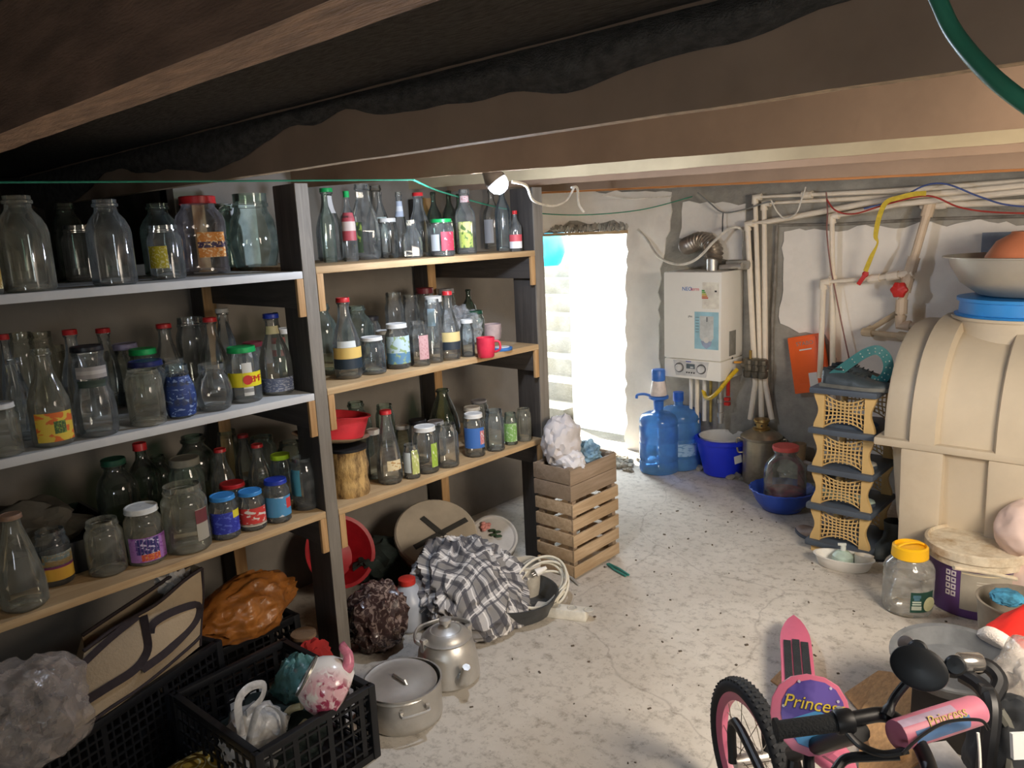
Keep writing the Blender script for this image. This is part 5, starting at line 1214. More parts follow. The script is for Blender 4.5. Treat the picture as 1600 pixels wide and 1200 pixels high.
# orange case hung behind the pipes
oc = ony(1262, 568, 4.50)
t = thing('orange_case', 'bright orange flat tool case leaning tilted against the back wall', 'case', oc)
X = Matrix.Translation(oc + Vector((.01, -.0, 0))) @ Matrix.Rotation(-.22, 4, 'Y') @ Matrix.Rotation(-.12, 4, 'X')
M_or = mat('orange_plastic', 'fb6d30', .4, var=.03)
part(MB().box((0, 0, 0), (.205, .05, .34), X=X), 'case_body', M_or, t, bevel=.006)
part(MB().box((0.005, -.028, .02), (.135, .006, .27), X=X), 'raised_panel', M_or, t, bevel=.003)
XT = X @ Matrix.Translation((0, -.032, 0)) @ Matrix.Rotation(PI / 2, 4, 'X')
part(MB().prism([(-.035, .082), (.04, .082), (.04, .090), (-.035, .090)], .001, XT), 'white_line', M_white_pl, t)
part(MB().prism([(.0, -.135), (.05, -.135), (.05, -.055), (.0, -.055)], .001, XT), 'white_sticker', M_white_pl, t)
o = text('STABO', .034, Matrix.Translation(-t.location) @ XT @ Matrix.Translation((.002, .122, 0)), mat('ink_grey2', '9a8a80', .5), 'lettering', t)
# ---------------------------------------------------------------- bottles, bucket, basin
M_bb = glass('blue_polycarbonate', '8cc4fa', '3f86dc', .30, (.20, .50, .95), .06, True)
def water_bottle(label, bx, by, w, ytop, pump):
    p = onz(bx, by, 0); r = w / 2 * depth(p) / F_PX; p = p + Vector((p.x, p.y, 0)).normalized() * r * .9
    p.y = min(p.y, 4.535 - r)
    h = height_to(p, ytop)
    t = thing('water_bottle', label, 'bottle', p)
    n = 36
    pr = [(.86, 0), (.97, .02), (1, .06), (1, .17), (.965, .19), (.965, .21), (1, .23), (1, .47), (.97, .49), (.97, .51), (1, .53), (1, .73), (.97, .76), (.97, .78), (1, .80), (.98, .86), (.86, .92), (.55, .965), (.24, .985), (.20, 1.0), (.20, 1.08), (.22, 1.09), (.22, 1.11), (.19, 1.12)]
    MB().lathe([(a * r, z * h) for a, z in pr], n).build('bottle_body', M_bb, t, smooth=40)
    return t, p, r, h
bt1, p1, r1, h1 = water_bottle('clear blue five gallon water bottle with white hand pump on top', 1030, 744, 62, 640, True)
z0 = h1 * 1.08
M_pb = mat('pump_blue', '3f74c8', .35)
MB().lathe([(r1 * .24, z0 - .03), (r1 * .26, z0 + .02), (r1 * .26, z0 + .03)], 20, cap1=True).build('bottle_cap', M_pb, bt1)
pm_ = MB().lathe([(r1 * .30, z0 + .03), (r1 * .50, z0 + .045), (r1 * .50, z0 + .06), (r1 * .30, z0 + .065)], 24, cap1=True); pm_.build('pump_collar', M_pb, bt1)
MB().lathe([(r1 * .42, z0 + .065), (r1 * .42, z0 + .075), (r1 * .36, z0 + .13), (r1 * .30, z0 + .165)], 24, cap1=True).build('pump_bulb', mat('pump_white', 'e9dcd4', .4), bt1)
MB().lathe([(r1 * .31, z0 + .160), (r1 * .34, z0 + .165), (r1 * .34, z0 + .225), (r1 * .30, z0 + .235), (.001, z0 + .236)], 24, wob=lambda a, k: 1 + .015 * math.sin(a * 18)).build('pump_button', M_pb, bt1)
lf_ = Vector((-.78, -.55, 0)).normalized()
MB().tube(spline([lf_ * r1 * .3 + Vector((0, 0, z0 + .055)), lf_ * r1 * .7 + Vector((0, 0, z0 + .072)), lf_ * r1 * 1.05 + Vector((0, 0, z0 + .068)), lf_ * r1 * 1.1 + Vector((0, 0, z0 + .045))], 6), .009, 8).build('pump_spout', M_pb, bt1)
bt2, p2, r2, h2 = water_bottle('second blue five gallon water bottle behind the bucket, with printed label', 1079, 728, 68, 632, False)
lb_ = MB(); a0 = face_angle(p2)
lb_.grid(lambda u, v: (r2 * 1.006 * math.cos(a0 - .9 + 1.8 * u), r2 * 1.006 * math.sin(a0 - .9 + 1.8 * u), h2 * (.25 + .2 * v)), 20, 3, uv=True).build('paper_label', labelmat('8fb0cc', None, '5a84ac'), bt2)
MB().lathe([(r2 * .24, h2 * 1.06), (r2 * .24, h2 * 1.20)], 20, cap1=True).build('bottle_cap', mat('cap_blue', '2a5cb8', .35), bt2)
P = onz(1129, 749, 0); r_ = 31 * depth(P) / F_PX; P = P + Vector((P.x, P.y, 0)).normalized() * r_; hb = height_to(P, 682)
t = thing('blue_bucket', 'royal blue plastic bucket with a white bucket nested inside', 'bucket', P)
R2 = 41 * depth(P) / F_PX
part(MB().lathe([(r_ * .82, 0), (r_ * .95, .012), (r_ * 1.02, .05), (R2 * .93, hb * .72), (R2 * .95, hb - .03), (R2 * 1.03, hb - .025), (R2 * 1.03, hb), (R2 * .93, hb + .003), (r_ * .98, .06), (.001, .05)], 40, X=Matrix.Translation(P)), 'bucket_body', mat('royal_blue', '1f34d0', .35, var=.03), t)
part(MB().lathe([(R2 * .72, hb * .4), (R2 * .86, hb + .004), (R2 * .89, hb + .010), (R2 * .84, hb + .010), (R2 * .70, hb * .42), (.001, hb * .42)], 36, X=Matrix.Translation(P)), 'inner_bucket', M_white_pl, t)
fa = face_angle(P) + .62
part(MB().box((0, 0, 0), (.003, .055, .05), X=Matrix.Translation(P + Vector((math.cos(fa), math.sin(fa), 0)) * R2 * .935 + Vector((0, 0, hb * .55))) @ Matrix.Rotation(fa, 4, 'Z') @ Matrix.Rotation(.15, 4, 'X')), 'white_sticker', M_white_pl, t)
P = onz(1221, 805, 0); r_ = 30 * depth(P) / F_PX; P = P + Vector((P.x, P.y, 0)).normalized() * r_; R2 = 48 * depth(P) / F_PX; hb = height_to(P, 762)
t = thing('scalloped_basin', 'blue plastic basin with scalloped rim holding a dirty glass jar', 'basin', P)
part(MB().lathe([(r_ * .9, 0), (r_ * 1.0, .005), (R2 * .82, hb * .45), (R2 * .95, hb * .85), (R2 * 1.03, hb), (R2 * 1.0, hb + .004), (R2 * .92, hb * .86), (r_ * .92, .010), (.001, .008)], 72, X=Matrix.Translation(P), wob=lambda a, k: 1 + (.022 * math.sin(a * 22) if k in (4, 5) else 0)), 'basin_body', mat('mid_blue', '2f52b8', .4, var=.04), t)
BP = P
bj = thing('pickle_jar', 'large grimy glass jar with dark red dregs and red paper lid in the basin', 'jar', P + Vector((.015, .0, .020)))
rj = 31.5 * depth(P) / F_PX; hj = height_to(bj.location, 698)
sc = [(q_ * rj, z_ * hj) for q_, z_ in PROF['jar3']]
MB().lathe(sc, 32).build('glass_body', glass('grimy_glass', (.8, .84, .78), (.50, .56, .48), .13, (.66, .68, .6)), bj)
MB().lathe([(.86 * rj, .012), (.96 * rj, .03), (.96 * rj, hj * .24), (.9 * rj, hj * .27)], 28, cap1=True).build('dregs', mat('red_dregs', 'a03450', .5, var=.45, scale=14), bj)
MB().lathe([(.60 * rj, hj * .95), (.62 * rj, hj * .97), (.60 * rj, hj * 1.02), (.001, hj * 1.025)], 24, wob=lambda a, k: 1 + .03 * math.sin(a * 15)).build('paper_lid', labelmat('c8524c', None, 'e8dcd4', bscale=5), bj)
# brass and steel kerosene heater behind
P = onz(1207, 735, 0); P = Vector((P.x + .03, 4.40, 0)); s = depth(P) / F_PX; rk = 29 * s; hk = height_to(P, 676)
t = thing('kerosene_stove', 'old silvery metal stove can with small brass burner behind the basin', 'stove', P)
M_ol = mat('old_steel', 'b3aa94', .35, metal=.75, var=.15, dirt='7c7260', dirt_amt=.4)
T = Matrix.Translation(P)
part(MB().lathe([(rk * .9, 0), (rk * .95, .01), (rk * .95, hk * .88), (rk * 1.06, hk * .9), (rk * 1.08, hk * .94), (rk * .95, hk * .98), (rk * .6, hk * 1.06), (rk * .5, hk * 1.07)], 32, X=T, cap1=True), 'tank', M_ol, t)
part(MB().lathe([(rk * .45, hk * 1.06), (rk * .47, hk * 1.10), (rk * .36, hk * 1.12), (rk * .36, hk * 1.22), (rk * .42, hk * 1.24), (rk * .40, hk * 1.28), (rk * .25, hk * 1.29)], 24, X=T, cap1=True), 'burner', mat('aged_brass', 'b0925a', .35, metal=.8, var=.15), t)
for k in range(6): part(MB().lathe([(.006, 0), (.006, .003)], 8, X=T @ Matrix.Rotation(k * PI / 3 - 2.2, 4, 'Z') @ Matrix.Translation((rk * .362, 0, hk * 1.17)) @ Matrix.Rotation(PI / 2, 4, 'Y'), cap1=True), 'air_hole', M_black, t)
for sg in (-1, 1):
    a = face_angle(P) + sg * 1.45; d = Vector((math.cos(a), math.sin(a), 0))
    part(MB().tube(spline([P + d * rk * .95 + Vector((0, 0, hk * .85)), P + d * rk * 1.25 + Vector((0, 0, hk * .88)), P + d * rk * 1.2 + Vector((0, 0, hk * .62)), P + d * rk * .95 + Vector((0, 0, hk * .6))], 5), .006, 8), 'side_handle', M_ol, t)
# tan mug and pale cloth behind the rack
P = Vector((ony(1252, 655, 4.42).x, 4.42, 0))
o = crumple(P + Vector((.02, 0, .085)), (.15, .09, .083), .3, 2.4, 91, flat=.004).build('pale_cloth', mat('pale_grey_cloth', 'b8b0a4', .9, var=.15, scale=14)); tag(o, 'pale grey cloth heaped on the floor between stove and shoe rack', 'cloth')
t = thing('tan_mug', 'tan ceramic mug lying on pale cloth left of the shoe rack', 'mug', P + Vector((-.01, 0, .175)))
part(MB().lathe([(.032, 0), (.038, .005), (.043, .10), (.040, .10), (.034, .010), (.001, .010)], 24, X=Matrix.Translation(t.location)), 'mug_body', mat('tan_glaze', 'a88c68', .4), t)
part(MB().tube(spline([t.location + Vector((-.04, 0, .08)), t.location + Vector((-.068, -.01, .07)), t.location + Vector((-.066, -.01, .035)), t.location + Vector((-.036, 0, .02))], 5), .006, 8), 'handle', mat('tan_glaze', 'a88c68'), t)
# ---------------------------------------------------------------- shoe rack
RY, RX0, RX1 = 3.58, -1.355, -1.085
rk_ = thing('shoe_rack', 'tan plastic shoe rack with five dark grey trays and lattice ends', 'shoe rack', ((RX0 + RX1) / 2, 3.8, 0))
M_tan = mat('tan_plastic', 'cbab72', .5, var=.05); M_slate = mat('slate_plastic', '4c5561', .5, var=.06)
ZT = [.045, .232, .418, .610, .805]
RYB = RY + .30
for z in ZT: part(MB().box(((RX0 + RX1) / 2 - .004, (RY + RYB) / 2, z), (RX1 - RX0 + .035, RYB - RY + .07, .030)), 'tray', M_slate, rk_, bevel=.010)
for Y_ in (RY, RYB):
    for za, zb in zip(ZT, ZT[1:]):
        z0, z1 = za + .015, zb - .015
        for xa, sg in ((RX0 + .028, -1), (RX1 - .028, 1)):
            ps = MB(); n_ = 10; vs = []
            for i in range(n_ + 1):
                u = i / n_; z = z0 + (z1 - z0) * u; w = .020 + .010 * abs(math.cos(PI * u)) ** 2; e = xa + sg * (w - .004 + .006 * math.cos(2 * PI * u)); q_ = xa - sg * .016
                vs += [(e, Y_ - .012, z), (q_, Y_ - .012, z), (q_, Y_ + .012, z), (e, Y_ + .012, z)]
            fs = []
            for i in range(n_):
                for k in range(4): a = i * 4 + k; b2 = i * 4 + (k + 1) % 4; fs.append((a, b2, b2 + 4, a + 4))
            part(ps.add(vs, fs), 'end_post', M_tan, rk_, smooth=50)
        lt = MB(); xa, xb = RX0 + .044, RX1 - .044; W_ = xb - xa; H_ = z1 - z0
        for i in range(9):          # upright bars bowed towards the middle
            u = (i + .5) / 9 * 2 - 1
            lt.tube([(xa + W_ / 2 + W_ / 2 * u * (1 - .12 * math.cos(PI * (k / 8 - .5))), Y_, z0 + H_ * (.12 + .76 * k / 8) + (.05 * H_ * (1 - u * u) * (1 if k < 4 else -1) * abs(k - 4) / 4)) for k in range(9)], .0034, 5)
        for j in range(7):          # horizontal bars bowed towards the middle
            v = j / 6 * 2 - 1; bow = .20 * H_ * v
            lt.tube([(xa + W_ * k / 10, Y_, z0 + H_ / 2 + v * H_ * .47 - bow * (1 - (k / 5 - 1) ** 2)) for k in range(11)], .0036, 5)
        part(lt, 'lattice_panel', M_tan, rk_)['kind'] = 'stuff'
part(MB().box((RX0 + .03, RY, .015), (.05, .03, .03)), 'foot', M_tan, rk_); part(MB().box((RX1 - .03, RY, .015), (.05, .03, .03)), 'foot', M_tan, rk_)
part(MB().box((RX0 + .03, RYB, .015), (.05, .03, .03)), 'foot', M_tan, rk_); part(MB().box((RX1 - .03, RYB, .015), (.05, .03, .03)), 'foot', M_tan, rk_)
def shoe(name, label, o, ang, ln, wd, ht, m, sole, lace=True):
    t = thing(name, label, 'shoe', o)
    T = Matrix.Translation(o) @ Matrix.Rotation(ang, 4, 'Z')
    def sec(u):       # u along heel(0) .. toe(1): half width, height
        w = wd * (.36 + .14 * math.sin(PI * min(1, u * 1.1)) + .10 * math.exp(-((u - .7) / .2) ** 2)) * (1 if u < .9 else math.sqrt(max(.02, 1 - ((u - .9) / .1) ** 2)))
        h_ = ht * (1.0 - .18 * max(0, u - .02) / .4 if u < .4 else .82 - .5 * min(1, (u - .4) / .35))
        if u > .85: h_ *= math.sqrt(max(.1, 1 - ((u - .85) / .17) ** 2))
        return w, h_
    vs, fs = [], []; n_, m_ = 22, 14
    for i in range(n_ + 1):
        u = i / n_; w, h_ = sec(u)
        if i == 0: w *= .7
        for k in range(m_):
            a = PI * k / (m_ - 1); vs.append(((u - .5) * ln, math.cos(a) * w * (1 if u > .45 or a in (0, PI) else (1 - .25 * math.sin(a))), .014 + max(0.0, math.sin(a)) ** .8 * h_))
    for i in range(n_):
        for k in range(m_ - 1): a = i * m_ + k; fs.append((a, a + m_, a + m_ + 1, a + 1))
    fs += [tuple(range(m_)), tuple(range(n_ * m_ + m_ - 1, n_ * m_ - 1, -1))]
    part(MB().add(vs, fs, 0, T), 'upper', m, t, smooth=60)
    poly = [((i / n_ - .5) * ln * 1.02, sec(i / n_)[0] * 1.08) for i in range(n_ + 1)] + [((i / n_ - .5) * ln * 1.02, -sec(i / n_)[0] * 1.08) for i in range(n_, -1, -1)]
    part(MB().prism(poly, .016, T), 'sole', sole, t)
    op = MB().lathe([(.85, 0), (1, .5), (.9, 1), (.5, .6)], 20, X=T @ Matrix.Translation((-.28 * ln, 0, .014 + ht * .88)) @ Matrix.Diagonal((ln * .18, wd * .26, .012, 1)), cap1=True); part(op, 'collar', mat('shoe_lining', '23272b', .9), t)
    if lace:
        for k in range(4):
            u = .40 + .07 * k; w, h_ = sec(u); part(MB().tube([T @ Vector(((u - .5) * ln, sg * wd * .16, .018 + h_ * .98)) for sg in (-1, 0, 1)], .003, 6), 'lace', mat('lace_dark', '2c3438', .8), t)
    return t
M_leather = mat('slate_leather', '3d4549', .45, var=.18, scale=10, bump=.3, bscale=30)
zs = ZT[-1] + .015
shoe('leather_shoe', 'scuffed dark slate leather shoe with laces on top of the shoe rack', Vector(((RX0 + RX1) / 2 + .035, RY + .05, zs)), 0.0, .31, .115, .072, M_leather, mat('grey_sole', '6c6c66', .7))
shoe('leather_shoe', 'matching dark leather shoe standing behind the scuffed one on the rack', Vector(((RX0 + RX1) / 2 + .02, RY + .19, zs)), 0.05, .30, .11, .07, M_leather, mat('grey_sole', '6c6c66'))
shoe('canvas_slipper', 'dark blue slipper on the second tray of the shoe rack', Vector(((RX0 + RX1) / 2, RY + .08, ZT[3] + .015)), .1, .25, .10, .05, mat('navy_canvas', '2f3f58', .8), M_slate, False)
shoe('grey_slipper', 'pale grey slipper on the middle tray of the shoe rack', Vector(((RX0 + RX1) / 2, RY + .09, ZT[2] + .015)), .0, .25, .10, .045, mat('grey_felt', 'a8a69c', .9), M_slate, False)
shoe('pale_slipper', 'pale greenish slipper on the lowest visible tray of the shoe rack', Vector(((RX0 + RX1) / 2, RY + .09, ZT[1] + .015)), .0, .25, .10, .045, mat('pale_green_felt', '9fb0a4', .9), M_slate, False)
shoe('brown_shoe', 'brown shoe tip sticking out at the foot of the shoe rack', Vector((-1.385, 3.72, 0)), 2.6, .26, .10, .06, mat('brown_leather', '8a7668', .6), M_slate, False)
# belt looped up from the shoe
P0 = [(1300, 588), (1330, 566), (1352, 552), (1370, 547), (1383, 556), (1388, 572), (1383, 588), (1372, 596), (1360, 592)]
P = spline([ony(x, y, 3.60 + .012 * i) for i, (x, y) in enumerate(P0)], 7)
t = thing('studded_belt', 'teal belt with metal eyelets looping up behind the leather shoe', 'belt', P[-1])
mb = MB(); vs, fs = [], []
for i, p in enumerate(P):
    dd = (P[min(i + 1, len(P) - 1)] - P[max(i - 1, 0)]).normalized(); sd = dd.cross(Vector((.2, -1, .1))).normalized() * .021; tt = Vector((.0, .004, 0))
    vs += [p - sd, p + sd, p + sd + tt, p - sd + tt]
for i in range(len(P) - 1):
    for k in range(4): a = i * 4 + k; b2 = i * 4 + (k + 1) % 4; fs.append((a, b2, b2 + 4, a + 4))
part(mb.add(vs, fs), 'strap', mat('teal_leather', '2f6668', .5, var=.08), t, smooth=50)
ey = MB()
for i in range(4, len(P) - 4, 4):
    dd = (P[i + 1] - P[i - 1]).normalized(); sd = dd.cross(Vector((.2, -1, .1))).normalized() * .008
    for sg in (-1, 1): ey.ball(P[i] + sd * sg + Vector((0, -.002, 0)), .0035, 6)
part(ey, 'eyelets', mat('eyelet_metal', 'd8dcd8', .3, metal=.5), t)['kind'] = 'stuff'
# ---------------------------------------------------------------- big plastic tank
tk = thing('water_tank', 'large cream ribbed plastic water tank lying at the right by the back wall', 'tank', (-.35, 4.0, 0))
M_tank = mat('tank_plastic', 'c6b9a3', .5, var=.06, scale=4, bump=.06, bscale=8, dirt='b3a084', dirt_amt=.35)
TX0, TX1, TY0, TY1, ZF = -1.045, .55, 3.50, 4.50, .632
TYC, RV = (TY0 + TY1) / 2, (TY1 - TY0) / 2 - .015
HV = .475
def vault(x, k=1.0, off=0):
    pts = []
    for i in range(25):
        a = PI * i / 24
        ca, sa = math.cos(a), math.sin(a)
        pts.append((x, TYC - (RV + off) * k * (abs(ca) ** .86) * (1 if ca > 0 else -1), ZF + (HV + off) * k * (sa ** .86)))
    return pts
def loft(rows, mb, close=False):
    n = len(rows[0]); vs = [p for r_ in rows for p in r_]; fs = []
    for j in range(len(rows) - 1):
        for i in range(n - 1): a = j * n + i; fs.append((a, a + 1, a + n + 1, a + n))
    return mb.add(vs, fs)
rows = [vault(TX0 + .10, .55), vault(TX0 + .045, .80), vault(TX0 + .022, .93), vault(TX0 + .018, .985), vault(TX0 + .03, 1.0)] + [vault(TX0 + .03 + (TX1 - TX0 - .06) * i / 10) for i in range(1, 11)] + [vault(TX1 - .03, .8)]
mb = loft(rows, MB()); mb.f.append(tuple(range(24, -1, -1))); mb.mi.append(0)
part(mb, 'upper_shell', M_tank, tk, smooth=50)
def rib(x, w):
    mb = MB(); vs, fs = [], []
    prof = [(-w * .60, -.004), (-w * .46, .030), (w * .46, .030), (w * .60, -.004)]
    rows = [vault(x + dx, 1.0, o) for dx, o in prof]
    part(loft(rows, mb), 'rib', M_tank, tk, smooth=40)
for x in (-.865, -.545, -.20, .15, .45): rib(x, .105)
part(MB().box(((TX0 + TX1) / 2, TYC, ZF - .012), (TX1 - TX0 + .03, TY1 - TY0 + .03, .036)), 'flange', M_tank, tk, bevel=.010)
def base_ring(z, ins, r=.10):
    out = []; x0, x1, y0, y1 = TX0 + ins, TX1 - ins, TY0 + ins, TY1 - ins
    for cx, cy, a0 in ((x1 - r, y1 - r, 0), (x0 + r, y1 - r, PI / 2), (x0 + r, y0 + r, PI), (x1 - r, y0 + r, 1.5 * PI)):
        for i in range(6): a = a0 + PI / 2 * i / 5; out.append((cx + r * math.cos(a), cy + r * math.sin(a), z))
    return out
rg = [base_ring(z, ins, r_) for z, ins, r_ in ((0.0, .13, .10), (.02, .11, .12), (.10, .075, .14), (.25, .045, .15), (.45, .028, .15), (.60, .02, .14), (.615, .012, .12))]
mb = MB(); n = len(rg[0]); fs = []
for j in range(len(rg) - 1):
    for i in range(n): k = (i + 1) % n; fs.append((j * n + i, j * n + k, (j + 1) * n + k, (j + 1) * n + i))
fs.append(tuple(range(n - 1, -1, -1)))
part(mb.add([p for r_ in rg for p in r_], fs), 'lower_shell', M_tank, tk, smooth=50)
for x in (-.865, -.535, -.20, .15, .45):
    part(MB().add([(x - .085, TY0 - .008, .61), (x + .085, TY0 - .008, .61), (x + .085, TY0 + .20, .61), (x - .085, TY0 + .20, .61), (x - .08, TY0 + .012, 0.0), (x + .08, TY0 + .012, 0.0), (x + .08, TY0 + .25, 0.0), (x - .08, TY0 + .25, 0.0)],
                  [(0, 1, 2, 3), (7, 6, 5, 4), (1, 0, 4, 5), (2, 1, 5, 6), (3, 2, 6, 7), (0, 3, 7, 4)]), 'leg_pillar', M_tank, tk, bevel=.016)
NX = -.62
part(MB().lathe([(.285, 1.02), (.262, 1.10), (.262, 1.128), (.275, 1.130), (.275, 1.142), (.24, 1.142)], 48, X=Matrix.Translation((NX, TYC, 0)), cap0=False), 'neck', M_tank, tk)
part(MB().lathe([(.262, 1.140), (.266, 1.150), (.25, 1.154), (.246, 1.205), (.258, 1.208), (.258, 1.222), (.001, 1.226)], 40, X=Matrix.Translation((NX, TYC, 0)), wob=lambda a, k: 1 - (.02 if k in (2, 3) and math.sin(a * 12) > .6 else 0)), 'screw_lid', mat('tank_lid_blue', '3488d0', .4, var=.05), tk)
# basin and bowl on top of the tank
bz = 1.228
t = thing('aluminium_basin', 'wide aluminium basin standing on the blue tank lid', 'basin', (NX + .02, TYC, bz))
M_al = mat('matt_aluminium', 'c2bdb2', .42, metal=.6, var=.06, scale=6)
part(MB().lathe([(.17, 0), (.20, .008), (.27, .060), (.312, .135), (.322, .168), (.345, .170), (.346, .175), (.318, .176), (.305, .140), (.19, .016), (.001, .014)], 56, X=Matrix.Translation(t.location)), 'basin', M_al, t)
t = thing('orange_bowl', 'glossy orange bowl turned upside down inside the aluminium basin', 'bowl', (NX + .05, TYC, bz + .02))
part(MB().lathe([(.215, .10), (.218, .105), (.21, .15), (.17, .215), (.12, .245), (.115, .255), (.001, .252)], 44, X=Matrix.Translation(t.location)), 'bowl', mat('orange_glaze', 'e08a62', .35, var=.03), t)
t = thing('grey_board', 'blue-grey board leaning on the wall behind the aluminium basin', 'board', (-.86, 4.44, 1.08))
part(MB().box((-.75, 4.44, 1.28), (.27, .02, .42)), 'board', mat('blue_grey_board', '7b8490', .6), t)
# ---------------------------------------------------------------- things on the floor before the tank
P = onz(1312, 892, 0)
t = thing('soap_tray', 'white oval plastic tray on the floor in front of the shoe rack', 'tray', P)
d = (onz(1352, 893, 0) - onz(1268, 878, 0)); ang = math.atan2(d.y, d.x); P = P + Vector((.0, .045, 0)); t.location = P
T = Matrix.Translation(P) @ Matrix.Rotation(ang, 4, 'Z')
part(MB().lathe([(.098, 0), (.108, .006), (.128, .052), (.134, .054), (.134, .058), (.124, .058), (.102, .010), (.001, .008)], 40, X=T @ Matrix.Diagonal((1, .55, 1, 1))), 'tray', M_white_pl, t)
s_ = T @ Vector((-.005, .012, .010))
t = thing('soap_bottle', 'pale green pump soap bottle standing in the white tray', 'bottle', s_)
part(MB().lathe([(.045, 0), (.050, .01), (.046, .045), (.030, .062), (.013, .066), (.013, .072)], 24, X=Matrix.Translation(s_), sx=1), 'bottle_body', mat('mint_plastic', 'c2d6c8', .35), t)
part(MB().lathe([(.012, .070), (.012, .094), (.001, .096)], 14, X=Matrix.Translation(s_)), 'pump_collar', mat('mint_white', 'dfe4de', .4), t)
part(MB().beam(s_ + Vector((-.022, -.01, .098)), s_ + Vector((.012, .004, .101)), .012, .010), 'pump_head', mat('mint_white', 'dfe4de'), t, bevel=.002)
s2 = T @ Vector((.082, .006, .012))
t = thing('small_cup', 'small white cup tilted in the right end of the white tray', 'cup', s2)
part(MB().lathe([(.030, 0), (.034, .004), (.041, .060), (.043, .061), (.038, .061), (.030, .010), (.001, .009)], 28, X=Matrix.Translation(s2) @ Matrix.Rotation(-.18, 4, 'X')), 'cup', mat('cup_white', 'ddd6c8', .4), t)
# dark boot-shaped can
P = onz(1386, 872, 0) + Vector((.0, .05, 0))
t = thing('rubber_boot', 'dark dusty rubber boot standing between shoe rack and tank', 'boot', P)
secs = [(.050, .105, .035, 0), (.052, .110, .035, .03), (.050, .100, .025, .06), (.046, .062, -.01, .09), (.046, .052, -.02, .13), (.050, .055, -.02, .18), (.050, .055, -.02, .185), (.044, .048, -.02, .18), (.040, .045, -.02, .10)]
ba = -1.9
vs, fs = [], []; n = 20
for hw, hl, o_, z in secs:
    for i in range(n): a = 2 * PI * i / n; vs.append((o_ + hl * math.cos(a), hw * math.sin(a), z))
for j in range(len(secs) - 1):
    for i in range(n): k = (i + 1) % n; fs.append((j * n + i, j * n + k, (j + 1) * n + k, (j + 1) * n + i))
fs.append(tuple(range(n - 1, -1, -1)))
part(MB().add(vs, fs, 0, Matrix.Translation(P) @ Matrix.Rotation(ba, 4, 'Z') @ Matrix.Scale(.9, 4)), 'boot', mat('dark_rubber', '3c4242', .6, var=.3, scale=12, dirt='6a6c64', dirt_amt=.3), t, smooth=50)
part(MB().prism([(math.cos(2 * PI * i / 20) * .108 + .035, math.sin(2 * PI * i / 20) * .055) for i in range(20)], .014, Matrix.Translation(P) @ Matrix.Rotation(ba, 4, 'Z') @ Matrix.Scale(.9, 4)), 'boot_sole', M_black, t)
o = crumple((-1.03, 3.99, .10), (.03, .06, .095), .3, 3, 95, flat=.004).build('red_net', mat('coral_net', 'c8705c', .8, var=.4, scale=60)); tag(o, 'coral red net sack squeezed between shoe rack and tank', 'sack')
# plastic jar with yellow lid
P = onz(1416, 964, 0); r_ = 37 * depth(P) / F_PX; P = P + Vector((P.x, P.y, 0)).normalized() * r_ * .85; hj = height_to(P, 848)
t = thing('yellow_lid_jar', 'clear ribbed plastic jar with yellow carry-handle lid and dark green label', 'jar', P)
body = [(.88, 0), (.97, .02), (1.0, .06), (1, .30), (.985, .32), (1, .34), (1, .44), (.975, .46), (1, .48), (1, .55), (.975, .57), (1, .59), (.99, .64), (.90, .71), (.70, .78), (.67, .80), (.67, .86)]
MB().lathe([(a * r_, z * hj) for a, z in body], 36).build('jar_body', glass('clear_pet2', (.95, .95, .93), (.66, .66, .62), .14, (.8, .8, .76), .08), t)
MB().lathe([(r_ * .70, hj * .80), (r_ * .73, hj * .81), (r_ * .70, hj * .955), (r_ * .62, hj * .975), (r_ * .60, hj * .93), (.001, hj * .93)], 32, wob=lambda a, k: 1 + (.008 * math.sin(a * 30) if k < 3 else 0)).build('yellow_lid', mat('lid_yellow', 'eeb81e', .35, var=.04), t)
fa = face_angle(P)
q = lambda a, rr, z: Vector((rr * math.cos(a), rr * math.sin(a), z))
MB().tube(spline([q(fa + 2.2, r_ * .62, hj * .95), q(fa + 2.2, r_ * .30, hj * .995), q(fa - .9, r_ * .30, hj * .995), q(fa - .9, r_ * .64, hj * .955)], 6), .006, 8, flat=.8).build('lid_handle', mat('lid_yellow', 'eeb81e'), t)
lb_ = MB().grid(lambda u, v: q(fa + .12 + 1.05 * u, r_ * 1.008, hj * (.10 + .30 * v)), 16, 4, uv=True).build('green_label', mat('label_green', '20463c', .5), t)
def onr(a, z, rr): return Matrix.Translation(q(a, rr, z)) @ Matrix.Rotation(a + PI / 2, 4, 'Z') @ Matrix.Rotation(PI / 2, 4, 'X')
for a, z, w_, h_, c_ in ((.36, .34, .030, .012, '4c7284'), (.36, .30, .022, .010, '4c7284'), (.36, .26, .034, .006, 'b8c4b8'), (.36, .225, .034, .006, 'b8c4b8'), (.36, .17, .038, .016, 'a8b0a4')):
    MB().box((0, 0, 0), (w_, h_, .001), X=onr(fa + a, hj * z, r_ * 1.013)).build('label_print', mat('print_' + c_, c_, .5), t)
MB().lathe([(.030, 0), (.030, .001), (.022, .001)], 24, X=onr(fa + .92, hj * .21, r_ * 1.010)).build('label_ring', mat('print_cream', 'c2c49c', .5), t)
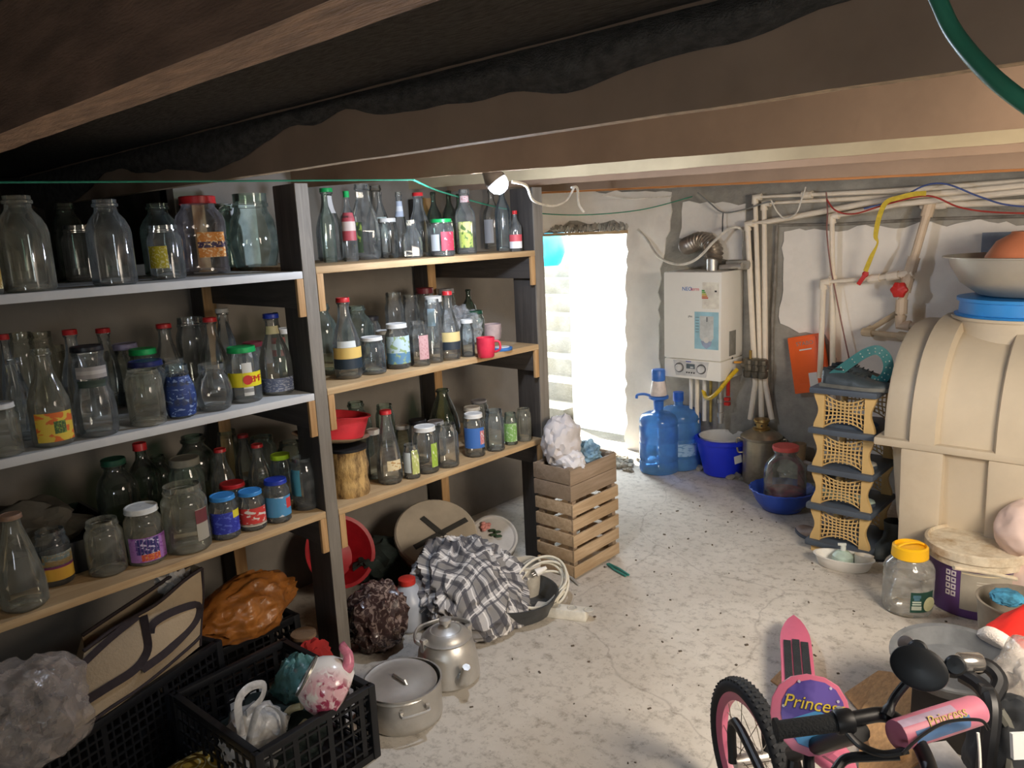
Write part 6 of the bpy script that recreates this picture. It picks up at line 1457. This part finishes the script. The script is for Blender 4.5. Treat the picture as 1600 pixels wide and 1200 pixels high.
# purple paint bucket
P = onz(1518, 966, 0); r_ = 62 * depth(P) / F_PX; P = P + Vector((P.x, P.y, 0)).normalized() * r_ * .9; hb = height_to(P, 845)
t = thing('paint_bucket', 'purple and white plastic paint bucket with dusty white lid', 'bucket', P)
RT_ = 69 * depth(P) / F_PX
part(MB().lathe([(r_ * .97, 0), (r_, .004), (r_ * 1.01, .02), (RT_ * .93, hb - .06), (RT_ * .94, hb - .055)], 48, X=Matrix.Translation(P)), 'bucket_body', mat('purple_print', '5d3f78', .4, var=.06), t)
part(MB().lathe([(RT_ * .95, hb - .065), (RT_ * 1.0, hb - .06), (RT_ * 1.0, hb - .035), (RT_ * 1.035, hb - .032), (RT_ * 1.04, hb), (RT_ * .98, hb + .004), (RT_ * .95, hb - .008), (.001, hb - .004)], 48, X=Matrix.Translation(P)), 'bucket_lid', mat('dusty_lid', 'd5cab4', .6, var=.10, scale=30, dirt='a08258', dirt_amt=.44), t)
fa = face_angle(P); q = lambda a, rr, z: P + Vector((rr * math.cos(a), rr * math.sin(a), z))
rz_ = lambda z: r_ * 1.01 + (RT_ * .93 - r_ * 1.01) * (z - .02) / (hb - .08)
part(MB().grid(lambda u, v: q(fa - .28 + 1.15 * u, rz_(hb * (.14 + .60 * v)) * 1.006, hb * (.14 + .60 * v)), 20, 6, uv=True), 'grey_label', mat('plate_grey', 'a39d90', .5, var=.08, scale=12), t)
for v_ in (.60, .56): part(MB().grid(lambda u, v: q(fa + .05 + .6 * u, rz_(hb * v_) * 1.010, hb * (v_ + .01 * v)), 12, 1), 'label_print', mat('print_pale', 'c8c4b8', .5), t)
part(MB().grid(lambda u, v: q(fa - .26 + 1.1 * u, rz_(hb * .71) * 1.012, hb * (.70 + .015 * v)), 14, 1), 'label_strip', mat('print_gold', 'cdbfa0', .4), t)
for i in range(2):
    for j in range(4):
        a = fa - .62 + .13 * i; z = hb * (.70 - .105 * j)
        part(MB().grid(lambda u, v: q(a + .11 * u, rz_(z) * 1.008, z - .022 * v), 3, 1), 'pictogram', mat('pict_white', 'd8d2d4', .5), t)
        part(MB().grid(lambda u, v: q(a + .03 + .05 * u, rz_(z) * 1.012, z - .006 - .009 * v), 2, 1), 'pictogram_mark', mat('purple_print', '5d3f78'), t)
# grey saucepan on a low stool, lid wire, pink bag, santa hat, clear bag, dark pile
P = onz(1600, 985, 0) + Vector((.0, .02, 0)); P.z = 0
P = Vector((-.40, 2.98, 0))
t = thing('grey_saucepan', 'grey saucepan with long pale handle pointing left over the paint bucket', 'saucepan', P)
P2 = P + Vector((0, 0, .12))
part(MB().lathe([(.10, 0), (.112, .008), (.118, .02), (.128, .135), (.133, .137), (.133, .142), (.124, .142), (.110, .015), (.001, .012)], 40, X=Matrix.Translation(P2)), 'pan_body', mat('grey_enamel', '8b8478', .5, var=.15, metal=.3), t)
ha, hb_ = atd(1588, 905, depth(P2) - .06), atd(1490, 887, depth(P2) - .10)
part(MB().tube(spline([ha, (ha + hb_) / 2 + Vector((0, 0, .004)), hb_], 6), .0075, 8), 'pan_handle', mat('pale_metal', 'cfc4ae', .4, metal=.4), t)
for k in range(3):
    a = 2 * PI * k / 3 + 3.7; part(MB().beam(P + Vector((.10 * math.cos(a), .10 * math.sin(a), 0)), P + Vector((.085 * math.cos(a), .085 * math.sin(a), .122)), .02, .02), 'leg', mat('stand_metal', '5a564e', .5, metal=.5), t)
part(MB().tube(circ(P2 + Vector((0, 0, .146)), (0, 0, 1), .11, 30) + [circ(P2 + Vector((0, 0, .146)), (0, 0, 1), .11, 30)[0]], .006, 8), 'ring', mat('pale_metal', 'cfc4ae'), t)
o = crumple((-.43, 2.93, .285), (.05, .06, .02), .2, 3, 11).build('blue_rag', mat('blue_print_rag', '3f86a8', .8, var=.4, scale=30)); tag(o, 'blue and white rag lying in the grey saucepan', 'rag')
c_ = atd(1606, 828, 3.02)
st_ = thing('pink_bag', 'pale pink plastic bag cut by the right picture edge beside the tank', 'bag', (c_.x, c_.y, 0))
part(crumple((c_.x, c_.y, c_.z), (.11, .11, .12), .12, 1.6, 17, ridge=.6), 'bag_body', mat('pink_film', 'e2c9bf', .5, var=.05), st_, smooth=60)
part(crumple((c_.x + .04, c_.y, c_.z / 2 - .02), (.11, .12, c_.z / 2 - .02), .12, 2, 18, flat=.002), 'bag_base', mat('pink_film', 'e2c9bf'), st_, smooth=60)
c_ = atd(1590, 990, 2.42)
t = thing('santa_hat', 'bright red felt hat with white fur trim on the dark pile at right', 'hat', (c_.x, c_.y, c_.z - .1))
axh = (RT * .75 + UP * .55 + FW * .2).normalized(); X = axis_mat(c_ - axh * .075, axh)
part(MB().lathe([(.066, .0), (.072, .03), (.064, .10), (.045, .17), (.03, .22), (.001, .24)], 36, X=X, wob=lambda a, k: 1 + .10 * math.sin(a * 3 + k) + .06 * math.sin(a * 7 + 2 * k)), 'felt_cone', mat('santa_red', 'd8281e', .9, var=.1, scale=12, bump=.2), t, smooth=60)
part(MB().lathe([(.060, -.025), (.074, -.022), (.080, -.004), (.076, .014), (.066, .018), (.058, .0)], 36, X=X, wob=lambda a, k: 1 + .03 * N((math.cos(a) * 5, math.sin(a) * 5, k), 2, 1)), 'fur_trim', mat('white_fur', 'e4dcd4', .95, var=.08, bump=.5, bscale=150), t, smooth=60)
c_ = atd(1606, 1060, 2.10)
o = crumple(c_, (.085, .09, .105), .24, 1.6, 131, ridge=.55).build('clear_bag', film('clear_poly_grey', 'b5afa8', .5, .2), smooth=50); tag(o, 'crumpled clear plastic bag below the red hat at the right picture edge', 'bag')
# grey pan behind the mirror
P = atd(1490, 1025, 2.35)
t = thing('grey_tub', 'shallow round grey plastic tub lying behind the bicycle mirror', 'tub', (P.x, P.y, 0))
part(MB().lathe([(.13, 0), (.14, .006), (.168, .055), (.176, .057), (.176, .064), (.160, .062), (.135, .012), (.001, .01)], 44, X=Matrix.Translation((P.x, P.y, P.z - .06)) @ Matrix.Rotation(.1, 4, 'X')), 'tub', mat('slate_grey_plastic', '6a6d70', .5), t)
part(MB().box((P.x, P.y, (P.z - .06) / 2), (.18, .18, P.z - .06)), 'support_box', mat('dark_box', '33312f', .8), t, bevel=.01)
# dark pile: black pram frame and bag
t = thing('black_pushchair', 'black folded pushchair with chrome clips at the lower right picture edge', 'pushchair', atd(1560, 1250, 1.9) * 1)
g = lambda x, y, d: atd(x, y, d)
part(crumple(g(1585, 1185, 1.95), (.11, .12, .16), .2, 2, 141), 'seat_fabric', mat('black_fabric', '23262a', .85, var=.25), t, smooth=60)
part(MB().tube(spline([g(1505, 1055, 2.0), g(1535, 1075, 1.95), g(1550, 1110, 1.9), g(1540, 1200, 1.88), g(1535, 1290, 1.88)], 6), .022, 10), 'frame_tube', M_black, t)
part(MB().tube(spline([g(1470, 1045, 2.05), g(1505, 1048, 2.02), g(1540, 1040, 2.0), g(1562, 1065, 1.97), g(1545, 1100, 1.95)], 6), .020, 10), 'handle_tube', M_black, t)
part(MB().lathe([(.022, -.03), (.025, -.025), (.025, .025), (.022, .03)], 16, X=axis_mat(g(1515, 1035, 2.0), RT), cap1=True), 'chrome_clip', mat('chrome', 'b8b4b0', .2, metal=.9), t)
part(MB().box((0, 0, 0), (.030, .03, .05), X=axis_mat(g(1540, 1085, 1.93), UP)), 'joint_block', M_black, t, bevel=.005)
part(MB().tube(spline([g(1528, 1145, 1.80), g(1531, 1180, 1.80), g(1532, 1230, 1.80)], 4), .0035, 6), 'white_cord', M_white_pl, t)
part(MB().tube(spline([g(1560, 1110, 1.9), g(1580, 1150, 1.88), g(1575, 1210, 1.86)], 5), .014, 8), 'strap', mat('grey_strap', '54544e', .8), t)
t = thing('printed_packet', 'small blue and white printed packet at the lower right corner', 'packet', g(1592, 1165, 1.82))
part(MB().box((0, 0, 0), (.04, .06, .012), X=axis_mat(g(1594, 1165, 1.80), -FW)), 'packet', labelmat('c8cccc', '3a6ea0', '2a4a78', .3, .7), t)
# cardboard sheets
t = thing('cardboard_sheet', 'torn corrugated cardboard sheets flattened on the floor behind the bicycle bar', 'cardboard', onz(1430, 1120, .02))
M_cb = mat('cardboard', 'c49a6c', .85, var=.16, scale=4, bump=.4, bscale=6, stretch=(22, 8, 1))
def sheet(pts, z, th, nm='sheet'):
    P = [onz(x, y, z) for x, y in pts]; ar = sum(P[i].x * P[(i + 1) % len(P)].y - P[(i + 1) % len(P)].x * P[i].y for i in range(len(P)))
    if ar < 0: P.reverse()
    part(MB().prism([(p.x, p.y) for p in P], th, Matrix.Translation((0, 0, z))), nm, M_cb, t, smooth=0)
sheet([(1320, 1085), (1372, 1050), (1392, 1052), (1410, 1062), (1480, 1070), (1528, 1085), (1518, 1130), (1400, 1220), (1340, 1230), (1345, 1115)], .006, .006)
sheet([(1345, 1112), (1375, 1056), (1400, 1062), (1462, 1090), (1450, 1120), (1425, 1125), (1405, 1180), (1360, 1170)], .03, .005)
sheet([(1460, 1075), (1490, 1062), (1524, 1078), (1530, 1100), (1480, 1098)], .04, .004)
o = MB().prism([tuple(onz(x, y, .003)[:2]) for x, y in ((1204, 1064), (1222, 1046), (1232, 1050), (1226, 1078))], .005, Matrix.Translation((0, 0, .001))).build('cardboard_scrap', M_cb); tag(o, 'small brown cardboard scrap beside the pink board', 'cardboard')
o = MB().prism([tuple(onz(x, y, .05)[:2]) for x, y in ((1440, 1165), (1478, 1160), (1545, 1240), (1440, 1260))], .006, Matrix.Translation((0, 0, .05)) ).build('white_sheet', mat('white_board', 'c9c4c0', .7)); tag(o, 'white plastic sheet lying under the padded bicycle bar', 'sheet')
# ---------------------------------------------------------------- pink board with grips
tip, bl, br = onz(1240, 962, .07), onz(1222, 1030, .07), onz(1270, 1045, .07)
mid = (bl + br) / 2; ax_ = (mid - tip); ax_.z = 0; ax_.normalize(); W2 = (br - bl).length / 2 * 1.02; sdv = Vector((-ax_.y, ax_.x, 0))
t = thing('pink_board', 'pink pointed kick board with black ribbed grip on the floor behind the bicycle', 'skateboard', tip + ax_ * .3 - Vector((0, 0, .07)))
X = Matrix((sdv, ax_, Vector((0, 0, 1)))).transposed().to_4x4()
def deck(l0, l1, w, top): return [(w * s_ * math.sin(min(1, (y_ - l0) / .20 + .0) * PI / 2) ** .7 if y_ < l0 + .2 else w * s_, y_) for s_, ys in ((1, [l0 + (l1 - l0) * i / 16 for i in range(17)]), (-1, [l1 - (l1 - l0) * i / 16 for i in range(16)])) for y_ in ys]
X.translation = Vector((tip.x, tip.y, .062))
def ccw(p): return p if sum(p[i][0] * p[(i + 1) % len(p)][1] - p[(i + 1) % len(p)][0] * p[i][1] for i in range(len(p))) > 0 else p[::-1]
part(MB().prism(ccw(deck(0, .62, W2, 1)), .014, X), 'deck', mat('pink_plastic', 'cf6884', .45, var=.04), t, bevel=.003)
for k in range(3):
    x0 = (-.78 + .55 * k) * W2; part(MB().prism(ccw([(x0, .20 + (.0 if k == 1 else .012)), (x0 + W2 * .46, .20 + (.0 if k == 1 else .012)), (x0 + W2 * .46, .58), (x0, .58)]), .018, X), 'grip_strip', mat('black_grip', '2a2d30', .9, bump=.6, bscale=200), t)
for y_ in (.14, .48):
    for s_ in (-1, 1): part(MB().lathe([(.026, -.012), (.030, -.008), (.030, .008), (.026, .012)], 18, X=X @ Matrix.Translation((s_ * W2 * .55, y_, -.032)) @ Matrix.Rotation(PI / 2, 4, 'Y'), cap1=True), 'wheel', mat('wheel_white', 'c8c2b8', .5), t)
    part(MB().box((0, y_, -.016), (W2 * .8, .03, .032), X=X), 'truck', M_black, t)
# ---------------------------------------------------------------- child's bicycle
bk_root = thing('child_bicycle', 'pink and black child bicycle with padded bar and black mirror in the right foreground', 'bicycle', (-.55, 1.5, 0))
M_pinkm = mat('pink_paint', 'd0708c', .35, var=.03)
M_tyre = mat('tyre_rubber', '2b2d30', .8, var=.15)
top = onz(1180, 1078, .405); Rw = .2025; wc = Vector((top.x, top.y, Rw))
nw = Vector((.60, .80, 0)).normalized(); fwd = Vector((-nw.y, nw.x, 0))
wc = wc - nw * .01
W_ = lambda a, r_, o_=0: wc + fwd * (r_ * math.cos(a)) + Vector((0, 0, r_ * math.sin(a))) + nw * o_
def ring(prof, n=72, name='ring', m=None):
    mb = MB(); vs, fs = [], []; k_ = len(prof)
    for i in range(n):
        a = 2 * PI * i / n
        for r_, o_ in prof: vs.append(W_(a, r_, o_))
    for i in range(n):
        for k in range(k_): a = i * k_ + k; b2 = i * k_ + (k + 1) % k_; c2 = ((i + 1) % n) * k_; fs.append((a, b2, c2 + (k + 1) % k_, c2 + k))
    return part(mb.add(vs, fs), name, m, bk_root, smooth=50)
ring([(Rw - .016 + .020 * math.cos(2 * PI * k / 12) , .025 * math.sin(2 * PI * k / 12)) for k in range(12)], 72, 'tyre', M_tyre)
tr_ = MB()
for i in range(64):
    for s_ in (-1, 0, 1):
        a = 2 * PI * (i + .5 * (s_ == 0)) / 64; tr_.beam(W_(a, Rw + .003 - .004 * abs(s_), .013 * s_ - .005), W_(a + .02 * (s_ or .5), Rw + .003 - .004 * abs(s_), .013 * s_ + .005), .007, .007, up=(W_(a, 1) - wc))
part(tr_, 'tread', M_tyre, bk_root, smooth=0)['kind'] = 'stuff'
ring([(.166, -.012), (.171, -.016), (.171, .016), (.166, .012), (.148, .009), (.148, -.009)], 72, 'rim', M_pinkm)
hub = part(MB().tube([wc - nw * .045, wc + nw * .045], .018, 14), 'hub', M_steel, bk_root)
for i in range(20):
    a = 2 * PI * i / 20; s_ = 1 if i % 2 else -1
    part(MB().tube([wc + nw * .03 * s_ + (W_(a + .5 * (1 if i % 4 < 2 else -1), .02) - wc), W_(a, .150, .003 * s_)], .0012, 5), 'spoke', mat('spoke_metal', '9a968c', .3, metal=.8), bk_root)
BZ = .70
stem = onz(1345, 1128, BZ); headlow = wc + Vector((0, 0, .26)) + (stem - wc) * .48; headlow.z = .42
gl_a, gl_b = onz(1212, 1141, BZ - .01), onz(1312, 1128, BZ)
part(MB().tube([gl_a, gl_a + (gl_b - gl_a) * .06, gl_a + (gl_b - gl_a) * .07, gl_b], [.021, .021, .016, .0165], 14), 'grip', mat('grip_rubber', '232527', .85, bump=.4, bscale=200), bk_root)
part(MB().tube(spline([gl_b, onz(1345, 1121, BZ + .003), onz(1382, 1117, BZ + .003), onz(1412, 1135, BZ), onz(1440, 1170, BZ - .02), onz(1462, 1230, BZ - .03)], 7), .0135, 12), 'handlebar', M_black, bk_root)
for s_ in (-1, 1):
    o_ = nw * .05 * s_
    part(MB().tube(spline([wc + o_, wc + o_ * .9 + Vector((0, 0, .12)) + (headlow - wc) * Vector((.1, .1, 0)).length * 0, headlow + o_ * .6 - Vector((0, 0, .12)), headlow], 5), .012, 10), 'fork_leg', M_black, bk_root)
part(MB().tube([headlow, stem + Vector((0, 0, -.02))], .018, 12), 'steerer', M_black, bk_root)
down_e = onz(1430, 1300, .30)
part(MB().tube([headlow + Vector((0, 0, .05)), down_e], .020, 12), 'frame_tube', M_pinkm, bk_root)
# fender behind the plaque
part(MB().tube(spline([onz(1290, 1165, .50), onz(1315, 1185, .48), onz(1330, 1230, .44)], 5), .035, 10, flat=.5), 'fender', M_pinkm, bk_root)
part(MB().tube([onz(1262, 1150, .52), onz(1265, 1230, .45)], .012, 10), 'brake_arm', M_black, bk_root)
# front plaque: rounded shield with printed lettering
PC = atd(1266, 1112, depth(onz(1266, 1112, .58)))
nP = (CAM - PC).normalized(); nP = (nP + Vector((0, 0, -.15)) + RT * .1).normalized()
X = axis_mat(PC, nP, UP)
ps = depth(PC) / F_PX
shape = [(-60, -8), (-57, 16), (-46, 36), (-28, 50), (-4, 56), (22, 53), (42, 42), (54, 22), (58, -2), (56, -26), (44, -46), (24, -60), (-4, -64), (-28, -58), (-48, -38), (-57, -22)]
sh = lambda k: ccw([(x * ps * k, y * ps * k) for x, y in shape])
part(MB().prism(sh(1), .010, X), 'plaque', M_pinkm, bk_root, bevel=.003)
m, nt, b = newmat('plaque_print'); tc = nd(nt, 'ShaderNodeTexCoord'); mp = nd(nt, 'ShaderNodeMapping'); nt.links.new(tc.outputs['Object'], mp.inputs[0])
nz = nd(nt, 'ShaderNodeTexNoise', ins={'Scale': 14.0, 'Detail': 3.0}); nt.links.new(mp.outputs[0], nz.inputs[0])
nt.links.new(ramp(nt, nz.outputs[0], .42, .58, L('4a3c88'), L('6f5cae')), b.inputs['Base Color']); b.inputs['Roughness'].default_value = .25
part(MB().prism(ccw([(x * ps * .80 + 4 * ps, y * ps * .84 + 1 * ps) for x, y in shape]), .0112, X), 'purple_print', m, bk_root)
part(MB().prism(ccw([(x * ps, y * ps) for x, y in ((-34, -14), (-10, -4), (10, 4), (34, -6), (46, -22), (34, -44), (8, -54), (-20, -46))]), .0118, X), 'blue_print', mat('print_sky', '4a8cc0', .25, var=.15, scale=20), bk_root)
for x, y in ((-34, 22), (40, 20), (-40, 6), (30, 38), (-16, 44)): part(MB().lathe([(2.2 * ps, .0112), (2.2 * ps, .0124)], 12, X=X @ Matrix.Translation((x * ps, y * ps, 0)), cap1=True), 'stud', mat('stud_silver', 'c0bccc', .3), bk_root)
M_gold = mat('gold_ink', 'd8bc3c', .4); M_inkd = mat('ink_dark', '2a2448', .5)
inv = Matrix.Translation(-bk_root.location)
for dx, m_, dz in ((.0, M_inkd, .0121), (-.0012, M_gold, .0128)):
    text('Princess', 27 * ps, inv @ X @ Matrix.Translation(((5) * ps + dx, 11 * ps - dx, dz)) @ Matrix.Rotation(-.06, 4, 'Z'), m_, 'lettering', bk_root, shear=.25)
# padded top bar with the same lettering
pa, pb = onz(1398, 1150, BZ - .005), onz(1530, 1108, BZ - .005)
axp = (pb - pa).normalized(); Xp = axis_mat(pa, axp); lp = (pb - pa).length; rp_ = 40 / 2 * depth(pa) / F_PX * 1.18
part(MB().lathe([(rp_ * .6, 0), (rp_ * .97, .004), (rp_, .012), (rp_ * 1.02, lp * .5), (rp_, lp - .012), (rp_ * .93, lp - .004), (rp_ * .6, lp + .004)], 28, X=Xp, cap1=True), 'bar_pad', mat('pink_pad', 'c9788e', .45, var=.05), bk_root)
tocam = (CAM - (pa + pb) / 2); tocam = (tocam - axp * tocam.dot(axp)).normalized(); sdp = axp.cross(tocam)
ca = lambda ang, s_, r_: pa + axp * s_ + tocam * (r_ * math.cos(ang)) + sdp * (r_ * math.sin(ang))
sgn = 1 if sdp.dot(UP) > 0 else -1
part(MB().grid(lambda u, v: ca(sgn * (-1.0 + .9 * v), lp * (.12 + .62 * u), rp_ * 1.022), 16, 6, uv=True), 'blue_print', mat('pad_blue', '54749e', .35, var=.15, scale=16), bk_root)
part(MB().grid(lambda u, v: ca(sgn * (.30 + .55 * v), lp * (.02 + .62 * u), rp_ * 1.022), 16, 6, uv=True), 'lilac_print', mat('pad_lilac', 'b8a4bc', .4, var=.15, scale=16), bk_root)
yv = (sdp * sgn); zv = axp.cross(yv)
Xt = Matrix((axp, yv, zv)).transposed().to_4x4(); Xt.translation = pa + axp * lp * .50 + zv * rp_ * 1.03 + yv * rp_ * .12
if zv.dot(tocam) < 0: Xt = Matrix((axp, yv, -zv)).transposed().to_4x4()
text('Princess', rp_ * 1.0, inv @ Xt, mat('gold_ink_dull', 'a8923c', .5), 'lettering', bk_root, shear=.2)
# brake lever and cable
part(MB().tube(spline([onz(1322, 1142, BZ - .01), onz(1345, 1165, BZ - .03), onz(1380, 1178, BZ - .03), onz(1418, 1172, BZ - .02)], 6), .0085, 10, flat=.7), 'brake_lever', M_black, bk_root)
part(MB().tube(spline([onz(1305, 1205, BZ - .08), onz(1322, 1186, BZ - .07), onz(1360, 1182, BZ - .06), onz(1405, 1180, BZ - .05)], 6), .009, 10), 'lower_lever', M_black, bk_root)
part(MB().lathe([(.020, -.016), (.022, -.012), (.022, .012), (.020, .016)], 16, X=axis_mat((gl_b + (gl_b - gl_a) * .06), (gl_b - gl_a)), cap1=True), 'clamp', M_black, bk_root)
part(MB().ball(onz(1312, 1112, BZ + .012), .010, 10), 'bell_screw', M_steel, bk_root)
part(MB().tube(spline([onz(1410, 1178, BZ), onz(1440, 1150, BZ + .01), onz(1480, 1128, BZ + .02), onz(1530, 1125, BZ + .02), onz(1545, 1140, BZ)], 8), .003, 7), 'brake_cable', M_black, bk_root)
# mirror on a stalk
mc = atd(1436, 1043, depth(onz(1436, 1043, .80)))
part(MB().tube(spline([onz(1385, 1118, BZ + .01), onz(1398, 1090, .735), onz(1418, 1065, .765)], 5), [.011] * 3 + [.008] * 8, 10), 'mirror_stalk', M_black, bk_root)
nM = ((CAM - mc).normalized() + Vector((0, 0, -.1))).normalized(); X = axis_mat(mc, nM, UP); ps = depth(mc) / F_PX
part(MB().lathe([(36 * ps, 0), (41 * ps, .003), (42 * ps, .008), (41 * ps, .014), (34 * ps, .018), (.001, .020)], 40, X=X @ Matrix.Rotation(-.3, 4, 'Z') @ Matrix.Diagonal((1, .78, 1, 1))), 'mirror_back', mat('mirror_black', '1d2024', .45), bk_root)
for x, y, r_ in ((-2, 27, 15), (49, 12, 15)): part(MB().lathe([(r_ * .8 * ps, 0), (r_ * ps, .003), (r_ * ps, .010), (r_ * .8 * ps, .014), (.001, .015)], 24, X=X @ Matrix.Translation((x * ps, y * ps, 0))), 'mirror_lobe', mat('mirror_black', '1d2024'), bk_root)
part(MB().lathe([(11 * ps, 0), (13 * ps, .003), (12 * ps, .008), (.001, .009)], 24, X=X @ Matrix.Translation((-18 * ps, 32 * ps, -.02))), 'grey_reflector', mat('reflector_grey', '6c6a70', .4), bk_root)
# ---------------------------------------------------------------- bulb, cables, strings
bl_ = thing('light_bulb', 'glowing white round bulb hanging under the ceiling joist', 'light bulb', Vector(BULB_POS) + Vector((0, 0, .04)))
BP_ = Vector(BULB_POS)
axb = Vector((.55, .35, -.9)).normalized(); X = axis_mat(BP_, axb)
part(MB().lathe([(.016, -.045), (.024, -.028), (.034, -.005), (.036, .012), (.031, .030), (.018, .042), (.001, .046)], 28, X=X), 'globe', emit('bulb_glow', 'dfe8ff', 14), bl_)
part(MB().lathe([(.017, -.075), (.021, -.07), (.024, -.045), (.038, -.010), (.0375, .004), (.033, .0)], 24, X=X), 'lamp_holder', mat('holder_grey', '6a625a', .6), bl_)
part(MB().tube(spline([X @ Vector((0, 0, -.07)), BP_ + Vector((-.04, -.02, .045))], 3), .006, 8), 'flex', M_white_pl, bl_)
def wire(label, pts, r, m, cat='wire', k=8, name='wire', n=6):
    P = spline([ony(p[0], p[1], p[2]) for p in pts], k)
    o = MB().tube(P, r, n).build(name, m); tag(o, label, cat); return o
M_ww = mat('white_wire', 'e3ddd0', .5); M_gw = mat('grey_wire', '8c8c88', .5); M_rw = mat('red_wire', 'b04038', .5); M_bw2 = mat('blue_wire', '54649a', .5); M_tw = mat('green_twine', '2f8a6c', .6)
wire('white lamp flex sagging from the bulb towards the doorway', [(800, 284, 1.99), (822, 290, 2.05), (832, 312, 2.2), (850, 320, 2.45), (868, 321, 2.6), (886, 312, 2.75), (897, 293, 2.84)], .005, M_ww)
wire('short white cable end hanging from the joist above the doorway', [(893, 293, 2.84), (902, 294, 2.9), (904, 318, 2.95), (912, 331, 3.0)], .006, M_ww)
wire('thick white cable looping in front of the flue duct', [(997, 359, 4.53), (1012, 376, 4.40), (1030, 402, 4.30), (1060, 413, 4.24), (1088, 405, 4.26), (1118, 375, 4.34), (1140, 357, 4.42), (1158, 358, 4.48), (1161, 376, 4.52)], .0085, M_ww, 'cable')
wire('thin grey wire slung under the joist from above the boiler to the pipes', [(1090, 301, 4.45), (1110, 318, 4.46), (1130, 332, 4.46), (1160, 328, 4.44), (1195, 317, 4.42), (1211, 315, 4.42)], .0045, M_gw)
wire('thin dark wire hanging down to the white cable loop', [(1130, 332, 4.46), (1129, 345, 4.45), (1129, 366, 4.42)], .004, mat('dark_wire', '4c4c4c', .5))
wire('white wire drooping between the pipe elbows', [(1205, 313, 4.40), (1216, 333, 4.40), (1228, 341, 4.40), (1244, 333, 4.38), (1253, 310, 4.38), (1259, 292, 4.38)], .0045, M_ww)
wire('red wire running along the top pipes to the right', [(1292, 312, 4.36), (1306, 329, 4.35), (1335, 334, 4.34), (1390, 318, 4.32), (1450, 306, 4.30), (1500, 324, 4.30), (1560, 332, 4.28), (1680, 334, 4.25)], .0045, M_rw)
wire('blue grey wire crossing over the top pipes to the right', [(1350, 326, 4.33), (1400, 312, 4.32), (1445, 290, 4.32), (1480, 288, 4.30), (1530, 307, 4.30), (1580, 321, 4.28), (1680, 326, 4.25)], .0045, M_bw2)
wire('twisted red and grey wire hanging beside the middle pipe', [(1291, 300, 4.38), (1293, 330, 4.38), (1292, 362, 4.40), (1297, 410, 4.42), (1306, 460, 4.43), (1318, 520, 4.43), (1328, 566, 4.43)], .004, mat('dull_red_wire', '8c5c54', .5))
wire('short white wire from the joist above the flue', [(940, 305, 4.2), (990, 311, 4.3), (1050, 306, 4.4)], .004, M_ww)
P = spline([ony(*p) for p in ((1447, 302, 4.28), (1430, 303, 4.28), (1408, 308, 4.28), (1385, 316, 4.28), (1374, 338, 4.30), (1368, 368, 4.32), (1371, 380, 4.33), (1361, 402, 4.34), (1352, 424, 4.35))], 7)
mb = MB(); vs, fs = [], []
for i, p in enumerate(P):
    w = .012 * (1 - .65 * math.exp(-((i - 42) / 5) ** 2)); d = (P[min(i + 1, len(P) - 1)] - P[max(i - 1, 0)]).normalized(); sd = d.cross(Vector((.1, -1, .25 * math.sin(i * .4)))).normalized() * w
    vs += [p - sd, p + sd, p + sd + Vector((0, .003, 0)), p - sd + Vector((0, .003, 0))]
for i in range(len(P) - 1):
    for k in range(4): a = i * 4 + k; b2 = i * 4 + (k + 1) % 4; fs.append((a, b2, b2 + 4, a + 4))
o = mb.add(vs, fs).build('yellow_ribbon', mat('yellow_ribbon', 'd8bc3c', .6, var=.12, scale=40), smooth=60); tag(o, 'yellow ribbon tied round the top pipes and hanging to the red lever', 'ribbon')
# green twine under the joists, and the green hose close to the camera
T1 = [onx(-20, 285, -2.2), onx(200, 284, -2.15), Vector(onx(645, 281, -2.02))]
o = MB().tube(spline(T1, 6), .0028, 6).build('green_twine', M_tw); tag(o, 'taut green twine across the top of the shelving under the joists', 'twine')
T2 = [T1[-1], ony(700, 303, 2.3), ony(800, 328, 3.0), ony(900, 336, 3.7), ony(1000, 328, 4.3), ony(1082, 307, 4.5)]
o = MB().tube(spline(T2, 8), .0035, 6).build('green_twine', M_tw); tag(o, 'slack pale green twine sagging from the joist across the doorway', 'twine')
H1 = spline([atd(1440, -60, .54), atd(1466, 0, .53), atd(1490, 50, .52), atd(1530, 100, .50), atd(1580, 145, .48), atd(1660, 200, .46)], 8)
o = MB().tube(H1, .0055, 12).build('green_hose', mat('green_hose', '3f8468', .35, var=.1)); tag(o, 'thick green hose hanging close by at the upper right', 'hose')
